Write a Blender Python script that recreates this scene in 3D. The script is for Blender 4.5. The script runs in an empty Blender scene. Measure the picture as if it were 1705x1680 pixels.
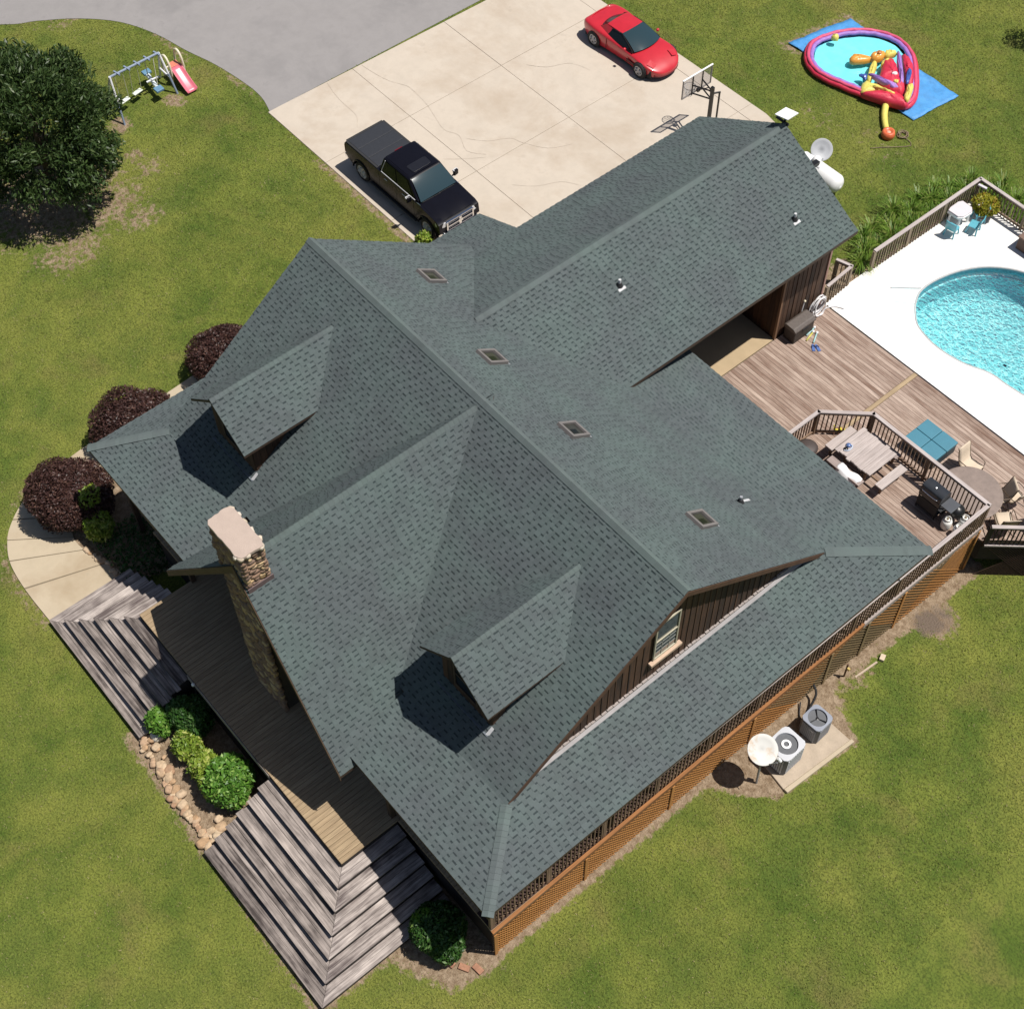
import bpy, math, random
import numpy as np
from mathutils import Vector, Matrix
from mathutils.geometry import delaunay_2d_cdt, tessellate_polygon
random.seed(7)
rng = np.random.default_rng(7)
SC = bpy.context.scene
COL = SC.collection

# ------------------------------------------------------------------ camera
cam_d = bpy.data.cameras.new('camera')
cam_d.sensor_fit = 'HORIZONTAL'
cam_d.sensor_width = 36.0
cam_d.lens = 51.48
cam_d.clip_start = 0.5
cam_d.clip_end = 3000.0
cam = bpy.data.objects.new('camera', cam_d)
COL.objects.link(cam)
RGT = (0.64506, 0.76407, -0.00942)
UPV = (-0.62296, 0.53300, 0.57257)
FWD = (-0.44251, 0.36347, -0.81980)
CAM = np.array((26.6878, -6.6324, 36.5630))
cam.matrix_world = Matrix(((RGT[0], UPV[0], -FWD[0], CAM[0]),
                           (RGT[1], UPV[1], -FWD[1], CAM[1]),
                           (RGT[2], UPV[2], -FWD[2], CAM[2]),
                           (0, 0, 0, 1)))
SC.camera = cam

# ------------------------------------------------------------------ world, sun, exposure
SUN = Vector((0.303, 0.280, 1.0)).normalized()
el = math.asin(SUN.z)
world = bpy.data.worlds.new('World')
SC.world = world
world.use_nodes = True
wn = world.node_tree
for n in list(wn.nodes): wn.nodes.remove(n)
sky = wn.nodes.new('ShaderNodeTexSky')
sky.sky_type = 'NISHITA'
sky.sun_disc = False
sky.sun_elevation = el
sky.sun_rotation = math.atan2(SUN.x, SUN.y)
sky.altitude = 60
sky.air_density = 1.0
sky.dust_density = 1.2
bg = wn.nodes.new('ShaderNodeBackground')
bg.inputs['Strength'].default_value = 0.055
wo = wn.nodes.new('ShaderNodeOutputWorld')
wn.links.new(sky.outputs[0], bg.inputs[0])
wn.links.new(bg.outputs[0], wo.inputs[0])
sd = bpy.data.lights.new('sun', 'SUN')
sd.energy = 4.8
sd.angle = math.radians(0.53)
sd.color = (1.0, 0.955, 0.89)
sun = bpy.data.objects.new('sun', sd)
COL.objects.link(sun)
sun.rotation_euler = SUN.to_track_quat('Z', 'Y').to_euler()
sun.location = (20, 25, 60)
SC.view_settings.view_transform = 'Standard'
SC.view_settings.look = 'None'
SC.view_settings.exposure = 0.16
SC.view_settings.gamma = 1.0
SC.view_settings.use_curve_mapping = False
SC.render.engine = 'CYCLES'
SC.cycles.max_bounces = 6
SC.cycles.transparent_max_bounces = 8

# ------------------------------------------------------------------ materials
MATS = {}
def nodes_of(m):
    m.use_nodes = True
    nt = m.node_tree
    for n in list(nt.nodes): nt.nodes.remove(n)
    out = nt.nodes.new('ShaderNodeOutputMaterial')
    b = nt.nodes.new('ShaderNodeBsdfPrincipled')
    nt.links.new(b.outputs[0], out.inputs[0])
    return nt, b, out
def N(nt, t, **kw):
    n = nt.nodes.new(t)
    for k, v in kw.items():
        if hasattr(n, k): setattr(n, k, v)
        else: n.inputs[k].default_value = v
    return n
def mixrgb(nt, fac, a, b, mode='MIX'):
    n = nt.nodes.new('ShaderNodeMix'); n.data_type = 'RGBA'; n.blend_type = mode
    for sock, val in ((n.inputs[0], fac), (n.inputs[6], a), (n.inputs[7], b)):
        if hasattr(val, 'links') or isinstance(val, bpy.types.NodeSocket): nt.links.new(val, sock)
        elif isinstance(val, (tuple, list)): sock.default_value = (*val[:3], 1)
        else: sock.default_value = val
    return n.outputs[2]
def mathn(nt, op, a, b=None, c=None):
    n = nt.nodes.new('ShaderNodeMath'); n.operation = op
    for i, v in enumerate((a, b, c)):
        if v is None: continue
        if isinstance(v, bpy.types.NodeSocket): nt.links.new(v, n.inputs[i])
        else: n.inputs[i].default_value = v
    return n.outputs[0]
def ramp(nt, src, lo, hi):
    n = nt.nodes.new('ShaderNodeMapRange')
    nt.links.new(src, n.inputs[0]); n.inputs[1].default_value = lo; n.inputs[2].default_value = hi
    return n.outputs[0]
def noise(nt, vec, scale, detail=3, rough=0.55, dist=0.0):
    n = N(nt, 'ShaderNodeTexNoise'); n.inputs['Scale'].default_value = scale
    n.inputs['Detail'].default_value = detail; n.inputs['Roughness'].default_value = rough
    n.inputs['Distortion'].default_value = dist
    if vec is not None: nt.links.new(vec, n.inputs['Vector'])
    return n.outputs[0]
def position(nt): return nt.nodes.new('ShaderNodeNewGeometry').outputs['Position']
def objpos(nt, stretch=(1, 1, 1)):
    tc = nt.nodes.new('ShaderNodeTexCoord'); oi = nt.nodes.new('ShaderNodeObjectInfo')
    m = nt.nodes.new('ShaderNodeVectorMath'); m.operation = 'MULTIPLY'
    nt.links.new(tc.outputs['Object'], m.inputs[0]); m.inputs[1].default_value = stretch
    a = nt.nodes.new('ShaderNodeVectorMath'); a.operation = 'ADD'
    s = mathn(nt, 'MULTIPLY', oi.outputs['Random'], 37.0)
    c = nt.nodes.new('ShaderNodeCombineXYZ')
    for i in range(3): nt.links.new(s, c.inputs[i])
    nt.links.new(m.outputs[0], a.inputs[0]); nt.links.new(c.outputs[0], a.inputs[1])
    return a.outputs[0], oi.outputs['Random']
def bump(nt, b, h, strength, dist=0.02):
    n = nt.nodes.new('ShaderNodeBump'); n.inputs['Strength'].default_value = strength
    n.inputs['Distance'].default_value = dist
    nt.links.new(h, n.inputs['Height']); nt.links.new(n.outputs[0], b.inputs['Normal'])

def mat(name, col, rough=0.7, var=0.12, scale=6.0, metal=0.0, bmp=0.0, rnd=0.0, coat=0.0, spec=None):
    if name in MATS: return MATS[name]
    m = bpy.data.materials.new(name); nt, b, o = nodes_of(m)
    v, r = objpos(nt)
    n1 = noise(nt, v, scale, 4)
    n2 = noise(nt, v, scale * 7, 2)
    f = mathn(nt, 'ADD', mathn(nt, 'MULTIPLY', n1, 0.7), mathn(nt, 'MULTIPLY', n2, 0.3))
    lo = tuple(c * (1 - var) for c in col); hi = tuple(min(1, c * (1 + var)) for c in col)
    c = mixrgb(nt, ramp(nt, f, 0.3, 0.7), lo, hi)
    if rnd > 0:
        k = mathn(nt, 'ADD', mathn(nt, 'MULTIPLY', r, 2 * rnd), 1 - rnd)
        hs = nt.nodes.new('ShaderNodeHueSaturation'); nt.links.new(k, hs.inputs['Value']); nt.links.new(c, hs.inputs['Color'])
        c = hs.outputs[0]
    nt.links.new(c, b.inputs['Base Color'])
    b.inputs['Roughness'].default_value = rough; b.inputs['Metallic'].default_value = metal
    if coat: b.inputs['Coat Weight'].default_value = coat; b.inputs['Coat Roughness'].default_value = 0.04
    if spec is not None: b.inputs['Specular IOR Level'].default_value = spec
    if bmp: bump(nt, b, n2, bmp)
    MATS[name] = m
    return m

def wood(name, light, dark, axis, stain=0.5, rnd=0.25, rough=0.85, bmp=0.35):
    """weathered board: grain runs along axis (0 x, 1 y, 2 z)"""
    m = bpy.data.materials.new(name); nt, b, o = nodes_of(m)
    st = [15.0, 15.0, 15.0]; st[axis] = 0.9
    v, r = objpos(nt, tuple(st))
    st2 = [46.0, 46.0, 46.0]; st2[axis] = 1.6
    v2, _ = objpos(nt, tuple(st2))
    v3, _ = objpos(nt, (1.1, 1.1, 1.1))
    a = noise(nt, v, 1.0, 4, 0.6, 0.4); g = noise(nt, v2, 1.0, 3, 0.6); l = noise(nt, v3, 1.0, 3, 0.6)
    f = mathn(nt, 'ADD', mathn(nt, 'MULTIPLY', a, 0.55), mathn(nt, 'MULTIPLY', l, 0.45))
    f = ramp(nt, f, 0.5 - 0.28 * (1.4 - stain), 0.5 + 0.28 * (1.4 - stain))
    f = mathn(nt, 'ADD', f, mathn(nt, 'MULTIPLY', mathn(nt, 'SUBTRACT', r, 0.5), rnd * 2))
    f.node.use_clamp = True
    c = mixrgb(nt, f, dark, light)
    gr = ramp(nt, g, 0.3, 0.62)
    c = mixrgb(nt, mathn(nt, 'ADD', mathn(nt, 'MULTIPLY', gr, 0.45), 0.55), tuple(x * 0.35 for x in dark), c)
    nt.links.new(c, b.inputs['Base Color'])
    b.inputs['Roughness'].default_value = rough
    bump(nt, b, g, bmp, 0.01)
    MATS[name] = m
    return m

def grass_mat(name, tuft):
    m = bpy.data.materials.new(name); nt, b, o = nodes_of(m)
    p = position(nt)
    big = noise(nt, p, 0.20, 4, 0.62, 0.3); mid = noise(nt, p, 0.6, 5, 0.68, 0.2); fine = noise(nt, p, 4.5, 5, 0.75); tiny = noise(nt, p, 17.0, 3, 0.7)
    c = mixrgb(nt, ramp(nt, mid, 0.36, 0.64), (0.088, 0.136, 0.022), (0.192, 0.222, 0.042))
    c = mixrgb(nt, mathn(nt, 'MULTIPLY', ramp(nt, big, 0.46, 0.64), 0.60), c, (0.255, 0.255, 0.056))
    pat = noise(nt, p, 0.42, 3, 0.6, 0.3)
    c = mixrgb(nt, mathn(nt, 'MULTIPLY', ramp(nt, pat, 0.54, 0.70), 0.55), c, (0.078, 0.132, 0.024))
    c = mixrgb(nt, mathn(nt, 'MULTIPLY', ramp(nt, pat, 0.44, 0.26), 0.70), c, (0.218, 0.178, 0.062))
    c = mixrgb(nt, mathn(nt, 'MULTIPLY', ramp(nt, fine, 0.55, 0.78), 0.65), c, (0.062, 0.105, 0.024))
    c = mixrgb(nt, mathn(nt, 'MULTIPLY', ramp(nt, fine, 0.42, 0.25), 0.5), c, (0.20, 0.165, 0.066))
    if tuft:
        isl = nt.nodes.new('ShaderNodeNewGeometry').outputs['Random Per Island']
        c = mixrgb(nt, mathn(nt, 'MULTIPLY', isl, 0.55), c, (0.245, 0.268, 0.060))
        c = mixrgb(nt, ramp(nt, isl, 0.82, 1.0), c, (0.27, 0.23, 0.12))
        b.inputs['Roughness'].default_value = 0.7
    else:
        c = mixrgb(nt, mathn(nt, 'MULTIPLY', ramp(nt, tiny, 0.55, 0.35), 0.7), c, (0.045, 0.062, 0.014))
        at = nt.nodes.new('ShaderNodeAttribute'); at.attribute_name = 'dirt'
        d = mathn(nt, 'ADD', at.outputs['Fac'], mathn(nt, 'MULTIPLY', mathn(nt, 'SUBTRACT', fine, 0.5), 2.0))
        dn = noise(nt, p, 6.0, 4, 0.7)
        dc = mixrgb(nt, ramp(nt, dn, 0.35, 0.65), (0.19, 0.13, 0.080), (0.38, 0.29, 0.20))
        c = mixrgb(nt, ramp(nt, d, 0.38, 0.62), c, dc)
        at2 = nt.nodes.new('ShaderNodeAttribute'); at2.attribute_name = 'ash'
        d2 = mathn(nt, 'ADD', at2.outputs['Fac'], mathn(nt, 'MULTIPLY', mathn(nt, 'SUBTRACT', dn, 0.5), 1.2))
        c = mixrgb(nt, ramp(nt, d2, 0.40, 0.7), c, (0.17, 0.13, 0.10))
        b.inputs['Roughness'].default_value = 0.95
        bump(nt, b, mathn(nt, 'ADD', tiny, mathn(nt, 'MULTIPLY', fine, 0.6)), 0.9, 0.08)
    nt.links.new(c, b.inputs['Base Color'])
    b.inputs['Specular IOR Level'].default_value = 0.15
    MATS[name] = m
    return m

def leaf_mat(name, a, bcol, c3=None, rough=0.45, spec=0.35):
    m = bpy.data.materials.new(name); nt, b, o = nodes_of(m)
    isl = nt.nodes.new('ShaderNodeNewGeometry').outputs['Random Per Island']
    big = noise(nt, position(nt), 2.2, 2)
    f = mathn(nt, 'ADD', mathn(nt, 'MULTIPLY', isl, 0.6), mathn(nt, 'MULTIPLY', ramp(nt, big, 0.35, 0.65), 0.4))
    c = mixrgb(nt, f, a, bcol)
    if c3: c = mixrgb(nt, ramp(nt, isl, 0.86, 0.9), c, c3)
    nt.links.new(c, b.inputs['Base Color'])
    b.inputs['Roughness'].default_value = rough; b.inputs['Specular IOR Level'].default_value = spec
    tr = nt.nodes.new('ShaderNodeBsdfTranslucent'); nt.links.new(c, tr.inputs[0])
    mx = nt.nodes.new('ShaderNodeMixShader'); mx.inputs[0].default_value = 0.22
    nt.links.new(b.outputs[0], mx.inputs[1]); nt.links.new(tr.outputs[0], mx.inputs[2]); nt.links.new(mx.outputs[0], o.inputs[0])
    MATS[name] = m
    return m

def shingle_mat(name, col, dk):
    m = bpy.data.materials.new(name); nt, b, o = nodes_of(m)
    at = nt.nodes.new('ShaderNodeAttribute'); at.attribute_name = 'tone'
    p = position(nt)
    grain = noise(nt, p, 55.0, 2, 0.7); patch = noise(nt, p, 0.55, 3, 0.6); spot = noise(nt, p, 2.3, 3, 0.6)
    c = mixrgb(nt, ramp(nt, patch, 0.35, 0.65), tuple(x * y for x, y in zip(col, (0.95, 0.95, 0.97))), tuple(x * y for x, y in zip(col, (1.04, 1.16, 1.10))))
    c = mixrgb(nt, mathn(nt, 'MULTIPLY', ramp(nt, spot, 0.52, 0.75), 0.40), c, tuple(x * 0.70 for x in col))
    mx_ = nt.nodes.new('ShaderNodeVectorMath'); mx_.operation = 'MULTIPLY'; nt.links.new(p, mx_.inputs[0]); mx_.inputs[1].default_value = (1.0, 1.0, 0.25)
    strk = noise(nt, mx_.outputs[0], 1.1, 4, 0.7)
    c = mixrgb(nt, mathn(nt, 'MULTIPLY', ramp(nt, strk, 0.54, 0.72), 0.30), c, tuple(x * y for x, y in zip(col, (1.12, 1.20, 1.12))))
    c = mixrgb(nt, mathn(nt, 'MULTIPLY', ramp(nt, grain, 0.5, 0.7), 0.35), c, tuple(x * 1.5 for x in col))
    f = mathn(nt, 'ADD', mathn(nt, 'MULTIPLY', at.outputs['Fac'], 0.16), 0.92)
    hs = nt.nodes.new('ShaderNodeHueSaturation'); nt.links.new(f, hs.inputs['Value']); nt.links.new(c, hs.inputs['Color'])
    nt.links.new(hs.outputs[0], b.inputs['Base Color'])
    b.inputs['Roughness'].default_value = 0.9; b.inputs['Specular IOR Level'].default_value = 0.25
    bump(nt, b, grain, 0.25, 0.004)
    MATS[name] = m
    return m

# ------------------------------------------------------------------ mesh builder
ORG = {}
class MB:
    def __init__(s): s.v = []; s.f = []; s.m = []; s.t = None
    def add(s, vs, fs, mi=0):
        o = len(s.v); s.v.extend(tuple(float(c) for c in v) for v in vs)
        for f in fs: s.f.append(tuple(i + o for i in f)); s.m.append(mi)
        return s
    def box(s, x0, x1, y0, y1, z0, z1, mi=0):
        return s.add([(x0, y0, z0), (x1, y0, z0), (x1, y1, z0), (x0, y1, z0), (x0, y0, z1), (x1, y0, z1), (x1, y1, z1), (x0, y1, z1)],
                     [(3, 2, 1, 0), (4, 5, 6, 7), (0, 1, 5, 4), (1, 2, 6, 5), (2, 3, 7, 6), (3, 0, 4, 7)], mi)
    def hexa(s, p, mi=0):   # 8 points, bottom ring then top ring
        return s.add(p, [(3, 2, 1, 0), (4, 5, 6, 7), (0, 1, 5, 4), (1, 2, 6, 5), (2, 3, 7, 6), (3, 0, 4, 7)], mi)
    def obox(s, c, h, rz=0, mi=0, M=None):
        R = M if M is not None else Matrix.Rotation(rz, 3, 'Z')
        P = []
        for z in (-1, 1):
            for x, y in ((-1, -1), (1, -1), (1, 1), (-1, 1)):
                P.append(Vector(c) + R @ Vector((x * h[0], y * h[1], z * h[2])))
        return s.hexa(P, mi)
    def prism(s, poly, z0, z1, mi=0):
        n = len(poly); z0f = z0 if callable(z0) else (lambda x, y: z0); z1f = z1 if callable(z1) else (lambda x, y: z1)
        vs = [(x, y, z0f(x, y)) for x, y in poly] + [(x, y, z1f(x, y)) for x, y in poly]
        fs = [tuple(range(n - 1, -1, -1)), tuple(range(n, 2 * n))]
        fs += [(i, (i + 1) % n, (i + 1) % n + n, i + n) for i in range(n)]
        return s.add(vs, fs, mi)
    def side(s, prof, y0, y1, mi=0, scale1=None):   # profile in x,z swept along y
        n = len(prof)
        vs = [(x, y0, z) for x, z in prof] + [(x, y1, z) for x, z in prof]
        fs = [tuple(range(n)), tuple(range(2 * n - 1, n - 1, -1))]
        fs += [((i + 1) % n, i, i + n, (i + 1) % n + n) for i in range(n)]
        return s.add(vs, fs, mi)
    def tube(s, p0, p1, r, n=7, r1=None, mi=0, caps=True):
        p0 = Vector(p0); p1 = Vector(p1); d = (p1 - p0)
        if d.length < 1e-6: return s
        d.normalize(); r1 = r if r1 is None else r1
        a = d.orthogonal().normalized(); b = d.cross(a)
        vs = []
        for p, rr in ((p0, r), (p1, r1)):
            for i in range(n):
                t = 2 * math.pi * i / n; vs.append(p + a * (rr * math.cos(t)) + b * (rr * math.sin(t)))
        fs = [(i, (i + 1) % n, (i + 1) % n + n, i + n) for i in range(n)]
        if caps: fs += [tuple(range(n - 1, -1, -1)), tuple(range(n, 2 * n))]
        return s.add(vs, fs, mi)
    def path(s, pts, r, n=7, closed=False, mi=0):
        pts = [Vector(p) for p in pts]; L = len(pts); vs = []
        up = Vector((0, 0, 1))
        for i, p in enumerate(pts):
            a = pts[(i - 1) % L] if (closed or i > 0) else p
            c = pts[(i + 1) % L] if (closed or i < L - 1) else p
            d = (c - a).normalized()
            sx = d.cross(up)
            if sx.length < 1e-3: sx = Vector((1, 0, 0))
            sx.normalize(); u = sx.cross(d)
            rr = r(i / (L - 1)) if callable(r) else r
            for k in range(n):
                t = 2 * math.pi * k / n; vs.append(p + sx * (rr * math.cos(t)) + u * (rr * math.sin(t)))
        fs = []
        for i in range(L if closed else L - 1):
            j = (i + 1) % L
            for k in range(n):
                k2 = (k + 1) % n; fs.append((i * n + k, j * n + k, j * n + k2, i * n + k2))
        if not closed: fs += [tuple(range(n)), tuple(range(L * n - 1, (L - 1) * n - 1, -1))]
        return s.add(vs, fs, mi)
    def lathe(s, prof, c=(0, 0, 0), n=16, M=None, mi=0):
        c = Vector(c); vs = []; K = len(prof)
        for r, z in prof:
            for i in range(n):
                t = 2 * math.pi * i / n; p = Vector((r * math.cos(t), r * math.sin(t), z))
                vs.append(c + (M @ p if M is not None else p))
        fs = []
        for k in range(K - 1):
            for i in range(n):
                j = (i + 1) % n; fs.append((k * n + i, k * n + j, (k + 1) * n + j, (k + 1) * n + i))
        if prof[0][0] > 1e-6 and prof[-1][0] > 1e-6:
            fs += [((K - 1) * n + i, (K - 1) * n + (i + 1) % n, (i + 1) % n, i) for i in range(n)]
        else: fs += [tuple(range(n - 1, -1, -1)), tuple(range((K - 1) * n, K * n))]
        return s.add(vs, fs, mi)
    def grid(s, rows, mi=0, closed=False):   # rows of points
        n = len(rows[0]); vs = [p for r in rows for p in r]; fs = []
        for i in range(len(rows) - 1):
            for k in range(n if closed else n - 1):
                j = (k + 1) % n; fs.append((i * n + k, i * n + j, (i + 1) * n + j, (i + 1) * n + k))
        return s.add(vs, fs, mi)
    def mesh(s, name, mats, smooth=False, org=(0, 0, 0), xf=None):
        me = bpy.data.meshes.new(name)
        V = np.array(s.v, dtype=np.float64).reshape(-1, 3)
        if xf is not None:
            X = np.array(xf); V = V @ X[:3, :3].T + X[:3, 3]
        V = V - np.array(org)
        me.from_pydata(V.tolist(), [], s.f)
        mats = mats if isinstance(mats, (list, tuple)) else [mats]
        for m in mats: me.materials.append(m)
        if len(mats) > 1: me.polygons.foreach_set('material_index', s.m)
        if smooth: me.polygons.foreach_set('use_smooth', [True] * len(me.polygons))
        if s.t is not None:
            at = me.attributes.new('tone', 'FLOAT', 'FACE'); at.data.foreach_set('value', s.t)
        me.update()
        return me
    def build(s, name, mats, parent=None, smooth=False, local=False, bev=0, sub=0, kind=None, loc=None, xf=None, seg=2):
        if loc is not None: org = (0, 0, 0)
        elif parent is None or local: org = (0, 0, 0)
        else: org = ORG.get(parent.name, (0, 0, 0))
        me = s.mesh(name, mats, smooth, org, xf)
        o = link(name, me, parent)
        if loc is not None: o.location = loc
        ORG[o.name] = (tuple(loc) if loc is not None else org) if parent is None else (ORG.get(parent.name, (0, 0, 0)) if not local else (0, 0, 0))
        if bev:
            b = o.modifiers.new('bevel', 'BEVEL'); b.width = bev; b.segments = seg; b.limit_method = 'ANGLE'; b.angle_limit = math.radians(35)
            for p in me.polygons: p.use_smooth = True
            wnm = o.modifiers.new('normals', 'WEIGHTED_NORMAL'); wnm.keep_sharp = False
        if sub:
            sm = o.modifiers.new('subdivision', 'SUBSURF'); sm.levels = sub; sm.render_levels = sub
        if kind: o['kind'] = kind
        return o
def link(name, data, parent=None):
    o = bpy.data.objects.new(name, data); COL.objects.link(o)
    if parent is not None: o.parent = parent
    return o
def tag(o, label, cat, group=None):
    o['label'] = label; o['category'] = cat
    if group: o['group'] = group
    return o
def thing(name, label, cat, loc=(0, 0, 0), rz=0, group=None, scale=None):
    o = bpy.data.objects.new(name, None); COL.objects.link(o); o.location = loc; o.rotation_euler = (0, 0, rz)
    o.empty_display_size = 0.2
    if scale: o.scale = (scale,) * 3
    ORG[o.name] = tuple(loc)
    return tag(o, label, cat, group)
def struct(o): o['kind'] = 'structure'; return o
def piece(name, me, parent, loc=(0, 0, 0), rot=None, scale=None):
    o = link(name, me, parent); o.location = loc
    if rot is not None: o.rotation_euler = rot
    if scale is not None: o.scale = scale
    ORG[o.name] = ORG.get(parent.name, (0, 0, 0)) if parent else (0, 0, 0)
    return o
def rel(p, parent):
    o = ORG.get(parent.name, (0, 0, 0)); return (p[0] - o[0], p[1] - o[1], p[2] - o[2])
def copy_tree(o, parent=None):
    c = o.copy(); COL.objects.link(c)
    if parent is not None: c.parent = parent
    for ch in list(o.children): copy_tree(ch, c)
    return c

# ------------------------------------------------------------------ terrain shape
def S(t):
    t = min(1.0, max(0.0, t)); return t * t * (3 - 2 * t)
def H(x, y):
    return 0.85 * S((y - 2) / 11) * (1 - S((x - 9) / 7)) - 0.6 * S((y - 7) / 11) * S((x - 12) / 4)
def inside(px, py, poly):
    px = np.asarray(px); py = np.asarray(py); r = np.zeros(px.shape, bool); n = len(poly)
    for i in range(n):
        x0, y0 = poly[i]; x1, y1 = poly[(i + 1) % n]
        if y0 == y1: continue
        c = ((y0 > py) != (y1 > py)) & (px < (x1 - x0) * (py - y0) / (y1 - y0) + x0)
        r ^= c
    return r
def spline(pts, k=6, closed=False):
    out = []; n = len(pts); P = [np.array(p, float) for p in pts]
    for i in range(n if closed else n - 1):
        g = lambda j: P[j % n] if closed else P[min(max(j, 0), n - 1)]
        p0, p1, p2, p3 = g(i - 1), g(i), g(i + 1), g(i + 2)
        for s in range(k):
            t = s / k
            out.append(tuple(0.5 * ((2 * p1) + (-p0 + p2) * t + (2 * p0 - 5 * p1 + 4 * p2 - p3) * t * t + (-p0 + 3 * p1 - 3 * p2 + p3) * t ** 3)))
    if not closed: out.append(tuple(P[-1]))
    return out
def drape(poly, dz, step=1.0, thick=0.12, zf=None, mb=None, mi=0):
    zf = zf or (lambda x, y: H(x, y) + dz)
    poly = [tuple(p[:2]) for p in poly]; n = len(poly)
    xs = [p[0] for p in poly]; ys = [p[1] for p in poly]; pts = [Vector(p) for p in poly]
    gx, gy = np.meshgrid(np.arange(min(xs), max(xs), step), np.arange(min(ys), max(ys), step))
    gx = gx.ravel() + 0.13; gy = gy.ravel() + 0.17
    k = inside(gx, gy, poly)
    pts += [Vector((a, b)) for a, b in zip(gx[k], gy[k])]
    vs, es, fs, *_ = delaunay_2d_cdt(pts, [], [list(range(n))], 1, 1e-5)
    mb = mb or MB()
    mb.add([(v.x, v.y, zf(v.x, v.y)) for v in vs], [tuple(f) for f in fs], mi)
    o = len(mb.v); mb.add([(x, y, zf(x, y)) for x, y in poly] + [(x, y, zf(x, y) - thick) for x, y in poly],
                          [(i, i + n, (i + 1) % n + n, (i + 1) % n) for i in range(n)], mi)
    return mb
# ------------------------------------------------------------------ shared materials
G_GROUND = grass_mat('lawn_ground', False)
G_TUFT = grass_mat('lawn_blades', True)
SH_LIGHT = shingle_mat('shingle_face', (0.086, 0.101, 0.103), None)
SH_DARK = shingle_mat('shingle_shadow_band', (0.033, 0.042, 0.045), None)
SH_CAP = shingle_mat('ridge_cap_face', (0.102, 0.119, 0.119), None)
TRIM = mat('brown_trim', (0.06, 0.036, 0.023), 0.8, 0.3, 5)
TRIM_DK = mat('dark_soffit', (0.045, 0.033, 0.025), 0.9, 0.25, 5)
SIDING = wood('siding_wood', (0.115, 0.054, 0.026), (0.022, 0.012, 0.008), 2, 0.6, 0.32)
ORANGE_X = wood('orange_wood_y', (0.36, 0.155, 0.05), (0.19, 0.08, 0.028), 1, 0.5, 0.2)
LATT = wood('lattice_wood', (0.58, 0.27, 0.075), (0.38, 0.165, 0.045), 0, 0.4, 0.25)
RAILW = wood('rail_wood_y', (0.46, 0.40, 0.37), (0.27, 0.22, 0.20), 1, 0.4, 0.1)
RAILX = wood('rail_wood_x', (0.56, 0.50, 0.48), (0.38, 0.32, 0.30), 0, 0.4, 0.1)
BALU = wood('baluster_wood', (0.30, 0.20, 0.13), (0.14, 0.085, 0.055), 2, 0.4, 0.3)
DECKX = wood('deck_wood_x', (0.50, 0.39, 0.32), (0.185, 0.112, 0.08), 0, 0.7, 0.24)
DECKY = wood('deck_wood_y', (0.46, 0.345, 0.21), (0.26, 0.18, 0.105), 1, 0.45, 0.12)
GREYX = wood('grey_step_wood_x', (0.45, 0.385, 0.345), (0.055, 0.042, 0.038), 0, 0.85, 0.22)
GREYY = wood('grey_step_wood_y', (0.56, 0.49, 0.445), (0.11, 0.085, 0.08), 1, 0.95, 0.12)
RISER = mat('dark_riser', (0.022, 0.016, 0.014), 0.9, 0.3, 6)
CONC = mat('tan_concrete', (0.52, 0.42, 0.315), 0.9, 0.10, 0.8, rnd=0.04, bmp=0.1)
WHITE = mat('white_paint', (0.80, 0.80, 0.80), 0.5, 0.03)
CREAM = mat('cream_plastic', (0.72, 0.66, 0.50), 0.5, 0.05)
BLACK = mat('black_paint', (0.012, 0.012, 0.013), 0.35, 0.1)
BLACKM = mat('black_matte', (0.02, 0.02, 0.022), 0.8, 0.1)
GREYM = mat('grey_metal', (0.30, 0.31, 0.33), 0.45, 0.08, 6, metal=0.3)
ALU = mat('aluminium', (0.62, 0.62, 0.63), 0.3, 0.04, 6, metal=0.9)
CHROME = mat('chrome', (0.78, 0.78, 0.80), 0.08, 0.02, 6, metal=1.0)
RUBBER = mat('rubber', (0.015, 0.015, 0.016), 0.8, 0.1)
GLASSD = mat('dark_glass', (0.008, 0.011, 0.013), 0.06, 0.05, 3, spec=0.35)
SOIL = mat('soil', (0.14, 0.095, 0.06), 0.95, 0.4, 5, bmp=0.5)

def conc_mat(name, col, stain, crackle=False):
    m = bpy.data.materials.new(name); nt, b, o = nodes_of(m); p = position(nt)
    big = noise(nt, p, 0.30, 5, 0.68, 0.2); mid = noise(nt, p, 1.6, 5, 0.70, 0.25); fine = noise(nt, p, 26.0, 3, 0.7)
    c = mixrgb(nt, ramp(nt, mid, 0.3, 0.7), tuple(x * 0.93 for x in col), tuple(min(1, x * 1.05) for x in col))
    c = mixrgb(nt, mathn(nt, 'MULTIPLY', ramp(nt, big, 0.50, 0.68), 0.75), c, stain)
    c = mixrgb(nt, mathn(nt, 'MULTIPLY', ramp(nt, mid, 0.60, 0.72), 0.35), c, tuple(x * 0.62 for x in col))
    c = mixrgb(nt, mathn(nt, 'MULTIPLY', ramp(nt, fine, 0.55, 0.8), 0.12), c, tuple(x * 0.4 for x in col))
    nt.links.new(c, b.inputs['Base Color']); b.inputs['Roughness'].default_value = 0.9
    b.inputs['Specular IOR Level'].default_value = 0.3
    bump(nt, b, fine, 0.2, 0.006)
    MATS[name] = m; return m
DRIVE = conc_mat('driveway_concrete', (0.50, 0.435, 0.36), (0.40, 0.325, 0.25))
WALK = conc_mat('walk_concrete', (0.45, 0.375, 0.27), (0.34, 0.26, 0.17))
ASPH = conc_mat('worn_asphalt', (0.262, 0.247, 0.242), (0.205, 0.195, 0.193))
POOLC = conc_mat('pool_concrete', (0.82, 0.80, 0.77), (0.74, 0.71, 0.67))
SLABT = conc_mat('breezeway_concrete', (0.42, 0.32, 0.20), (0.34, 0.26, 0.16))

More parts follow.
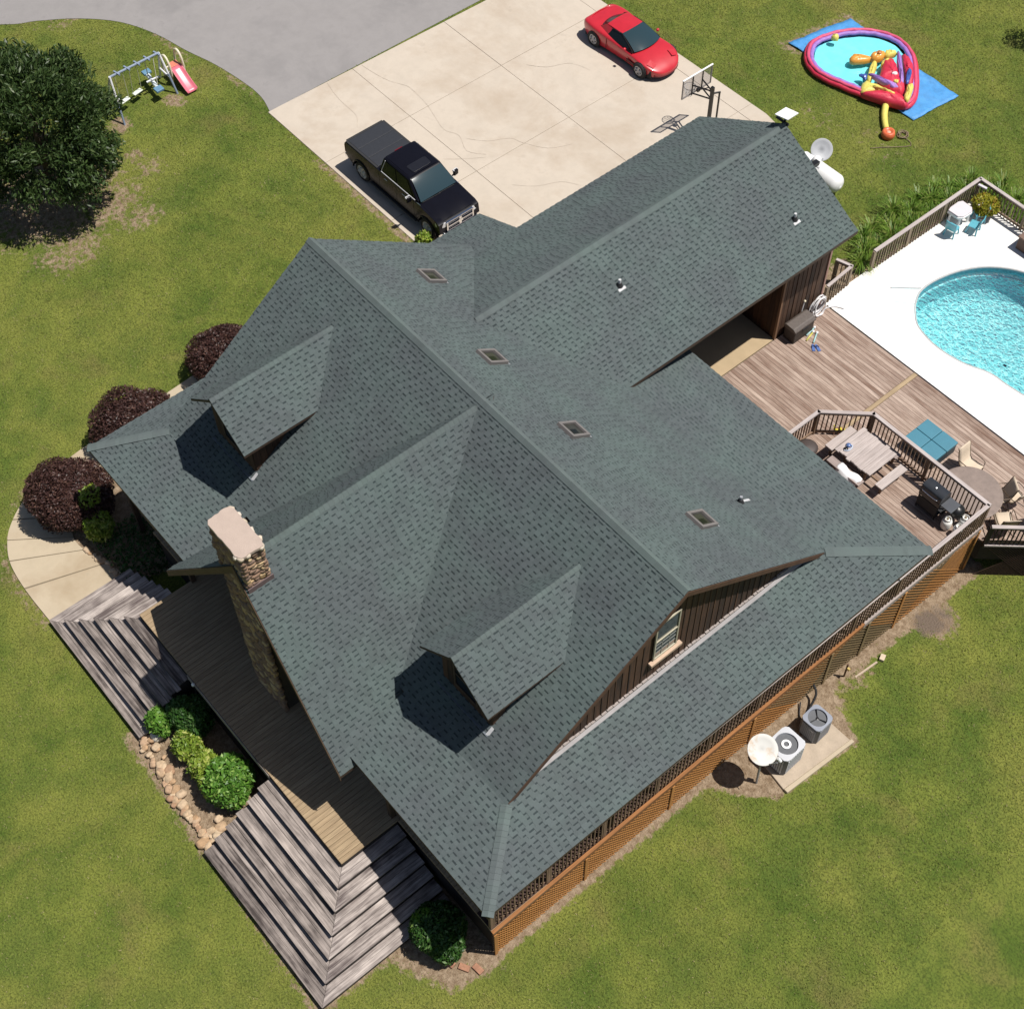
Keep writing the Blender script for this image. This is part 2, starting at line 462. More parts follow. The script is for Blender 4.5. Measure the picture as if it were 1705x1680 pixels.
# ------------------------------------------------------------------ setting: ground, drive, paths
DRIVE_P = [(-11.78, 13.70), (2.4, 13.70), (2.4, 27.0), (0.2, 27.42), (-11.55, 27.3)]
ASPH_P = spline([(-60, 3.0), (-40, 4.5), (-27, 5.5), (-23.18, 8.86), (-22.3, 9.98), (-21.22, 11.26), (-19.89, 12.36), (-18.33, 13.02), (-16.75, 13.36), (-15.32, 13.74), (-13.71, 13.98), (-12.65, 14.0), (-11.78, 13.78)], 4) + [(-11.78, 27.3), (-11.6, 40), (-60, 60)]
WALK_OUT = spline([(-3.55, 10.9), (-3.55, 8.0), (-3.55, 4.4), (-3.52, 2.7), (-3.46, 1.0), (-3.24, -0.5), (-2.85, -1.7), (-2.26, -2.5), (-1.7, -2.9), (-1.0, -3.16), (0.1, -3.26), (1.50, -3.24)], 4)
WALK_IN = spline([(1.50, -0.80), (0.7, -0.88), (-0.23, -1.24), (-0.9, -1.15), (-1.9, -0.6), (-2.25, 0.3), (-2.4, 1.3), (-2.45, 3.5), (-2.45, 8.0), (-2.45, 10.9)], 4)
WALK_P = WALK_OUT + WALK_IN
POOLDECK_P = [(8.03, 22.08), (18.6, 22.08), (18.6, 29.75), (7.92, 29.75), (7.92, 22.4)]
PAD_P = [(17.92, 9.22), (18.78, 9.10), (18.92, 11.62), (17.98, 11.6)]

def axis(lo, hi, step, far):
    a = list(np.arange(lo, hi + 1e-6, step)); d = step; x = hi; R_ = []
    while x < far: d *= 1.45; x += d; R_.append(x)
    d = step; x = lo; L_ = []
    while x > -far: d *= 1.45; x -= d; L_.append(x)
    return np.array(L_[::-1] + a + R_)
AX = axis(-26, 24, 0.25, 900); AY = axis(-12, 44, 0.25, 900)
XX, YY = np.meshgrid(AX, AY)
def HV(x, y):
    sm = lambda t: (lambda u: u * u * (3 - 2 * u))(np.clip(t, 0, 1))
    return 0.85 * sm((y - 2) / 11) * (1 - sm((x - 9) / 7)) - 0.6 * sm((y - 7) / 11) * sm((x - 12) / 4)
ZZ = HV(XX, YY)
nx, ny = len(AX), len(AY)
verts = np.stack([XX.ravel(), YY.ravel(), ZZ.ravel()], 1)
ii = (np.arange(ny - 1)[:, None] * nx + np.arange(nx - 1)[None, :]).ravel()
cx = (XX[:-1, :-1] + XX[1:, 1:]).ravel() / 2; cy = (YY[:-1, :-1] + YY[1:, 1:]).ravel() / 2
keep = ~((cx > 8.4) & (cx < 18.2) & (cy > 22.6) & (cy < 29.4))
ii = ii[keep]
faces = np.stack([ii, ii + 1, ii + nx + 1, ii + nx], 1)
me = bpy.data.meshes.new('lawn')
me.from_pydata(verts.tolist(), [], faces.tolist())
me.materials.append(G_GROUND)
me.polygons.foreach_set('use_smooth', [True] * len(me.polygons))
def soft_poly(poly, w=0.35):
    d = np.full(XX.shape, 1e9); n = len(poly)
    for i in range(n):
        a = np.array(poly[i]); b = np.array(poly[(i + 1) % n]); ab = b - a
        t = np.clip(((XX - a[0]) * ab[0] + (YY - a[1]) * ab[1]) / (ab @ ab), 0, 1)
        d = np.minimum(d, np.hypot(XX - a[0] - t * ab[0], YY - a[1] - t * ab[1]))
    ins = inside(XX, YY, poly)
    return np.where(ins, 1.0, np.clip(1 - d / w, 0, 1))
def soft_disc(x, y, rx, ry): return np.clip(1.5 - np.hypot((XX - x) / rx, (YY - y) / ry), 0, 1)
dirt = np.zeros(XX.shape)
for P_, w_, a_ in (([(16.9, -0.1), (17.30, -0.1), (17.35, 8), (17.5, 19.0), (16.9, 19.0)], 0.22, 0.9),
               ([(17.2, 7.6), (18.0, 8.1), (18.8, 8.9), (18.95, 11.7), (17.9, 12.2), (17.2, 12.6)], 0.22, 0.95),
               ([(6.1, -3.45), (10.35, -3.65), (10.4, -1.4), (6.1, -1.3)], 0.3, 0.95),
               ([(14.9, -0.9), (15.8, -1.5), (17.1, -0.9), (17.3, 0.3), (15.0, 0.6)], 0.4, 0.85),
               ([(-2.9, 0), (-0.3, -1.4), (1.6, -1.0), (2.4, 1.6), (0.5, 13.0), (-3.2, 13.0)], 0.3, 0.95),
               ([(-8.6, 13.5), (-2.6, 13.5), (-2.6, 13.8), (-8.6, 13.8)], 0.14, 0.55),
               (WALK_OUT[12:] + [(1.5, -3.5), (-1.2, -3.5), (-3.2, -1.8)], 0.25, 0.45),
               ([(10.2, -3.6), (15.5, -3.9), (15.6, -1.0), (13.4, -1.4)], 0.3, 0.6),
               ([(7.4, 21.9), (8.0, 21.9), (7.95, 24.6), (7.0, 24.0)], 0.3, 1.0),
               ([(-2.2, 30.7), (-1.8, 34.0), (-0.9, 33.9), (-1.4, 30.8)], 0.4, 0.55)):
    dirt = np.maximum(dirt, a_ * soft_poly(P_, w_))
for x, y, rx, ry, a_ in ((-15.0, 9.3, .5, .4, .8), (-14.7, 11.5, .5, .4, .75), (-13.4, 8.9, .35, .3, .6), (-12.0, 6.6, 1.1, 2.2, .56), (-11.3, 4.9, 1.3, 1.5, .54), (-10.6, 7.4, .7, .9, .54), (-12.6, 9.0, .9, .5, .5),
                     (-13.0, 4.4, 1.4, 1.0, .5), (-14.2, 5.6, 2.6, 2.6, .8), (17.9, 16.6, .55, .62, .9), (-17.6, 13.1, 2.2, .25, .5), (-21.4, 10.9, .3, .9, .5), (-14.2, 13.85, 2.0, .22, .5), (-0.3, 31.9, .1, .1, 0), (-5.3, 33.2, .7, .5, .5), (9.5, 33.5, .25, .2, .7), (9.7, 32.2, .2, .2, .7), (1.5, 28.8, 1.2, 0.8, .3), (4.0, 29.3, 1.5, 1.0, .28), (17.7, 13.2, .35, .8, .5), (-22.5, 10.4, 1.2, 1.2, .3)):
    dirt = np.maximum(dirt, a_ * soft_disc(x, y, rx, ry))
ash = 0.95 * np.maximum(soft_disc(17.75, 16.35, .42, .5), 0.55 * soft_disc(17.95, 16.75, .7, .75))
for nm, arr in (('dirt', dirt), ('ash', ash)):
    at = me.attributes.new(nm, 'FLOAT', 'POINT'); at.data.foreach_set('value', arr.ravel().astype(np.float32))
ground = struct(link('lawn', me))

asphalt = struct(drape(ASPH_P, 0.018, 1.2, 0.06).build('asphalt_road', ASPH))
# driveway: cast slabs, joints left open between them
drive = MB(); drive.prism(DRIVE_P, 0.70, 0.868)
driveway = struct(drive.build('driveway', mat('joint_dark', (0.33, 0.27, 0.205), 0.95)))
xs = [-11.78, -8.2, -4.36, -0.55, 2.4]; ys = [13.70, 17.5, 21.85, 26.72, 27.6]
def clip_poly(poly, edges):
    for (a, b, c) in edges:   # keep a*x+b*y<=c
        out = []
        for i in range(len(poly)):
            p, q = poly[i], poly[(i + 1) % len(poly)]
            dp = a * p[0] + b * p[1] - c; dq = a * q[0] + b * q[1] - c
            if dp <= 0: out.append(p)
            if dp * dq < 0:
                t = dp / (dp - dq); out.append((p[0] + t * (q[0] - p[0]), p[1] + t * (q[1] - p[1])))
        poly = out
        if len(poly) < 3: return []
    return poly
def poly_edges(poly):
    e = []; n = len(poly)
    A_ = sum(poly[i][0] * poly[(i + 1) % n][1] - poly[(i + 1) % n][0] * poly[i][1] for i in range(n))
    for i in range(n):
        (x0, y0), (x1, y1) = poly[i], poly[(i + 1) % n]
        a, b = (y1 - y0), -(x1 - x0)
        if A_ < 0: a, b = -a, -b
        e.append((a, b, a * x0 + b * y0))
    return e
DE = poly_edges(DRIVE_P)
for i in range(4):
    for j in range(4):
        g = 0.009
        p = clip_poly([(xs[i] + g, ys[j] + g), (xs[i + 1] - g, ys[j] + g), (xs[i + 1] - g, ys[j + 1] - g), (xs[i] + g, ys[j + 1] - g)], DE)
        if p: MB().prism(p, 0.60, 0.885 + random.uniform(-.003, .003)).build('slab', DRIVE, driveway)
# cracks: thin irregular open lines, a little darker than the slab
cr = MB()
for pts in ([(-11.67, 17.89), (-10.9, 17.98), (-10.21, 18.14), (-9.7, 18.40), (-9.35, 18.47), (-8.33, 18.37), (-7.5, 18.15), (-6.79, 17.99), (-6.2, 18.2), (-5.4, 17.9), (-4.8, 18.3)], [(-11.67, 16.3), (-11.0, 16.15), (-10.43, 16.08), (-9.66, 16.06), (-9.33, 15.95), (-9.0, 15.7)],
            [(-5.9, 18.3), (-5.3, 18.8), (-4.9, 19.5), (-4.4, 19.7), (-3.6, 20.2), (-3.2, 21.0)], [(-5.6, 17.0), (-5.1, 17.6), (-4.7, 18.2)], [(-3.0, 18.0), (-2.4, 18.6), (-2.0, 19.4), (-1.4, 19.8)], [(-7.6, 22.6), (-7.0, 23.1), (-6.6, 23.9), (-5.8, 24.2)], [(-2.4, 16.4), (-1.6, 16.2), (-0.9, 16.6), (0.2, 16.5)]):
    L = spline(pts, 4)
    for k in range(len(L) - 1):
        a, b = Vector(L[k]), Vector(L[k + 1]); d = (b - a)
        if d.length < 1e-6: continue
        nrm = Vector((-d.y, d.x)).normalized() * random.uniform(.003, .008)
        cr.add([(a.x - nrm.x, a.y - nrm.y, .8925), (b.x - nrm.x, b.y - nrm.y, .8925), (b.x + nrm.x, b.y + nrm.y, .8925), (a.x + nrm.x, a.y + nrm.y, .8925)], [(0, 1, 2, 3)])
cr.build('crack', mat('crack_dark', (0.43, 0.365, 0.295), 0.95, 0.2), driveway, kind='stuff')

walk = MB(); drape(WALK_P, 0.028, 0.8, 0.15, mb=walk)
walkway = struct(walk.build('walkway', mat('walk_joint', (0.20, 0.16, 0.11), 0.95)))
cuts = [0, 8, 14, 19, 24, 28, 33, 38, 44]
nO = len(WALK_OUT); nI = len(WALK_IN)
WI = WALK_IN[::-1]
tt = [0, .13, .26, .36, .45, .53, .61, .70, .80, .90, 1.0]
def at_(L, t):
    f = t * (len(L) - 1); i = min(int(f), len(L) - 2); u = f - i
    return (L[i][0] * (1 - u) + L[i + 1][0] * u, L[i][1] * (1 - u) + L[i + 1][1] * u)
for a, b in zip(tt[:-1], tt[1:]):
    e = 0.0022
    o_ = [at_(WALK_OUT, a + e + (b - a - 2 * e) * k / 6) for k in range(7)]
    i_ = [at_(WI, a + e + (b - a - 2 * e) * k / 6) for k in range(7)]
    drape(o_ + i_[::-1], 0.045, 0.8, 0.06).build('slab', WALK, walkway)

# ------------------------------------------------------------------ pool
PO = spline([(10.7, 23.6), (10.19, 24.0), (9.85, 24.45), (9.67, 24.94), (9.69, 25.67), (9.94, 26.59), (10.46, 27.45), (11.33, 28.1), (12.6, 28.45), (14.2, 28.3), (15.6, 27.5), (16.2, 26.2), (15.9, 24.9), (15.1, 24.05), (14.2, 23.86), (13.42, 23.82), (12.57, 23.50), (11.58, 23.40)], 5, True)
PB = [(x, y) for x, y in PO]
outer = [Vector((x, y, 1.0)) for x, y in POOLDECK_P]; inner = [Vector((x, y, 1.0)) for x, y in PB[::-1]]
tr = tessellate_polygon([outer, inner]); allv = outer + inner
m = MB(); m.add(allv, [tuple(t) for t in tr])
m.add([v for v in outer] + [Vector((v.x, v.y, 0.3)) for v in outer], [(i, (i + 1) % len(outer), (i + 1) % len(outer) + len(outer), i + len(outer)) for i in range(len(outer))])
pool_deck = m.build('pool_deck', POOLC); struct(pool_deck)
for p in pool_deck.data.polygons:
    pass
def fix_up(o):
    import bmesh
    bm = bmesh.new(); bm.from_mesh(o.data); bmesh.ops.recalc_face_normals(bm, faces=bm.faces)
    if sum(f.normal.z * f.calc_area() for f in bm.faces) < 0: bmesh.ops.reverse_faces(bm, faces=bm.faces)
    bm.to_mesh(o.data); bm.free()
fix_up(pool_deck)
cxp, cyp = 12.9, 25.9
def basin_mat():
    m = bpy.data.materials.new('pool_liner_caustics'); nt, b, o = nodes_of(m); p = position(nt)
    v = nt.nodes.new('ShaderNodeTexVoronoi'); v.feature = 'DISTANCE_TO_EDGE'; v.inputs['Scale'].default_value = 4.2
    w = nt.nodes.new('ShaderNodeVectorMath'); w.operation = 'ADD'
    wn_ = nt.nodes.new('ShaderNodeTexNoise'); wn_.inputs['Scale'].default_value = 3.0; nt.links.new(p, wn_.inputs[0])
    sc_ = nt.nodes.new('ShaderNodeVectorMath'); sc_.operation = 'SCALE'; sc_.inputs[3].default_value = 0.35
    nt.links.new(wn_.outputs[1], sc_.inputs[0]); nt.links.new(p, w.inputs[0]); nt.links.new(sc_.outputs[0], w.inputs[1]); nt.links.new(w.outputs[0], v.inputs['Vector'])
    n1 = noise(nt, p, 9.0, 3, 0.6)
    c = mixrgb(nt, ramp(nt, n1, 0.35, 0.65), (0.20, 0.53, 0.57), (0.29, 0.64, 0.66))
    c = mixrgb(nt, mathn(nt, 'MULTIPLY', ramp(nt, v.outputs['Distance'], 0.10, 0.0), 0.75), c, (0.62, 0.86, 0.86))  # pale cell edges paint the water's caustic light web into the liner colour
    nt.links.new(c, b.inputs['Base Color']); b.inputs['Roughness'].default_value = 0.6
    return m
def water_mat(tint, wave=.5):
    m = bpy.data.materials.new('pool_water'); nt, b, o = nodes_of(m); nt.nodes.remove(b)
    t = nt.nodes.new('ShaderNodeBsdfTransparent'); t.inputs[0].default_value = (*tint, 1)
    g = nt.nodes.new('ShaderNodeBsdfGlossy'); g.inputs['Roughness'].default_value = 0.06
    fr = nt.nodes.new('ShaderNodeFresnel'); fr.inputs[0].default_value = 1.33
    mx = nt.nodes.new('ShaderNodeMixShader')
    h = mathn(nt, 'ADD', noise(nt, position(nt), 5.0, 3, 0.6, 0.5), mathn(nt, 'MULTIPLY', noise(nt, position(nt), 13.0, 2), 0.4))
    bp = nt.nodes.new('ShaderNodeBump'); bp.inputs['Strength'].default_value = wave; bp.inputs['Distance'].default_value = 0.09
    nt.links.new(h, bp.inputs['Height']); nt.links.new(bp.outputs[0], g.inputs['Normal']); nt.links.new(bp.outputs[0], fr.inputs['Normal'])
    nt.links.new(fr.outputs[0], mx.inputs[0]); nt.links.new(t.outputs[0], mx.inputs[1]); nt.links.new(g.outputs[0], mx.inputs[2]); nt.links.new(mx.outputs[0], o.inputs[0])
    return m
LINER_CAUSTICS = basin_mat(); WATER = water_mat((0.80, 0.965, 0.975), .35)
TILE = mat('pool_tile_band', (0.10, 0.34, 0.42), 0.4, 0.3, 14)
rows = []; K = len(PB)
for sc_, z in ((1.0, 0.97), (1.0, 0.62), (0.985, 0.60), (0.97, 0.0), (0.90, -0.25), (0.5, -0.6), (0.02, -0.7)):
    rows.append([(cxp + (x - cxp) * sc_, cyp + (y - cyp) * sc_, z) for x, y in PB])
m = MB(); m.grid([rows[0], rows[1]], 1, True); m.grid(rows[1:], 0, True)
basin = m.build('pool_basin', [LINER_CAUSTICS, TILE], smooth=False); struct(basin)
m = MB(); m.add([(x, y, 0.86) for x, y in PB], [tuple(range(K))])
water = m.build('pool_water', WATER); struct(water)
cop = MB(); cop.path([(x, y, 0.985) for x, y in PB], 0.035, 6, True)
cop.build('coping', mat('coping_grey', (0.42, 0.43, 0.43), 0.6), pool_deck, smooth=True)
# shallow entry steps let into the deck beside the pool
st = MB(); st.prism([(8.98, 24.22), (9.72, 23.50), (10.35, 23.86), (9.86, 24.42), (9.62, 24.90)], 1.0, 1.006)
pool_steps = st.build('pool_step', mat('pale_step', (0.66, 0.77, 0.78), 0.6, 0.05), pool_deck)
st = MB(); st.tube((8.96, 24.22, 1.02), (9.62, 24.95, 1.02), .022, 6); st.tube((9.42, 23.82, 1.0), (9.98, 24.30, 1.0), .014, 5)
st.build('step_edge', mat('grey_edge', (0.5, 0.52, 0.53), 0.7), pool_deck)

# ------------------------------------------------------------------ house
ZE = 4.1; XR = 15.90; XL = 1.30; YB = 1.92; ZB = 4.672; YR = 7.31; ZR = 8.43; SM = (ZR - ZB) / (YR - YB)
house = thing('house', 'big dark timber house with grey-green shingle roof, two dormers and a stone chimney', 'house', (8.6, 7.3, 0))
PLANES = {}
EXPO = 0.130
singles = []
def roof_plane(key, O, d, slope, poly, thick=0.13, dens=True, parent=None, name='roof'):
    d = Vector((d[0], d[1], 0)).normalized(); O = Vector(O)
    zf = lambda x, y: O.z + slope * ((x - O.x) * d.x + (y - O.y) * d.y)
    u = Vector((d.y, -d.x, 0)); v = Vector((d.x, d.y, slope)).normalized(); n = u.cross(v)
    if n.z < 0: u = -u; n = u.cross(v)
    cosv = 1 / math.sqrt(1 + slope * slope)
    A_ = sum(poly[i][0] * poly[(i + 1) % len(poly)][1] - poly[(i + 1) % len(poly)][0] * poly[i][1] for i in range(len(poly)))
    if A_ < 0: poly = poly[::-1]
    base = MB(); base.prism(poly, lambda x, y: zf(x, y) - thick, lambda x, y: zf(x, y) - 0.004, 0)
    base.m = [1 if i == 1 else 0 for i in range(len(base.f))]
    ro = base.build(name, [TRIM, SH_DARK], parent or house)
    P2 = [(((Vector((x, y, zf(x, y))) - O).dot(u)), ((Vector((x, y, zf(x, y))) - O).dot(v))) for x, y in poly]
    E_ = poly_edges(P2)
    amin = min(p[0] for p in P2); amax = max(p[0] for p in P2); bmin = min(p[1] for p in P2); bmax = max(p[1] for p in P2)
    mb = MB(); mb.t = []
    def p3(a, b, h): return O + u * a + v * b + n * h
    def put(mbx, quad, mi, tone, clip):   # quad: [(a,b,h)*4] near planar top faces
        if not clip:
            mbx.add([p3(*q) for q in quad], [(0, 1, 2, 3)], mi); mbx.t.append(tone); return
        pl = clip_poly([(q[0], q[1]) for q in quad], E_)
        if len(pl) < 3: return
        b0, h0 = quad[0][1], quad[0][2]; b1, h1 = quad[2][1], quad[2][2]
        hh = lambda b: h0 + (h1 - h0) * ((b - b0) / (b1 - b0) if abs(b1 - b0) > 1e-9 else 0)
        mbx.add([p3(a, b, hh(b)) for a, b in pl], [tuple(range(len(pl)))], mi); mbx.t.append(tone)
    b0 = bmin; i = 0
    while b0 < bmax:
        a = amin - random.uniform(0, 0.25); b1 = b0 + EXPO
        while a < amax:
            w = 0.232 * random.uniform(0.86, 1.14); slot = min(0.106 * random.uniform(0.6, 1.45), w - 0.05); tw = w - slot
            cs = [all(ea * x + eb * y <= ec + 1e-9 for ea, eb, ec in E_) for x, y in ((a, b0), (a + w, b0), (a + w, b1), (a, b1))]
            full = all(cs)
            if not any(cs):
                mid = (a + w / 2, (b0 + b1) / 2)
                if not all(ea * mid[0] + eb * mid[1] <= ec for ea, eb, ec in E_): a += w; continue
            tone = random.random(); tone2 = min(1, max(0, tone + random.uniform(-.35, .35)))
            bd = b0 + EXPO * random.uniform(0.64, 0.74)
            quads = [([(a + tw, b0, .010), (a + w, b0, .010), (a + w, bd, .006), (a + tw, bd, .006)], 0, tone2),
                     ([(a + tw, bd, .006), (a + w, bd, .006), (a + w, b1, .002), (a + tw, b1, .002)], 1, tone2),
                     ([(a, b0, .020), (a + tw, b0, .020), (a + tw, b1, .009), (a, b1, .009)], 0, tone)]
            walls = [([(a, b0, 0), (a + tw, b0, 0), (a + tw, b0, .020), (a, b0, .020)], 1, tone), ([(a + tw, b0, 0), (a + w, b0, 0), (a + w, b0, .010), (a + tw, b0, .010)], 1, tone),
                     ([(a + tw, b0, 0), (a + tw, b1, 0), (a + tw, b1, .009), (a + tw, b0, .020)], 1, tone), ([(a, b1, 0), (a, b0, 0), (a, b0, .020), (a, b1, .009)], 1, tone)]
            tgt = mb
            if full:
                c3 = p3(a + w / 2, b0 + EXPO / 2, 0)
                singles.append((float(np.linalg.norm(np.array(c3) - CAM)), ro, quads + walls, p3, key))
            else:
                for q, mi, t in quads: put(tgt, q, mi, t, True)
            a += w
        b0 = b1; i += 1
    PLANES[key] = dict(ro=ro, mb=mb, zf=zf, n=n, put=put)
    return ro
roof_plane('front_upper', (0, YB, ZB), (0, 1), SM, [(XL, YB), (XR, YB), (XR, YR), (XL, YR)])
roof_plane('front_porch', (0, 0, ZE), (0, 1), (ZB - ZE) / YB, [(12.02, 0), (17.5, 0), (XR, YB), (12.02, YB)])
roof_plane('front_porch_left', (0, 0, ZE), (0, 1), (ZB - ZE) / YB, [(0, 0), (5.20, 0), (5.20, YB), (1.43, YB)])
roof_plane('right_porch', (17.5, 0, ZE), (-1, 0), 0.358, [(17.5, 0), (17.5, 15.22), (15.64, 12.29), (15.64, 2.23)])
roof_plane('rear_upper', (0, 12.70, ZB), (0, -1), SM, [(XL, YR), (XR, YR), (XR, 12.70), (XL, 12.70)])
roof_plane('rear_porch', (0, 15.22, ZE), (0, -1), 0.227, [(8.25, 15.22), (17.5, 15.22), (XR, 12.70), (8.25, 12.70)])
roof_plane('left_porch', (0, 0, ZE), (1, 0), 0.40, [(0, 0), (0, 14.17), (1.92, 14.17), (1.92, 2.58)])
roof_plane('garage_left', (1.80, 0, 4.81), (1, 0), 0.559, [(1.80, 12.3), (1.80, 21.95), (5.22, 21.95), (5.22, 8.6)])
roof_plane('garage_right', (8.64, 0, 4.81), (-1, 0), 0.559, [(8.64, 12.4), (8.64, 21.95), (5.22, 21.95), (5.22, 8.6)])
roof_plane('gable_right', (12.47, 0, 3.90), (-1, 0), 1.153, [(12.47, -0.45), (12.47, 2.3), (8.61, 7.7), (8.61, -0.08)])
roof_plane('gable_left', (4.75, 0, 3.90), (1, 0), 1.153, [(4.75, -0.45), (4.75, 2.3), (8.61, 7.7), (8.61, -0.08)])
# dormers
BOARD_M = {}
def board_mesh(key, sx, sy, sz, m, bev=True):
    k = (key, round(sx, 3), round(sy, 3), round(sz, 3), m.name)
    if k not in BOARD_M:
        e = 0.006
        mb = MB()
        x, y, z = sx / 2, sy / 2, sz
        mb.add([(-x, -y, 0), (x, -y, 0), (x, y, 0), (-x, y, 0), (-x, -y, z - e), (x, -y, z - e), (x, y, z - e), (-x, y, z - e), (-x + e, -y + e, z), (x - e, -y + e, z), (x - e, y - e, z), (-x + e, y - e, z)],
               [(3, 2, 1, 0), (0, 1, 5, 4), (1, 2, 6, 5), (2, 3, 7, 6), (3, 0, 4, 7), (4, 5, 9, 8), (5, 6, 10, 9), (6, 7, 11, 10), (7, 4, 8, 11), (8, 9, 10, 11)])
        BOARD_M[k] = mb.mesh('board', m)
    return BOARD_M[k]
def main_z(y): return ZR - (YR - y) * SM
for cxd, far in ((13.45, False), (3.68, True)):
    zt, zr_ = 6.62, 7.72
    dm = MB()
    hw = 0.90; yw = 2.78
    zb_ = main_z(yw) - 0.06
    pz = lambda x: zr_ - 0.10 - abs(x - cxd) * 0.88
    dm.add([(cxd - hw, yw, zb_), (cxd + hw, yw, zb_), (cxd + hw, yw, pz(cxd + hw)), (cxd, yw, pz(cxd)), (cxd - hw, yw, pz(cxd - hw)),
            (cxd - hw, 5.3, zb_), (cxd + hw, 5.3, zb_), (cxd + hw, 5.3, pz(cxd + hw)), (cxd, 5.3, pz(cxd)), (cxd - hw, 5.3, pz(cxd - hw))],
           [(0, 1, 2, 3, 4), (1, 6, 7, 2), (5, 0, 4, 9), (9, 8, 7, 6, 5)])
    dorm = dm.build('dormer', SIDING, house)
    # vertical siding boards on the right cheek and front
    for k in range(11):
        y0 = yw + 0.02 + k * 0.2
        zlo = main_z(y0 + 0.1) - 0.12; zhi = pz(cxd + hw) - 0.02
        if zhi - zlo < 0.05: break
        for sx in (1, -1):
            x0 = cxd + sx * hw
            MB().hexa([(x0, y0, main_z(y0) - .1), (x0 + sx * .018, y0, main_z(y0) - .1), (x0 + sx * .018, y0 + .185, main_z(y0 + .185) - .1), (x0, y0 + .185, main_z(y0 + .185) - .1), (x0, y0, zhi), (x0 + sx * .018, y0, zhi), (x0 + sx * .018, y0 + .185, zhi), (x0, y0 + .185, zhi)]).build('siding_board', SIDING, dorm)
    for k in range(9):
        x0 = cxd - hw + k * 0.2
        MB().hexa([(x0, yw - .018, zb_), (x0 + .185, yw - .018, zb_), (x0 + .185, yw, zb_), (x0, yw, zb_), (x0, yw - .018, pz(x0)), (x0 + .185, yw - .018, pz(x0 + .185)), (x0 + .185, yw, pz(x0 + .185)), (x0, yw, pz(x0))]).build('siding_board', SIDING, dorm)
    f = MB(); zw0 = zb_ + 0.35
    for a_ in ((cxd - .45, cxd - .38, zw0, zw0 + 1.15), (cxd + .38, cxd + .45, zw0, zw0 + 1.15), (cxd - .38, cxd + .38, zw0, zw0 + .07), (cxd - .38, cxd + .38, zw0 + 1.08, zw0 + 1.15), (cxd - .38, cxd + .38, zw0 + .55, zw0 + .60)):
        f.box(a_[0], a_[1], yw - .05, yw - .02, a_[2], a_[3])
    f.build('window_frame', TRIM, dorm)
    MB().box(cxd - .38, cxd + .38, yw - .032, yw - .022, zw0 + .07, zw0 + 1.08).build('window_pane', GLASSD, dorm)
    for s, key in ((1, 'r'), (-1, 'l')):
        roof_plane('dorm_%s%d' % (key, far), (cxd + s * 1.25, 0, zt), (-s, 0), 0.88, [(cxd + s * 1.25, 2.40), (cxd + s * 1.25, 5.2), (cxd, 6.45), (cxd, 2.40)], 0.09)
    MB().box(cxd - hw - .02, cxd + hw + .10, yw - .24, yw - .02, main_z(yw - .22) + .012, main_z(yw - .22) + .03).build('flashing', mat('flashing_dark', (0.11, 0.13, 0.15), 0.6), house)
    MB().add([(cxd + hw + .02, yw - .22, main_z(yw - .22) + .03), (cxd + hw + .11, yw - .20, main_z(yw - .22) + .03), (cxd + hw + .11, yw - .02, main_z(yw - .02) + .03), (cxd + hw + .02, yw - .02, main_z(yw - .02) + .03)], [(0, 1, 2, 3)]).build('flashing_corner', mat('flashing_pale', (0.42, 0.42, 0.43), 0.6), house)

# shingles: the 300 that show largest are single pieces, the rest of each plane one joined sheet of real tabs
vis = {'front_upper': 1, 'front_porch': 1, 'front_porch_left': 1, 'right_porch': 1, 'gable_right': 1}
singles.sort(key=lambda t: (0 if t[4] == 'right_porch' or t[4] == 'front_porch' else 1, t[0]))
for n_, (dist, ro, quads, p3, key) in enumerate(singles):
    if n_ < 300:
        mb = MB(); mb.t = []
        for q, mi, t in quads: mb.add([p3(*c) for c in q], [(0, 1, 2, 3)], mi); mb.t.append(t)
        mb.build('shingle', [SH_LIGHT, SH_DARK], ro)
    else:
        mb = PLANES[key]['mb']
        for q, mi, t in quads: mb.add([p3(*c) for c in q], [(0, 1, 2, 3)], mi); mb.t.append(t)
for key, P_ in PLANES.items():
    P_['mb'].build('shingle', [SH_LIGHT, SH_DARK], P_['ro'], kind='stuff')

# ridge and hip caps
def caps(p0, p1, n0, n1, w=0.145, parent=None):
    p0 = Vector(p0); p1 = Vector(p1); d = (p1 - p0); L = d.length; d.normalize()
    mb = MB(); mb.t = []
    s0 = d.cross(n0).normalized(); s1 = d.cross(n1).normalized()
    if s0.dot(s1) > 0: s1 = -s1
    # each side must run downhill inside its own plane
    if s0.z > 0: s0 = -s0
    if s1.z > 0: s1 = -s1
    up = Vector((0, 0, 1)); k = 0; st_ = 0.14
    while k * st_ < L:
        a = p0 + d * (k * st_); b = p0 + d * min(L, k * st_ + st_ + .02); t = random.random() * .6 + .2
        la, lb = up * 0.042, up * 0.030
        A = [a + la + s0 * w, a + la + up * .012, a + la + s1 * w]; B = [b + lb + s0 * w, b + lb + up * .012, b + lb + s1 * w]
        mb.add(A + B, [(0, 1, 4, 3), (1, 2, 5, 4)]); mb.t += [t, t]
        mb.add([A[0], A[1], A[2], A[0] - up * .03, A[1] - up * .03, A[2] - up * .03], [(0, 3, 4, 1), (1, 4, 5, 2)]); mb.t += [t * .4, t * .4]
        k += 1
    return mb.build('ridge_cap', SH_CAP, parent or house, kind='stuff')
nv = {k: P_['n'] for k, P_ in PLANES.items()}
caps((XL, YR, ZR), (XR, YR, ZR), nv['front_upper'], nv['rear_upper'])
caps((17.5, 0, ZE), (XR, YB, ZB), nv['front_porch'], nv['right_porch'])
caps((17.5, 15.22, ZE), (XR, 12.70, ZB), nv['rear_porch'], nv['right_porch'])
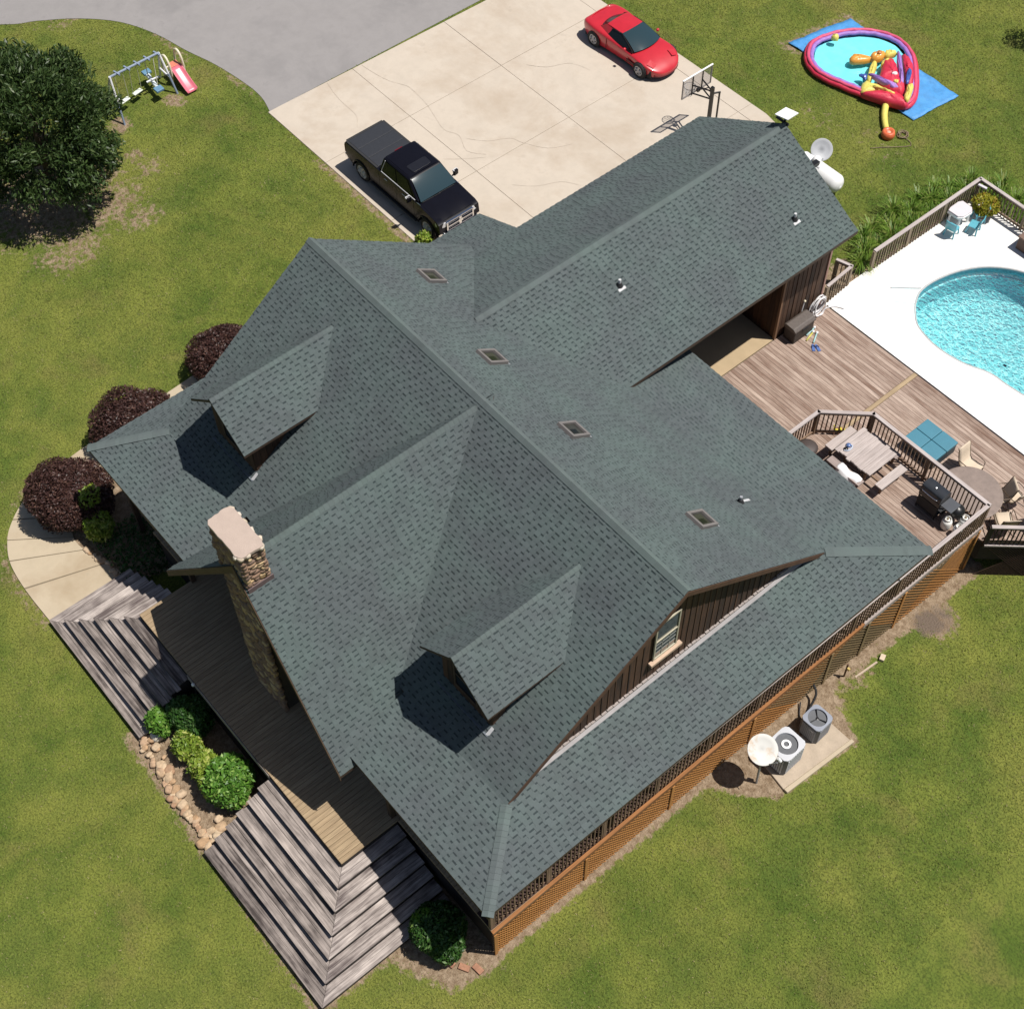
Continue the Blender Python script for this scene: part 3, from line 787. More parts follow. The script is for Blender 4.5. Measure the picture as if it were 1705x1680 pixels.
caps((0, 0, ZE), (1.43, YB, ZB), nv['front_porch_left'], nv['left_porch'])
caps((5.22, 21.95, 6.72), (5.22, 9.8, 6.72), nv['garage_left'], nv['garage_right'])
caps((8.61, 0.5, 8.35), (8.61, 7.1, 8.35), nv['gable_left'], nv['gable_right'])
caps((13.45, 2.40, 7.72), (13.45, 6.25, 7.72), nv['dorm_l0'], nv['dorm_r0'], 0.11)
caps((3.68, 2.40, 7.72), (3.68, 6.25, 7.72), nv['dorm_l1'], nv['dorm_r1'], 0.11)

# walls
w = MB()
w.box(1.75, 15.62, 2.1, 12.6, 1.5, 4.55)
walls = w.build('wall', mat('dark_log_wall', (0.055, 0.032, 0.02), 0.9, 0.3, 4), house)
gz = lambda y: ZR - abs(y - YR) * SM - 0.14
gm = MB()
gm.add([(15.62, 2.1, 4.5), (15.62, 12.5, 4.5), (15.62, 12.5, gz(12.5)), (15.62, YR, gz(YR)), (15.62, 2.1, gz(2.1)), (15.3, 2.1, 4.5), (15.3, 12.5, 4.5), (15.3, 12.5, gz(12.5)), (15.3, YR, gz(YR)), (15.3, 2.1, gz(2.1))],
       [(0, 1, 2, 3, 4), (9, 8, 7, 6, 5)])
gw = gm.build('gable_wall', SIDING, house)
y = 2.3
while y < 12.4:
    wv = 0.19; a, b = y, y + wv
    if not (6.62 < y + wv / 2 < 7.55):
        parts = [(4.70, None)]
    else: parts = [(4.70, 5.55), (7.30, None)]
    for z0, z1 in parts:
        za, zb2 = (gz(a), gz(b)) if z1 is None else (z1, z1)
        if min(za, zb2) - z0 < 0.03: continue
        MB().hexa([(15.622, a, z0), (15.642, a, z0), (15.642, b, z0), (15.622, b, z0), (15.622, a, za), (15.642, a, za), (15.642, b, zb2), (15.622, b, zb2)]).build('siding_board', SIDING, gw)
    MB().hexa([(15.642, b - .004, 4.70), (15.660, b - .004, 4.70), (15.660, b + .030, 4.70), (15.642, b + .030, 4.70), (15.642, b - .004, min(gz(b), gz(b + .03))), (15.660, b - .004, min(gz(b), gz(b + .03))), (15.660, b + .03, min(gz(b), gz(b + .03))), (15.642, b + .03, min(gz(b), gz(b + .03)))]).build('batten', SIDING, gw) if not (6.55 < b < 7.6) else None
    y += 0.215
# gable window
fr = MB()
for a_ in ((6.68, 6.72, 5.66, 7.25), (7.42, 7.46, 5.66, 7.25), (6.72, 7.42, 5.66, 5.71), (6.72, 7.42, 7.21, 7.25), (6.72, 7.42, 6.46, 6.50)):
    fr.box(15.66, 15.70, a_[0], a_[1], a_[2], a_[3])
win = fr.build('window', mat('window_cream', (0.42, 0.385, 0.29), 0.6, 0.1), house)
MB().box(15.655, 15.672, 6.72, 7.42, 5.72, 7.19).build('pane', mat('window_glass', (0.035, 0.042, 0.04), 0.05, 0.1, 2, coat=0.4), win)
MB().box(15.66, 15.78, 6.56, 7.58, 5.56, 5.655).build('sill', mat('sill_paint', (0.50, 0.36, 0.26), 0.7), win)
mm = MB()
for z in (5.92, 6.1, 6.28): mm.box(15.673, 15.68, 6.72, 7.42, z, z + .018)
for yy in (6.94, 7.18): mm.box(15.673, 15.681, yy, yy + .018, 5.72, 6.46)
mm.build('muntin', mat('muntin_grey', (0.25, 0.26, 0.24), 0.6), win)
# pale flashing along the wall foot, shingle-stepped upper edge
fl = MB(); rz = lambda x: ZE + 0.358 * (17.5 - x)
y = 2.25
while y < 12.2:
    e = random.uniform(15.655, 15.70)
    fl.add([(15.645, y, rz(15.645) + .06), (15.78, y, rz(15.78) + .028), (15.78, y + .2, rz(15.78) + .028), (15.645, y + .2, rz(15.645) + .06)], [(0, 1, 2, 3)]); y += .2
fl.build('wall_flashing', mat('galvanised_flashing', (0.28, 0.262, 0.262), 0.6, 0.15, 3), house)
fs = MB()
y = 2.3
while y < 12.2:
    k = random.uniform(.12, .20); fs.box(15.645, 15.70, y, y + k - .02, rz(15.68) + .045, rz(15.68) + .10 + random.uniform(-.02, .03)); y += k
fs.build('step_flashing', mat('galvanised_dull', (0.30, 0.26, 0.24), 0.7, 0.2, 3), house)
# rake boards of the main gable (right)
for s in (-1, 1):
    y1 = YR + s * (YR - YB)
    MB().hexa([(XR - .01, YR, ZR - .20), (XR + .015, YR, ZR - .20), (XR + .015, y1, ZB - .20), (XR - .01, y1, ZB - .20), (XR - .01, YR, ZR - .02), (XR + .015, YR, ZR - .02), (XR + .015, y1, ZB - .02), (XR - .01, y1, ZB - .02)]).build('rake_board', mat('rake_paint', (0.085, 0.042, 0.024), 0.8, 0.3, 4), house)
# front bay under the big gable
by = MB(); bz = lambda x: 8.35 - abs(x - 8.61) * 1.153 - .16
by.add([(5.3, 1.88, 1.6), (11.9, 1.88, 1.6), (11.9, 1.88, bz(11.9)), (8.61, 1.88, bz(8.61)), (5.3, 1.88, bz(5.3)), (5.3, 2.2, 1.6), (11.9, 2.2, 1.6), (11.9, 2.2, bz(11.9)), (8.61, 2.2, bz(8.61)), (5.3, 2.2, bz(5.3))], [(0, 1, 2, 3, 4), (1, 6, 7, 2), (5, 0, 4, 9)])
by.build('bay_wall', SIDING, house)
# gable fascia boards along the front rakes
for sg in (-1, 1):
    xa_, xb_ = 8.61, 8.61 + sg * 3.86
    MB().hexa([(xa_, -.105, 8.35 - .30), (xa_, -.082, 8.35 - .30), (xb_, -.452, 3.9 - .26), (xb_, -.475, 3.9 - .26), (xa_, -.105, 8.35 - .01), (xa_, -.082, 8.35 - .01), (xb_, -.452, 3.9 - .01), (xb_, -.475, 3.9 - .01)]).build('rake_board', mat('rake_front', (0.085, 0.05, 0.03), 0.8, 0.3, 4), house)
# porch posts
for x, yy in ((17.0, .5), (17.0, 4.3), (17.0, 8.0), (17.0, 11.7), (17.0, 15.0), (13.2, .35), (4.0, .35), (0.45, .5), (0.45, 5.0), (0.45, 9.5), (0.45, 13.7)):
    h0 = 1.65 if x > 2 else max(0, H(x, yy) - .05)
    MB().box(x - .07, x + .07, yy - .07, yy + .07, h0, 4.1).build('post', TRIM, house)
# left porch floor and side wall, out of sight under the eave
MB().box(0.25, 1.76, 0.6, 14.0, 0.9, 1.62).build('porch_floor', DECKY, house)
# garage: back range, breezeway and shed
g = MB(); g.box(2.3, 7.98, 19.72, 21.75, 0.6, 4.75); g.box(2.3, 5.2, 12.6, 19.72, 0.6, 4.75)
gar = g.build('garage_wall', mat('garage_dark_wall', (0.045, 0.028, 0.02), 0.9, 0.3, 4), house)
for k in range(10):
    y0 = 19.72 + k * 0.203
    MB().box(7.985, 8.012 + random.uniform(-.004, .01), y0, y0 + random.uniform(.165, .19), 1.0, 4.72).build('siding_board', SIDING, gar)
for k in range(14):
    x0 = 5.2 + k * 0.2
    MB().box(x0, x0 + .188, 19.695, 19.718, 1.0, 4.7).build('siding_board', SIDING, gar)
MB().box(7.97, 8.05, 19.66, 19.74, 1.0, 4.75).build('corner_board', mat('corner_trim', (0.20, 0.11, 0.06), 0.8), gar)
MB().box(7.97, 8.05, 21.70, 21.78, 1.0, 4.75).build('corner_board', mat('corner_trim_pink', (0.34, 0.20, 0.16), 0.8), gar)
gt = MB(); gt.add([(2.3, 21.76, 4.7), (7.98, 21.76, 4.7), (7.98, 21.76, 4.95), (5.22, 21.76, 6.5), (2.3, 21.76, 4.95)], [(4, 3, 2, 1, 0)])
gt.build('garage_gable', SIDING, house)
bs = MB(); bs.box(5.2, 8.02, 15.3, 19.68, 0.7, 1.012); bs.build('breezeway_slab', SLABT, house)
MB().box(5.2, 8.2, 12.6, 15.2, 0.6, 4.0).build('link_wall', mat('link_wall_dark', (0.04, 0.028, 0.02), 0.9, 0.3, 4), house)

# skylights (rear slope)
def rear(x, yv): return (x, yv, ZB + SM * (12.70 - yv))
sl = MB()
for (xc, yc) in ((3.13, 9.92), (6.97, 8.95), (10.15, 8.98), (13.95, 9.85)):
    bx = 0.30; byv = 0.36; fr = MB()
    nn = nv['rear_upper']; u = Vector((1, 0, 0)); v = Vector((0, -1, SM)).normalized(); c = Vector(rear(xc, yc))
    def q(a, b, h): return c + u * a + v * b + nn * h
    for (a0, a1, b0, b1) in ((-bx, bx, -byv, -byv + .085), (-bx, bx, byv - .085, byv), (-bx, -bx + .075, -byv + .085, byv - .085), (bx - .075, bx, -byv + .085, byv - .085)):
        fr.hexa([q(a0, b0, 0), q(a1, b0, 0), q(a1, b1, 0), q(a0, b1, 0), q(a0, b0, .10), q(a1, b0, .10), q(a1, b1, .10), q(a0, b1, .10)])
    so = fr.build('skylight', mat('skylight_frame_taupe', (0.17, 0.155, 0.15), 0.5, 0.08), house)
    p_ = MB(); p_.add([q(-bx + .07, -byv + .08, .05), q(bx - .07, -byv + .08, .05), q(bx - .07, byv - .08, .05), q(-bx + .07, byv - .08, .05)], [(0, 1, 2, 3)])
    p_.build('pane', mat('skylight_glass', (0.04, 0.04, 0.036), 0.15, 0.3, 5), so)
    p_ = MB(); p_.add([q(-.02, -.08, .055), q(.14, -.08, .055), q(.14, .14, .055), q(-.02, .14, .055)], [(0, 1, 2, 3)])
    p_.build('shade', mat('skylight_dark', (0.008, 0.01, 0.012), 0.1), so)
    ap = MB(); ap.hexa([q(-bx - .04, -byv - .06, .018), q(bx + .04, -byv - .06, .018), q(bx + .04, -byv, .018), q(-bx - .04, -byv, .018), q(-bx - .04, -byv - .06, .035), q(bx + .04, -byv - .06, .035), q(bx + .04, -byv, .035), q(-bx - .04, -byv, .035)])
    ap.build('apron', GREYM, so)
# vent pipes
for (x, yv, key, dx, dy) in ((13.62, 11.79, 'rear_upper', 0, 1), (6.42, 14.09, 'garage_right', 1, 0), (7.46, 20.27, 'garage_right', 1, 0)):
    P_ = PLANES[key]; z = P_['zf'](x, yv)
    vp = MB().tube((x, yv, z - .1), (x, yv, z + .24), .042, 10).build('vent_pipe', mat('vent_white', (0.55, 0.55, 0.56), 0.5) if key != 'rear_upper' else GREYM, house, smooth=False)
    MB().tube((x, yv, z - .02), (x, yv, z + .12), .11, 10, .06).build('boot', BLACKM, vp)
    nn = P_['n']; s = Vector((dx, dy, 0)); f = MB()
    a = Vector((x, yv, z)) + s * .08
    t_ = Vector((-dy, dx, 0))
    w_, l_ = (.13, .075) if key != 'rear_upper' else (.04, .3)
    pts = []
    for aa, bb in ((-w_, 0), (w_, 0), (w_, l_), (-w_, l_)):
        pp = a + t_ * aa + s * bb; pp.z = P_['zf'](pp.x, pp.y) + .03; pts.append(pp)
    f.add(pts, [(0, 1, 2, 3)]); f.build('base_flashing', mat('vent_flashing', (0.50, 0.50, 0.51), 0.6), vp)
# flood lamps and panel at the far garage gable
m_ = MB(); m_.add([(4.95, 21.72, 7.05), (5.42, 21.78, 7.1), (5.42, 22.25, 7.1), (4.95, 22.2, 7.05), (4.95, 21.72, 7.02), (5.42, 21.78, 7.07), (5.42, 22.25, 7.07), (4.95, 22.2, 7.02)], [(0, 1, 2, 3), (7, 6, 5, 4), (0, 4, 5, 1), (1, 5, 6, 2), (2, 6, 7, 3), (3, 7, 4, 0)])
t = thing('panel_antenna', 'small white flat panel on a black bracket at the garage ridge end', 'antenna', (5.15, 21.95, 6.6))
m_.build('panel', WHITE, t)
MB().tube((5.18, 21.96, 6.5), (5.18, 21.98, 7.03), .035, 8).box(4.85, 5.35, 21.93, 21.99, 6.72, 6.78).build('bracket', BLACK, t)
t = thing('flood_lamp', 'small black floodlight under the right slope of the garage gable end', 'lamp', (6.5, 22.0, 5.9))
MB().box(6.42, 6.58, 21.96, 22.2, 5.86, 6.0).build('lamp_head', BLACK, t); MB().tube((6.5, 21.76, 5.8), (6.5, 22.0, 5.92), .03).build('arm', BLACK, t)

# ------------------------------------------------------------------ chimney
CX0, CX1, CY0, CY1, CT = 7.80, 9.10, -0.06, 0.56, 9.18
core = MB(); core.box(CX0 + .05, CX1 - .05, CY0 + .05, CY1 - .05, 1.65, CT - .05)
chim = core.build('chimney', mat('mortar', (0.05, 0.04, 0.03), 0.95, 0.2, 6), house)
def stone_mesh(sx, sy, sz, seed, m):
    import bmesh
    r = random.Random(seed); bm = bmesh.new(); bmesh.ops.create_cube(bm, size=1)
    bmesh.ops.bevel(bm, geom=bm.edges[:], offset=0.22, segments=1, affect='EDGES')
    for v in bm.verts:
        v.co = Vector((v.co.x * sx * (1 + r.uniform(-.14, .14)), v.co.y * sy * (1 + r.uniform(-.14, .14)), v.co.z * sz * (1 + r.uniform(-.14, .14))))
    for f in bm.faces: f.smooth = True
    me = bpy.data.meshes.new('stone'); bm.to_mesh(me); bm.free(); me.materials.append(m); return me
def stone_mat(name, cols, rough=0.9):
    m = bpy.data.materials.new(name); nt, b, o = nodes_of(m); v, r = objpos(nt)
    rp = nt.nodes.new('ShaderNodeValToRGB'); rp.color_ramp.interpolation = 'LINEAR'
    e = rp.color_ramp.elements
    for i, c in enumerate(cols):
        el_ = e[i] if i < 2 else e.new(0.5)
        el_.position = i / (len(cols) - 1); el_.color = (*c, 1)
    nt.links.new(r, rp.inputs[0])
    n1 = noise(nt, v, 9.0, 4, 0.65)
    c = mixrgb(nt, mathn(nt, 'MULTIPLY', ramp(nt, n1, 0.35, 0.7), 0.5), rp.outputs[0], (0.10, 0.07, 0.045))
    nt.links.new(c, b.inputs['Base Color']); b.inputs['Roughness'].default_value = rough
    bump(nt, b, n1, 0.5, 0.02); return m
CH_ST = stone_mat('chimney_stone_mix', [(0.42, 0.26, 0.12), (0.56, 0.42, 0.25), (0.28, 0.17, 0.11), (0.62, 0.49, 0.34), (0.38, 0.22, 0.10), (0.22, 0.15, 0.12)])
STN = [stone_mesh(.26, .13, .115, i, CH_ST) for i in range(8)]
STS = [stone_mesh(.19, .12, .10, 20 + i, CH_ST) for i in range(8)]
def course(z0, z1, fixed, a0, a1, axis_, out, hmean, wmean, cap, meshes):
    z = z0
    while z < z1 - .03:
        h = hmean * random.uniform(.8, 1.2); a = a0 - random.uniform(0, .06)
        while a < a1 - .02:
            w_ = min(wmean * random.uniform(.65, 1.35), a1 + .03 - a)
            c = a + w_ / 2; zz = z + h / 2 + random.uniform(-.015, .015)
            loc = (c, fixed + random.uniform(-.012, .012), zz) if axis_ == 0 else (fixed + random.uniform(-.012, .012), c, zz)
            cap.append((loc, axis_, w_, h)); a += w_
        z += h
    return cap
st_list = []
course(7.5, CT - .1, CX1 - .06, CY0, CY1, 1, 1, .105, .20, st_list, STS)
course(1.68, CT - .1, CY0 + .06, CX0, CX1, 0, 1, .15, .27, st_list, STN)
rest = MB()
rest_l = []
course(7.2, CT - .1, CX0 + .06, CY0, CY1, 1, 1, .13, .24, rest_l, STN); course(7.2, CT - .1, CY1 - .06, CX0, CX1, 0, 1, .13, .26, rest_l, STN)
for i, (loc, ax, w_, h) in enumerate(st_list + rest_l):
    me_ = random.choice(STN); s = (w_ / .26 * .96, 1.0, h / .115 * .95)
    if i < 300:
        piece('stone', me_, chim, rel(loc, house), (random.uniform(-.06, .06), random.uniform(-.1, .1), math.pi / 2 if ax else 0), s)
    else:
        V = [Vector((v.co.x * s[0], v.co.y * s[1], v.co.z * s[2])) for v in me_.vertices]
        if ax: V = [Vector((-v.y, v.x, v.z)) for v in V]
        rest.add([v + Vector(loc) for v in V], [tuple(p.vertices) for p in me_.polygons])
rest.build('stone', CH_ST, chim, smooth=True, kind='stuff')
capp = []
for k in range(28):
    t = k / 28 * 2 * math.pi
    ex = (CX1 - CX0) / 2 + .04 + random.uniform(-.015, .025); ey = (CY1 - CY0) / 2 + .04 + random.uniform(-.012, .02)
    c_, s_ = math.cos(t), math.sin(t); q_ = max(abs(c_), abs(s_)); capp.append(((CX0 + CX1) / 2 + c_ / q_ * ex, (CY0 + CY1) / 2 + s_ / q_ * ey))
MB().prism(capp, CT - .05, CT + .05).build('cap', mat('chimney_cap_concrete', (0.43, 0.34, 0.285), 0.9, 0.07, 4, bmp=0.3), chim, bev=0.015)
PALE = stone_mat('pale_cap_stone', [(0.66, 0.56, 0.46), (0.60, 0.50, 0.38), (0.72, 0.64, 0.54)])
for (x, y_) in ((CX1 - .02, CY0 + .02), (CX1 - .12, CY0 - .01), (CX1, CY0 + .2), (CX1 + .01, CY1 - .05), (CX0 + .02, CY1), (CX0 + .25, CY1 + .02), (CX0 + .5, CY1 + .02), (CX0 + .8, CY1 + .02), (CX1 - .2, CY1 + .02)):
    piece('cap_stone', stone_mesh(.17, .13, .11, random.random(), PALE), chim, rel((x, y_, CT - .03), house), (0, 0, random.uniform(0, 3)))
zf_ = PLANES['gable_right']['zf']
MB().hexa([(CX1 + .012, CY0 - .03, zf_(CX1, 0) - .05), (CX1 + .04, CY0 - .03, zf_(CX1, 0) - .05), (CX1 + .04, CY1 + .05, zf_(CX1, 0) - .05), (CX1 + .012, CY1 + .05, zf_(CX1, 0) - .05), (CX1 + .012, CY0 - .03, zf_(CX1, 0) + .14), (CX1 + .04, CY0 - .03, zf_(CX1, 0) + .14), (CX1 + .04, CY1 + .05, zf_(CX1, 0) + .14), (CX1 + .012, CY1 + .05, zf_(CX1, 0) + .14)]).build('chimney_flashing', mat('flashing_purple', (0.13, 0.09, 0.09), 0.6), chim)
# ------------------------------------------------------------------ front porch deck and steps
ZD = 1.65
porch = thing('front_porch', 'long weathered wooden porch floor in the shade along the front of the house', 'porch', (8.6, 0, 0))
x = 1.85
while x < 17.1:
    y0 = (-1.40 if 4.02 <= x + .07 <= 13.40 else 0.36)
    me_ = board_mesh('py', .133, 2.15 - y0, .04, DECKY)
    piece('floor_board', me_, porch, rel((x + .07, (2.15 + y0) / 2, ZD - .04), porch)); x += .141
MB().box(1.9, 17.1, 0.45, 2.0, 0.2, ZD - .05).box(4.06, 13.36, -1.34, 0.44, 0.0, ZD - .05).build('deck_frame', RISER, porch)
for x0, x1, y in ((6.42, 10.28, -1.415),):
    MB().box(x0, x1, y - .02, y, 1.42, ZD - .005).build('rim_board', GREYX, porch)
# side deck under the right porch roof
MB().box(16.55, 17.11, 0.37, 2.15, ZD - .03, ZD + .004).build('side_floor_and_shade', mat('dark_red_floor_and_shade', (0.045, 0.022, 0.016), 0.8, 0.3, 4), porch)  # dark sheet over the sunlit boards, colour stands in for eave shade
sdk = MB().box(15.64, 17.10, 2.15, 12.75, 1.5, ZD).build('side_floor_and_shade', mat('dark_red_floor_and_shade', (0.045, 0.022, 0.016), 0.8, 0.3, 4), porch)

def stairs(name, label, cx, cy, sgn, dx, dy, n, xa, ys_, group):
    """steps wrapping an outside corner; cx, cy is the top corner, treads run along x in front and along y at the side"""
    t = thing(name, label, 'steps', (cx, cy, 0), 0, group)
    rise = ZD / (n + 1)
    for i in range(1, n + 1):
        z = ZD - rise * i
        xo, xi = cx + sgn * dx * i, cx + sgn * dx * (i - 1)
        yo, yi = cy - dy * i, cy - dy * (i - 1)
        for k in range(2):   # two planks to a tread, mitred at the corner
            f0, f1 = k / 2, (k + 1) / 2
            e = .004
            lip = .03 if k == 1 else 0
            ya, yb = yi - (yi - yo) * f0 - e, yi - (yi - yo) * f1 - lip + e
            xa_, xb_ = xi + (xo - xi) * f0, xi + (xo - xi) * f1 + sgn * lip
            zz = z + random.uniform(-.004, .004)
            w1 = random.uniform(-.006, .006); end = xa + random.uniform(-.02, .02)
            pf = [(end, yb + w1), (xb_ - sgn * e, yb), (xa_ - sgn * e, ya), (end, ya)]
            MB().prism(pf if sgn > 0 else pf[::-1], zz - .04, zz).build('tread_board', GREYX, t)
            ps = [(xb_, yb + e), (xb_, ys_(i)), (xa_ + sgn * e * 2, ys_(i)), (xa_ + sgn * e * 2, ya + e)]
            MB().prism(ps if sgn > 0 else ps[::-1], zz - .04 + .001, zz + .001).build('tread_board', GREYY, t)
        MB().box(min(xa, xi - sgn * .012), max(xa, xi - sgn * .012), yi + .001, yi + .018, z - .03, z + rise - .041).build('riser_board', RISER, t)
        MB().box(min(xi, xi - sgn * .018), max(xi, xi - sgn * .018), yi + .02, ys_(i), z - .03, z + rise - .041).build('riser_board', RISER, t)
    i = n
    xo, yo = cx + sgn * dx * n, cy - dy * n
    MB().box(min(xa, xo), max(xa, xo), yo, yo + .02, -.05, ZD - rise * n - .04).build('riser_board', RISER, t)
    MB().box(min(xo, xo - sgn * .02), max(xo, xo - sgn * .02), yo + .02, ys_(n), -.05, ZD - rise * n - .04).build('riser_board', RISER, t)
    MB().box(min(xa, cx), max(xa, cx), cy - .01, cy + .01, .0, ZD - .05).build('string_board', RISER, t)
    # side skirt closing the open end
    sk = MB()
    for i in range(1, n + 1):
        z = ZD - rise * i
        sk.box(xa + .01 * sgn, xa + .035 * sgn, cy - dy * i + .01, cy - dy * (i - 1), -.05, z - .042) if sgn > 0 else sk.box(xa - .035, xa - .01, cy - dy * i + .01, cy - dy * (i - 1), -.05, z - .042)
    sk.build('end_skirt', RISER, t)
    return t
stairs('corner_steps', 'wide grey wooden steps wrapping the near front porch corner beside the dark corner shrub', 13.39, -1.40, 1, .351, .384, 6, 10.27, lambda i: 0.34, 'steps of the front porch')
stairs('corner_steps', 'grey wooden steps wrapping the left porch corner between concrete walk and shrub bed', 4.02, -1.40, -1, .412, .308, 6, 6.40, lambda i: -0.55 + .05 * (6 - i), 'steps of the front porch')

# ------------------------------------------------------------------ raised back deck with railing
ud = thing('raised_deck', 'raised wooden deck with clipped corner behind the house, holding the picnic table and grill', 'deck', (14.5, 16, 0))
y = 12.75
while y < 18.55:
    yc = y + .07
    x0 = 11.73 if yc < 17.42 else 11.73 + (yc - 17.42) * .955
    me_ = board_mesh('ud', 17.12 - x0, .136, .04, DECKX)
    piece('floor_board', me_, ud, rel(((17.12 + x0) / 2, yc, ZD - .04), ud)); y += .14
UDP = [(11.75, 12.8), (17.08, 12.8), (17.08, 18.5), (12.86, 18.5), (11.75, 17.4)]
MB().prism(UDP, .5, ZD - .05).build('deck_frame', RISER, ud)

def railing(name, label, pts, zd, h, wood_rail, step=.128, group=None, post_every=1.9, bw=.032, rail_w=.058, bal=None, low=.07, caponly=False):
    t = thing(name, label, 'railing', (pts[0][0], pts[0][1], zd), 0, group)
    bal = bal or BALU
    me_ = None
    for i in range(len(pts) - 1):
        a = Vector((*pts[i], zd)); b = Vector((*pts[i + 1], zd)); d = b - a; L = d.length; d.normalize(); rz = math.atan2(d.y, d.x)
        c = (a + b) / 2
        wr = wood_rail if abs(d.y) > .7 else RAILX
        MB().obox((0, 0, 0), (L / 2 + (.035 if i else 0.0), rail_w, .022)).build('top_rail', RAILX, t, loc=rel((c.x, c.y, zd + h - .022), t), local=True).rotation_euler = (0, 0, rz)
        MB().obox((0, 0, 0), (L / 2, .022, .045)).build('upper_rail', BALU, t, loc=rel((c.x, c.y, zd + h - .095), t), local=True).rotation_euler = (0, 0, rz)
        MB().obox((0, 0, 0), (L / 2, .022, .04)).build('bottom_rail', BALU, t, loc=rel((c.x, c.y, zd + low + .04), t), local=True).rotation_euler = (0, 0, rz)
        nb = int(L / step); mb_ = board_mesh('bal%.2f' % h, bw, bw, h - .06 - low + .05, bal)
        off = Vector((-d.y, d.x, 0)) * (-.034)
        for k in range(nb):
            p = a + d * ((k + .5) * L / nb) + off
            piece('baluster', mb_, t, rel((p.x, p.y, zd + low - .05), t), (0, 0, rz + random.uniform(-.03, .03)))
        npst = max(1, round(L / post_every))
        for k in range(npst + (1 if i == len(pts) - 2 else 0)):
            p = a + d * (k * L / npst)
            piece('post', board_mesh('post%.2f' % h, .09, .09, h - .04 + .2, bal), t, rel((p.x, p.y, zd - .2), t), (0, 0, rz))
    return t
railing('deck_railing', 'long dark baluster railing round the raised deck and down the right side of the house', [(17.05, 0.42), (17.14, 18.57), (12.84, 18.57), (11.73, 17.40), (11.73, 15.3)], ZD, 1.06, RAILW)
# rim boards with the orange stain below the railing
rimt = MB()
lat = thing('lattice_skirt', 'orange-brown diagonal lattice skirt under the right side of the porch and raised deck', 'lattice', (17.16, 9.5, 0))
MB().box(17.15, 17.20, 0.36, 13.6, 1.43, 1.645).build('rim_board', ORANGE_X, lat)
MB().box(17.15, 17.20, 13.61, 18.62, 1.43, 1.645).build('rim_board', RAILW, lat)
MB().box(17.13, 17.22, 0.34, 13.6, 1.66, 1.685).build('edge_board', ORANGE_X, lat)
MB().box(17.13, 17.22, 13.61, 18.64, 1.66, 1.685).build('edge_board', RAILW, lat)
LATG = wood('lattice_wood_old', (0.30, 0.21, 0.10), (0.17, 0.12, 0.06), 0, 0.4, 0.25)
def strip(p, q, xx, m, par, w=.0105, thick=.010):
    a = Vector((xx, *p)); b = Vector((xx, *q)); d = (b - a).normalized(); s = Vector((1, 0, 0)).cross(d) * w
    n = Vector((thick, 0, 0))
    MB().hexa([a - s, b - s, b + s, a + s, a - s + n, b - s + n, b + s + n, a + s + n][0:8]).build('lattice_strip', m, par)
def ground_r(y): return H(17.2, y) - .04
step = 0.150; ztop = 1.44
y = 0.38 - 1.6
while y < 18.6:
    for d in (1, -1):
        # strip from bottom to top at 45 degrees
        ya = y if d > 0 else y
        zb = ground_r(min(max(y, .4), 18.6)); L = ztop - zb
        if d > 0: p, q = (y, zb), (y + L, ztop)
        else: p, q = (y, zb), (y - L, ztop)
        # clip to 0.38..18.6
        def cl(p, q, lo=.38, hi=18.6):
            (y0, z0), (y1, z1) = p, q
            if max(y0, y1) <= lo or min(y0, y1) >= hi: return None
            def at(yv): return z0 + (z1 - z0) * (yv - y0) / (y1 - y0)
            P0 = (min(max(y0, lo), hi), at(min(max(y0, lo), hi))); P1 = (min(max(y1, lo), hi), at(min(max(y1, lo), hi)))
            return P0, P1
        c_ = cl(p, q)
        if c_ and abs(c_[0][0] - c_[1][0]) > .05:
            strip(c_[0], c_[1], 17.165 if d > 0 else 17.177, LATT if (y < 11.5 or y > 15.6) else LATG, lat)
    y += step
for yy in (0.42, 3.4, 6.4, 9.4, 12.4, 13.9, 15.4, 18.58):
    MB().box(17.19, 17.215, yy - .045, yy + .045, ground_r(yy), 1.43).build('batten', LATT if yy < 11 or yy > 15 else LATG, lat)
MB().box(17.06, 17.10, 0.4, 18.5, -.7, 1.4).build('shade_backing', mat('crawl_space_shade', (0.03, 0.018, 0.012), 0.9, 0.4, 4), lat)  # near-black sheet close behind the strips, paints in the shade under the deck

# ------------------------------------------------------------------ pool-side wooden deck
pd = thing('poolside_deck', 'broad sun-bleached wooden deck of long planks between the house and the pool', 'deck', (12.5, 19, 0))
y = 15.3
while y < 22.0:
    yc = y + .07
    xe = 17.12 if yc < 18.62 else min(17.42 + (yc - 18.62) / 1.1, 19.8)
    if yc > 18.62 or True:
        s0 = 8.05
        piece('floor_board', board_mesh('pd', 11.86 - s0, .136, .04, DECKX), pd, rel(((11.86 + s0) / 2, yc, 0.97), pd))
        if yc > 18.62 or yc < 18.62:
            piece('floor_board', board_mesh('pd', xe - 12.02, .136, .04, DECKX), pd, rel(((xe + 12.02) / 2, yc, 0.97), pd))
    y += .14
piece('joint_board', board_mesh('pj', .14, 6.75, .045, DECKY), pd, rel((11.94, 18.65, .97), pd))
MB().box(8.06, 17.0, 15.3, 22.0, .1, .965).build('deck_frame', RISER, pd)
PDX = lambda yv: 17.42 + (yv - 18.62) / 1.1
MB().prism([(17.0, 18.6), (17.38, 18.66), (19.7, 21.2), (19.7, 22.0), (17.0, 22.0)], .1, .965).build('deck_frame', RISER, pd)
railing('corner_railing', 'black baluster railing on the diagonal edge of the poolside deck at the right edge', [(17.44, 18.66), (19.75, 21.2)], 1.0, 0.86, RAILW, bal=mat('rail_black', (0.03, 0.022, 0.018), 0.8), step=.125)
lk = thing('corner_lattice', 'dark shaded lattice skirt under the diagonal edge of the poolside deck', 'lattice', (17.44, 18.64, 0))
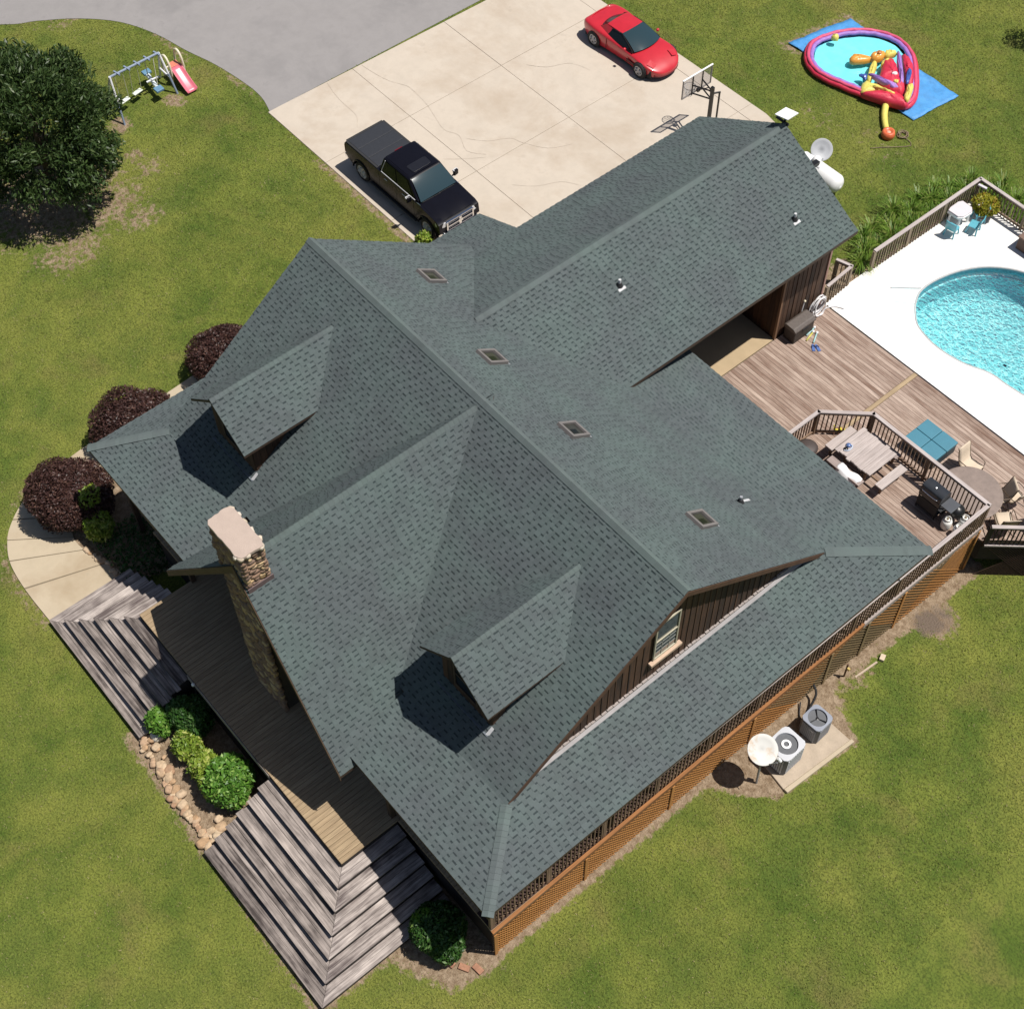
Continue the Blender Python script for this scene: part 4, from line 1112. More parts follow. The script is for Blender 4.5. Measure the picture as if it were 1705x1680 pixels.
a = Vector((17.47, 18.62, 0)); d = Vector((2.31, 2.54, 0)).normalized()
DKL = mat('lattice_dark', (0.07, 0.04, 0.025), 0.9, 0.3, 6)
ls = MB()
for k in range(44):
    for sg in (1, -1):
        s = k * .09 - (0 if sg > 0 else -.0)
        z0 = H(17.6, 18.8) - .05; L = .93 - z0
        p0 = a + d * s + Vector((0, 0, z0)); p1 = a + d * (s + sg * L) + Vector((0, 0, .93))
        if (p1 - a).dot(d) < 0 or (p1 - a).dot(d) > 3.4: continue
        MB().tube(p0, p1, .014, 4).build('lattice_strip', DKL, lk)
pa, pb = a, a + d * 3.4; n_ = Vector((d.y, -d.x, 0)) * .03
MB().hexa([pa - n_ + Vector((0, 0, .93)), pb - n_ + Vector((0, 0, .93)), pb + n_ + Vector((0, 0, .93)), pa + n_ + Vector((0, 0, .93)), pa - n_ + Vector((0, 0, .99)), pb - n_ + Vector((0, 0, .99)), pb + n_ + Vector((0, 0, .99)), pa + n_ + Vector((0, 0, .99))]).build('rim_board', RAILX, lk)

# pool fence
FENW = wood('fence_wood', (0.36, 0.29, 0.20), (0.16, 0.12, 0.08), 2, 0.4, 0.25)
RAILF = RAILX
railing('pool_fence', 'weathered wooden baluster fence round the far corner of the white pool deck', [(7.98, 24.28), (8.02, 29.58), (12.0, 29.55)], 1.0, 0.93, RAILX, step=.135, bal=FENW, bw=.034, rail_w=.06)
railing('gate_railing', 'short wooden baluster railing beside the garage shed corner and pool deck', [(8.02, 21.98), (7.92, 23.25), (7.42, 23.10)], 0.98, 0.9, RAILX, step=.13, bal=FENW, bw=.034, rail_w=.05)
t = thing('fence_lamp', 'small pale panel lamp fixed inside the pool fence corner above the yellow plant', 'lamp', (8.29, 29.37, 1.8))
MB().obox((8.29, 29.37, 1.85), (.16, .05, .03), .15).build('lamp_panel', mat('lamp_pale', (0.60, 0.57, 0.60), 0.5), t, bev=.01); MB().tube((8.2, 29.5, 1.6), (8.28, 29.38, 1.84), .02).build('arm', BLACKM, t)

fb = thing('flower_pot', 'pot of yellow flowers on the poolside deck behind the clipped railing corner', 'flower pot', (12.05, 18.32, 1.015))
MB().lathe([(0, 0), (.15, 0), (.2, .24), (.18, .24), (0, .2)], (12.05, 18.32, 1.015), 14).build('pot', mat('terracotta2', (.30, .13, .08), .8), fb)
YFL = mat('flower_yellow', (.62, .52, .05), .6, .2, 20)
for k in range(16):
    a_ = random.uniform(0, 6.28); r_ = random.uniform(0, .24)
    MB().lathe([(0, 0), (.035, .01), (.03, .03), (0, .035)], (12.05 + r_ * math.cos(a_), 18.32 + r_ * math.sin(a_), 1.32 + random.uniform(0, .12)), 7).build('flower', YFL, fb, smooth=True)
fs_ = MB()
for k in range(14):
    a_ = random.uniform(0, 6.28); fs_.tube((12.05, 18.32, 1.2), (12.05 + .2 * math.cos(a_), 18.32 + .2 * math.sin(a_), 1.34), .008, 4)
fs_.build('stems', mat('stem_green', (.06, .12, .03), .7), fb)

# ------------------------------------------------------------------ picnic table
TBW = wood('table_wood', (0.58, 0.51, 0.475), (0.36, 0.30, 0.28), 1, 0.4, 0.10)
pt = thing('picnic_table', 'square weathered picnic table with plank top and attached benches on the raised deck', 'table', (13.5, 17.55, ZD))
zt = 2.36
x = 12.84
k = 0
while x < 14.06:
    yo = (0 if k > 1 else (.12 if k == 1 else -.02))
    piece('top_plank', board_mesh('tp', .144, 1.18 + (.08 if k % 3 == 0 else 0), .045, TBW), pt, rel((x + .07, 17.60 + random.uniform(-.015, .015), zt - .045), pt)); x += .146; k += 1
piece('bench', board_mesh('bn', .27, 1.12, .05, TBW), pt, rel((14.50, 17.62, 2.08), pt))
piece('bench', board_mesh('bn', .27, 1.10, .05, TBW), pt, rel((12.60, 17.56, 2.10), pt))
TBX = wood('table_wood_x', (0.44, 0.36, 0.33), (0.22, 0.17, 0.155), 0, 0.4, 0.12)
piece('bench', board_mesh('bnx', 1.25, .26, .05, TBX), pt, rel((13.48, 16.78, 2.08), pt))
piece('bench', board_mesh('bnx', 1.10, .24, .05, TBX), pt, rel((13.60, 18.34, 2.06), pt))
lg = MB()
for sx in (-1, 1):
    for sy in (-1, 1):
        MB().tube((13.5 + sx * .38, 17.58 + sy * .34, ZD), (13.5 + sx * .42, 17.58 + sy * .38, zt - .05), .045, 4).build('leg', BALU, pt)
fr = MB()
for sy in (-.3, .3): fr.box(12.55, 14.55, 17.58 + sy - .03, 17.58 + sy + .03, 2.0, 2.06)
for sx in (-.3, .3): fr.box(13.5 + sx - .03, 13.5 + sx + .03, 16.75, 18.35, 1.94, 2.0)
fr.build('frame', BALU, pt)
for (bx, by_) in ((14.5, 17.25), (14.5, 18.0), (12.6, 17.2), (12.6, 17.9), (13.1, 16.78), (13.9, 16.78), (13.2, 18.34), (14.0, 18.34)):
    MB().box(bx - .03, bx + .03, by_ - .03, by_ + .03, ZD, 2.08).build('bench_leg', BALU, pt)
# towel thrown over the near bench
def cloth(name, x0, x1, y0, y1, zf, m, label, cat, nx_=12, ny_=8):
    rows = []
    for i in range(nx_ + 1):
        r = []
        for j in range(ny_ + 1):
            u, v = i / nx_, j / ny_
            xx = x0 + (x1 - x0) * u + .02 * math.sin(9 * v + 3 * u); yy = y0 + (y1 - y0) * v + .03 * math.sin(7 * u + 2)
            r.append((xx, yy, zf(u, v)))
        rows.append(r)
    mb = MB(); mb.grid(rows)
    o = mb.build(name, m, smooth=True)
    s_ = o.modifiers.new('thick', 'SOLIDIFY'); s_.thickness = .012
    return tag(o, label, cat)
def tz(u, v):
    e = 2.15 + .03 * math.sin(11 * u + 4 * v) * math.cos(5 * v)
    return e - (max(0, .25 - v) * 1.0) - max(0, v - .82) * .9
cloth('towel', 13.22, 14.02, 16.58, 16.98, tz, mat('towel_white', (0.80, 0.79, 0.80), 0.95, 0.04), 'rumpled white towel thrown over the near bench of the picnic table', 'towel')
t = thing('goggles', 'blue and white swim goggles lying on the picnic table top', 'goggles', (13.0, 17.3, zt))
MB().lathe([(.0, 0), (.07, .0), (.085, .03), (.05, .06), (0, .065)], (13.02, 17.36, zt), 10).build('lens', mat('goggle_blue', (0.10, 0.16, 0.34), 0.3), t, smooth=True)
MB().lathe([(.0, 0), (.06, .0), (.07, .03), (.04, .05), (0, .055)], (13.06, 17.20, zt), 10).build('lens', BLACK, t, smooth=True)
MB().path(spline([(13.05, 17.12, zt + .02), (13.14, 17.2, zt + .02), (13.15, 17.34, zt + .03), (13.08, 17.44, zt + .02), (12.98, 17.28, zt + .02)], 4), .022, 5).build('strap', mat('strap_pale', (0.45, 0.50, 0.60), 0.6), t, smooth=True)
# dark bin under the eave
t = thing('bin', 'round dark lidded bin on the raised deck half hidden by the roof edge', 'bin', (12.25, 16.45, ZD))
MB().lathe([(.0, 0), (.24, 0), (.30, .60), (.0, .60)], (12.25, 16.45, ZD), 18).build('body', BLACKM, t, smooth=False)
MB().lathe([(.31, .60), (.32, .64), (.22, .70), (0, .72)], (12.25, 16.45, ZD), 18).build('lid', mat('bin_lid', (0.06, 0.045, 0.04), 0.6), t, smooth=True)

# ------------------------------------------------------------------ grills and gas bottles
gx, gy = 15.80, 17.92
gr = thing('gas_grill', 'black gas grill on a cart with lid handle and side shelf on the raised deck', 'grill', (gx, gy, ZD))
lid = MB()
pr = [(-.24, 0), (-.24, .12), (-.15, .24), (.05, .27), (.20, .20), (.24, .08), (.24, 0)]
rows = []
lid.grid([[(gx - .36, gy + p[0] * -1, ZD + .82 + p[1]) for p in pr], [(gx + .36, gy + p[0] * -1, ZD + .82 + p[1]) for p in pr]])
lid.add([(gx - .36, gy - p[0], ZD + .82 + p[1]) for p in pr], [tuple(range(7))]); lid.add([(gx + .36, gy - p[0], ZD + .82 + p[1]) for p in pr], [tuple(range(6, -1, -1))])
lid.build('lid', mat('grill_black', (0.025, 0.028, 0.034), 0.3, 0.2, 5), gr, bev=.02)
MB().box(gx - .37, gx + .37, gy - .25, gy + .25, ZD + .62, ZD + .81).build('firebox', BLACK, gr, bev=.015)
MB().path(spline([(gx - .25, gy - .24, ZD + .93), (gx - .22, gy - .31, ZD + .95), (gx + .22, gy - .31, ZD + .95), (gx + .25, gy - .24, ZD + .93)], 4), .016, 6).build('handle', CHROME, gr, smooth=True)
MB().lathe([(0, 0), (.035, 0), (.03, .02), (0, .03)], (gx, gy - .06, ZD + 1.085), 10).build('gauge', ALU, gr)
MB().box(gx + .38, gx + .76, gy - .22, gy + .22, ZD + .76, ZD + .80).build('side_shelf', mat('shelf_grey', (0.07, 0.075, 0.085), 0.4), gr, bev=.01)
for sx in (-1, 1):
    for sy in (-1, 1): MB().box(gx + sx * .33 - .02, gx + sx * .33 + .02, gy + sy * .21 - .02, gy + sy * .21 + .02, ZD + .02, ZD + .62).build('leg', BLACKM, gr)
MB().box(gx - .35, gx + .35, gy - .23, gy + .23, ZD + .12, ZD + .15).build('bottom_shelf', BLACKM, gr)
MB().box(gx - .34, gx + .34, gy - .24, gy - .225, ZD + .18, ZD + .58).build('front_panel', BLACKM, gr)
for sx in (-1, 1): MB().lathe([(0, -.03), (.09, -.03), (.09, .03), (0, .03)], (gx + sx * .36, gy + .2, ZD + .09), 12, Matrix.Rotation(math.pi / 2, 3, 'Y')).build('wheel', RUBBER, gr)
kx, ky = 16.50, 18.15
kg = thing('kettle_grill', 'small round black kettle grill between the gas grill and the gas bottles', 'grill', (kx, ky, ZD))
MB().lathe([(.0, .26), (.12, .28), (.21, .38), (.23, .46), (.0, .46)], (kx, ky, ZD), 18).build('bowl', BLACK, kg, smooth=True)
MB().lathe([(.235, .465), (.22, .53), (.14, .62), (.0, .65)], (kx, ky, ZD), 18).build('lid', BLACK, kg, smooth=True)
MB().lathe([(0, .65), (.035, .655), (.03, .70), (0, .71)], (kx, ky, ZD), 8).build('knob', ALU, kg)
for k in range(3):
    a_ = k * 2.094; MB().tube((kx + .1 * math.cos(a_), ky + .1 * math.sin(a_), ZD + .3), (kx + .22 * math.cos(a_), ky + .22 * math.sin(a_), ZD), .012, 6).build('leg', ALU, kg)
TANK = mat('tank_white', (0.74, 0.73, 0.70), 0.45, 0.06, 5)
def bottle(x, y, label):
    t = thing('gas_bottle', label, 'gas bottle', (x, y, ZD), random.uniform(0, 3), 'gas bottles on the raised deck')
    MB().lathe([(.11, 0), (.12, .03), (.145, .06), (.152, .12), (.152, .30), (.13, .36), (.06, .39), (0, .395)], (0, 0, 0), 18).build('tank', TANK, t, smooth=True, local=True)
    MB().lathe([(.10, .36), (.10, .45), (.09, .45), (.09, .36)], (0, 0, 0), 14).build('collar', TANK, t, smooth=False, local=True)
    MB().box(-.02, .05, -.02, .02, .395, .44).build('valve', mat('brass', (0.30, 0.24, 0.16), 0.4, metal=.6), t, local=True)
bottle(16.52, 17.76, 'white gas bottle nearest the house roof, left of its two neighbours')
bottle(16.82, 18.18, 'white gas bottle in the deck corner behind the kettle grill')
bottle(16.90, 17.80, 'white gas bottle tucked against the side railing of the raised deck')

# ------------------------------------------------------------------ things on the poolside deck
ZP = 1.015
sp = thing('hot_tub', 'square tub under a flat teal blue cover of four panels on the poolside deck', 'hot tub', (14.15, 20.1, ZP))
MB().box(13.55, 14.72, 19.52, 20.55, ZP, ZP + .36).build('side', mat('tub_side', (0.03, 0.05, 0.065), 0.6), sp, bev=.03)
TEAL = mat('teal_vinyl', (0.055, 0.195, 0.265), 0.5, 0.06, 4)
for i in range(2):
    for j in range(2):
        MB().box(13.53 + i * .605, 13.53 + i * .605 + .592, 19.50 + j * .54, 19.50 + j * .54 + .527, ZP + .36, ZP + .47).build('cover_panel', TEAL, sp, bev=.02)
tb = thing('patio_table', 'large round brown patio table beside the raised deck railing', 'table', (16.15, 19.15, ZP))
MB().lathe([(.0, .66), (.92, .66), (.95, .68), (.95, .70), (.92, .715), (0, .72)], (16.22, 19.22, ZP), 40).build('top', mat('table_top_brown', (0.215, 0.165, 0.14), 0.6, 0.2, 6), tb, smooth=False)
for k in range(4):
    a_ = k * 1.571 + .4; MB().tube((16.22 + .6 * math.cos(a_), 19.22 + .6 * math.sin(a_), ZP + .66), (16.22 + .72 * math.cos(a_), 19.22 + .72 * math.sin(a_), ZP), .022, 6).build('leg', BLACKM, tb)
SLING = mat('beige_sling', (0.56, 0.46, 0.35), 0.8, 0.05, 30)
FRAMEB = mat('bronze_frame', (0.11, 0.075, 0.05), 0.4, metal=.3)
def sling_chair():
    t = thing('sling_chair', '', 'chair', (0, 0, 0), 0, 'sling chairs round the patio table')
    prof = [(.30, .38), (.10, .35), (-.15, .34), (-.24, .42), (-.33, .70), (-.38, .92), (-.42, .96)]
    rows = [[(x, s * .24, z) for x, z in prof] for s in (-1, -.5, 0, .5, 1)]
    mb = MB(); mb.grid(rows); o = mb.build('sling', SLING, t, smooth=True, local=True); s_ = o.modifiers.new('t', 'SOLIDIFY'); s_.thickness = .012
    for s in (-1, 1):
        MB().path([(x, s * .255, z) for x, z in prof], .016, 6).build('side_frame', FRAMEB, t, smooth=True, local=True)
        MB().path(spline([(.26, s * .29, 0), (.27, s * .29, .40), (.22, s * .29, .56), (-.18, s * .29, .58), (-.30, s * .27, .60)], 4), .015, 6).build('arm', FRAMEB, t, smooth=True, local=True)
        MB().tube((.0, s * .27, .35), (-.34, s * .29, 0), .015, 6).build('leg', FRAMEB, t, local=True)
    return t
c0 = sling_chair()
for i, (x, y, a_, lb) in enumerate(((15.48, 20.25, -2.05 + 3.14 - 1.1, 'beige sling chair facing the table nearest the teal hot tub'), (16.72, 19.98, -2.2, 'beige sling chair at the far side of the round table with only its seat showing'), (17.02, 20.35, 2.9, 'beige sling chair seen from behind, standing apart beyond the round table'), (17.42, 19.42, 2.5, 'beige sling chair by the raised deck corner post next to the small black grill'))):
    o = c0 if i == 0 else copy_tree(c0)
    o.location = (x, y, ZP); o.rotation_euler = (0, 0, a_); o['label'] = lb; o.scale = (1.0, 1.0, 1.0)
t = thing('charcoal_grill', 'small black round grill at the right edge of the picture on the poolside deck', 'grill', (18.0, 20.2, ZP))
MB().lathe([(0, .35), (.2, .4), (.26, .55), (.24, .68), (.12, .76), (0, .78)], (18.0, 20.2, ZP), 16).build('bowl', BLACK, t, smooth=True)
for k in range(3): MB().tube((18.0 + .12 * math.cos(k * 2.1), 20.2 + .12 * math.sin(k * 2.1), ZP + .4), (18.0 + .25 * math.cos(k * 2.1), 20.2 + .25 * math.sin(k * 2.1), ZP), .015).build('leg', BLACKM, t)

# storage chest, hose, pole and toys by the shed
WICK = mat('dark_wicker', (0.045, 0.035, 0.03), 0.6, 0.3, 40, bmp=.4)
ch = thing('storage_chest', 'dark brown deck storage chest against the shed wall', 'chest', (8.34, 20.43, ZP))
MB().box(8.12, 8.58, 19.98, 20.88, ZP, ZP + .48).build('body', WICK, ch, bev=.03)
ld = MB()
pr = [(8.10, .49), (8.60, .49), (8.60, .56), (8.50, .64), (8.18, .66), (8.10, .60)]
ld.side([(x, ZP + z) for x, z in pr], 19.95, 20.91)
ld.build('lid', mat('chest_lid', (0.10, 0.082, 0.072), 0.55, 0.25, 14), ch, bev=.02)
MB().box(8.60, 8.615, 20.3, 20.56, ZP + .42, ZP + .50).build('latch', BLACKM, ch)
hs = thing('coiled_hose', 'white coiled pool hose hanging on the shed wall', 'hose', (8.05, 21.55, 1.2))
pts = []
for k in range(0, 130):
    a_ = k / 26 * 2 * math.pi; r_ = .30 + .05 * math.sin(k * .31); pts.append((8.07 + .05 * math.sin(k * .17) + k * .0013, 21.5 + r_ * math.cos(a_), 1.40 + r_ * 1.12 * math.sin(a_)))
MB().path(pts, .026, 6).build('hose', mat('hose_white', (0.66, 0.65, 0.66), 0.5, 0.08), hs, smooth=True)
MB().path(spline([(8.2, 21.3, 1.1), (8.3, 21.6, 1.03), (8.2, 21.9, 1.03), (8.35, 22.2, 1.03), (8.6, 22.35, 1.03)], 5), .02, 5).build('hose_tail', mat('hose_white', (0.66, 0.65, 0.66)), hs, smooth=True)
t = thing('pole', 'thin white pole with round head leaning on the shed wall behind the chest', 'pole', (8.06, 20.78, ZP))
MB().tube((8.10, 20.7, ZP), (8.06, 20.85, ZP + .95), .018, 6).build('shaft', WHITE, t); MB().lathe([(0, -.045), (.04, -.02), (.045, .01), (0, .05)], (8.06, 20.86, ZP + .98), 10).build('head', CREAM, t, smooth=True)
for (x, y, a_, col, lb) in ((8.70, 20.62, .25, (0.55, 0.50, 0.12), 'yellow pool toy stick lying on the planks beside the storage chest'), (8.58, 20.78, .15, (0.35, 0.55, 0.55), 'pale turquoise pool toy stick lying nearest the storage chest'), (8.86, 20.70, .5, (0.58, 0.58, 0.30), 'pale yellow pool toy stick farthest from the storage chest')):
    t = thing('pool_toy', lb, 'toy', (x, y, ZP), a_, 'pool toys by the chest')
    MB().tube((0, -.22, .03), (0, .2, .03), .028, 8).build('stick', mat('toy%s' % lb[:5], col, 0.5), t, local=True, smooth=True); MB().lathe([(0, -.05), (.045, -.02), (.045, .03), (0, .05)], (0, .22, .045), 8).build('grip', WHITE, t, local=True, smooth=True)
FLIP = mat('flip_flop_blue', (0.07, 0.13, 0.35), 0.6)
for i, (x, y, a_) in enumerate(((9.10, 20.36, .9), (9.20, 20.46, 1.2))):
    t = thing('flip_flop', ['blue flip-flop nearer the chest of the pair on the planks', 'blue flip-flop nearer the pool of the pair on the planks'][i], 'flip-flop', (x, y, ZP), a_, 'pair of blue flip-flops')
    MB().prism([(-.05, -.14), (.05, -.14), (.055, .05), (.03, .15), (-.03, .15), (-.055, .05)], 0, .025).build('sole', FLIP, t, local=True, bev=.008)
    MB().path([(-.05, 0, .02), (-.03, .05, .055), (0, .09, .03), (.03, .05, .055), (.05, 0, .02)], .01, 5).build('strap', mat('flip_dark', (0.02, 0.03, 0.10), 0.5), t, local=True)

# ------------------------------------------------------------------ children's table and chairs at the pool corner
kt = thing('play_table', 'small grey and white plastic childs table in the pool fence corner', 'table', (8.39, 28.24, 1.0), .0, None, 1.28)
tp = [(-.20, -.28), (.12, -.28), (.22, -.16), (.24, .14), (.14, .27), (-.18, .28), (-.24, .16), (-.24, -.16)]
MB().prism(tp, .43, .47).build('top', mat('pale_lilac', (0.62, 0.57, 0.60), 0.5, 0.04), kt, local=True, bev=.015)
MB().prism([(x * 1.05, y * 1.05) for x, y in tp], .36, .428).build('rim', WHITE, kt, local=True, bev=.015)
for sx in (-1, 1):
    for sy in (-1, 1): MB().tube((sx * .16, sy * .2, 0), (sx * .15, sy * .19, .37), .035, 8).build('leg', WHITE, kt, local=True)
AQUA = mat('aqua_plastic', (0.10, 0.36, 0.44), 0.4, 0.1, 4)
def kid_chair():
    t = thing('kids_chair', '', 'chair', (0, 0, 0), 0, 'childrens chairs round the play table')
    MB().prism([(-.14, -.14), (.14, -.14), (.15, .12), (-.15, .12)], .22, .25).build('seat', AQUA, t, local=True, bev=.012)
    rows = [[(x, .12 + .05 * h - (x * x) * .9, .24 + h * .28) for x in (-.15, -.08, 0, .08, .15)] for h in (0, .5, .9, 1.0)]
    mb = MB(); mb.grid(rows); o = mb.build('backrest', AQUA, t, local=True, smooth=True); s_ = o.modifiers.new('t', 'SOLIDIFY'); s_.thickness = .025
    for sx in (-1, 1):
        for sy in (-1, 1): MB().tube((sx * .14, sy * .14 - .01, 0), (sx * .12, sy * .11, .23), .022, 6).build('leg', AQUA, t, local=True)
    return t
k0 = kid_chair()
for i, (x, y, a_, lb) in enumerate(((8.62, 27.62, 3.3, 'aqua blue childs chair on the near side of the play table'), (8.78, 28.86, -.6, 'aqua blue childs chair between the play table and the yellow plant'), (9.02, 28.30, -1.3, 'aqua blue childs chair pushed in at the pool side of the play table'))):
    o = k0 if i == 0 else copy_tree(k0)
    o.location = (x, y, 1.0); o.rotation_euler = (0, 0, a_); o['label'] = lb; o.scale = (1.3, 1.3, 1.3)
# brown sun lounger cut by the frame edge
lo = thing('pool_bench', 'dark brown boxy bench at the right edge beside the pool', 'bench', (11.2, 28.9, 1.0))
MB().box(10.45, 12.4, 28.75, 29.4, 1.0, 1.5).build('base', mat('bench_brown', (0.10, 0.06, 0.045), 0.7, 0.2, 5), lo, bev=.03)
MB().box(10.42, 12.43, 28.72, 29.43, 1.5, 1.56).build('top', mat('bench_top', (0.16, 0.10, 0.075), 0.7, 0.2, 5), lo, bev=.02)

# ------------------------------------------------------------------ air-conditioning corner
zpad = -.13
pad = MB(); pad.prism(PAD_P, -.5, lambda x, y: H(x, y) + .075); tag(pad.build('equipment_pad', mat('pad_concrete', (0.40, 0.325, 0.245), 0.9, 0.15, 3, bmp=.2), bev=.02), 'low tan concrete pad under the two air conditioners', 'concrete pad')
rowp = MB(); rowp.hexa([(18.79, 9.1, -.4), (18.92, 9.1, -.4), (19.03, 11.66, -.4), (18.92, 11.66, -.4), (18.79, 9.1, H(18.8, 9) + .10), (18.92, 9.1, H(18.9, 9) + .10), (19.03, 11.66, H(19, 11.6) + .10), (18.92, 11.66, H(18.9, 11.6) + .10)]); tag(rowp.build('kerb', WALK, bev=.015), 'pale concrete kerb along the lawn side of the equipment pad', 'kerb')
def ac(label, loc, rz, w, d, h, body, top, fan_white):
    t = thing('air_conditioner', label, 'air conditioner', loc, rz, 'air conditioners beside the house')
    hw, hd = w / 2, d / 2
    c_ = .07
    P_ = [(-hw + c_, -hd), (hw - c_, -hd), (hw, -hd + c_), (hw, hd - c_), (hw - c_, hd), (-hw + c_, hd), (-hw, hd - c_), (-hw, -hd + c_)]
    MB().prism(P_, .02, h).build('core', mat('ac_inner', (0.10, 0.105, 0.115), 0.6), t, local=True)
    # vertical louvres on every side
    for s in range(4):
        L = w if s in (0, 2) else d; o_ = hd if s in (0, 2) else hw; nL = 9
        for k in range(nL):
            a_ = -L / 2 + c_ + (k + .5) * (L - 2 * c_) / nL
            mb = MB(); mb.box(a_ - .022, a_ + .022, -o_ - .014, -o_ + .004, .06, h - .05)
            R = Matrix.Rotation(s * math.pi / 2, 4, 'Z'); mb.build('louvre', body, t, local=True, xf=R)
    # top deck with a round fan opening
    n = 32; R0 = min(hw, hd) * .86
    PT = [(x * 1.06, y * 1.06) for x, y in P_]
    mb = MB()
    ring = [(R0 * math.cos(2 * math.pi * k / n), R0 * math.sin(2 * math.pi * k / n)) for k in range(n)]
    outv = []
    for k in range(n):
        a_ = 2 * math.pi * k / n; c, s = math.cos(a_), math.sin(a_); q_ = max(abs(c) / (hw * 1.05), abs(s) / (hd * 1.05)); r_ = 1 / q_; r_ = min(r_, math.hypot(hw, hd) * .93); outv.append((c * r_, s * r_))
    for ringz, rad in ((h + .035, 1), ):
        vs = [(x, y, h) for x, y in outv] + [(x, y, h + .05) for x, y in outv] + [(x, y, h + .055) for x, y in ring] + [(x * .97, y * .97, h - .16) for x, y in ring]
        fs = []
        for k in range(n):
            j = (k + 1) % n; fs += [(k, j, n + j, n + k), (n + k, n + j, 2 * n + j, 2 * n + k), (2 * n + k, 2 * n + j, 3 * n + j, 3 * n + k)]
        mb.add(vs, fs)
    mb.build('top_panel', top, t, local=True)
    MB().lathe([(0, 0), (R0 * .97, 0), (R0 * .97, .004), (0, .004)], (0, 0, h - (.07 if fan_white else .13)), 24).build('fan_well', mat('well_pale', (0.50, 0.51, 0.53), 0.5) if fan_white else BLACKM, t, local=True)
    nb = 2 if fan_white else 3
    for k in range(nb):
        a_ = 2 * math.pi * k / nb + (1.2 if fan_white else .5)
        b = MB(); b.hexa([(.05, -.07, -.02), (R0 * .9, -.13, -.04), (R0 * .9, .10, .02), (.05, .06, .01), (.05, -.07, -.012), (R0 * .9, -.13, -.032), (R0 * .9, .10, .028), (.05, .06, .018)])
        b.build('fan_blade', mat('blade_pale', (0.56, 0.56, 0.57), 0.4) if not fan_white else mat('blade_grey', (0.40, 0.41, 0.43), 0.4), t, local=True, xf=Matrix.Translation((0, 0, h - .03)) @ Matrix.Rotation(a_, 4, 'Z'))
    if fan_white:
        MB().lathe([(.075, h), (.13, h), (.135, h + .03), (.075, h + .035)], (0, 0, 0), 24).build('hub_ring', WHITE, t, local=True, smooth=False)
        MB().lathe([(0, h - .03), (.075, h - .02), (0, h + .01)], (0, 0, 0), 16).build('motor', mat('motor_grey', (0.12, 0.12, 0.13), 0.7), t, local=True)
    else:
        MB().lathe([(0, h - .06), (.06, h - .05), (.05, h + .0), (0, h + .01)], (0, 0, 0), 14).build('motor', BLACK, t, local=True)
        for a_ in (.3, 2.4, 4.5): MB().tube((.03 * math.cos(a_), .03 * math.sin(a_), h), (R0 * math.cos(a_), R0 * math.sin(a_), h + .045), .014, 6).build('motor_strut', BLACK, t, local=True)
    MB().box(hw * .1, hw * .55, -hd - .02, -hd - .015, h - .18, h - .13).build('badge', mat('badge_silver', (0.5, 0.5, 0.52), 0.4), t, local=True)
    return t
AWH = mat('ac_white', (0.50, 0.51, 0.54), 0.5, 0.04); AGR = mat('ac_grey', (0.22, 0.235, 0.27), 0.5, 0.05); AGT = mat('ac_grey_top', (0.24, 0.26, 0.31), 0.5, 0.05)
ac('larger white air conditioner with a white-ringed fan beside the satellite dish', (18.12, 9.72, .02), 0.04, .74, .80, .84, mat('ac_louvre_pale', (0.52, 0.54, 0.58), 0.5), AWH, True)
ac('smaller grey air conditioner with three bare fan blades on the far end of the pad', (18.08, 11.02, -.10), 0.05, .62, .62, .74, AGR, AGT, False)
# satellite dish on a pole
sdh = thing('satellite_dish', 'rusty white satellite dish on a pole beside the white air conditioner', 'satellite dish', (18.17, 8.70, -.05))
MB().tube((18.17, 8.70, -.1), (18.08, 8.74, 1.55), .03, 8).build('pole', GREYM, sdh)
dm = bpy.data.materials.new('rusty_dish'); nt, b, o = nodes_of(dm)
pp = position(nt); nn_ = noise(nt, pp, 2.1, 4, .6, .3); geo = nt.nodes.new('ShaderNodeTexCoord')
c = mixrgb(nt, ramp(nt, nn_, .56, .74), (0.56, 0.55, 0.52), (0.46, 0.27, 0.11)); nt.links.new(c, b.inputs['Base Color']); b.inputs['Roughness'].default_value = .6
ND = Vector((0.38, -0.12, 0.92)).normalized()
Rd = ND.to_track_quat('Z', 'Y').to_matrix()
MB().lathe([(0, 0), (.15, .012), (.3, .045), (.41, .09), (.42, .085), (.3, .03), (.0, -.02)], (18.00, 8.78, 1.62), 28, Rd).build('reflector', dm, sdh, smooth=True)
MB().tube(Vector((18.00, 8.78, 1.62)) + Rd @ Vector((0, -.40, .06)), Vector((18.00, 8.78, 1.62)) + Rd @ Vector((.12, -.42, .40)), .014).build('feed_arm', GREYM, sdh)
MB().tube(Vector((18.38, 9.02, 1.42)), Vector((18.46, 9.06, 1.30)), .05, 10).build('receiver', WHITE, sdh)
MB().tube(Vector((18.12, 8.80, 1.42)), Vector((18.40, 9.02, 1.40)), .012).build('receiver_arm', GREYM, sdh)
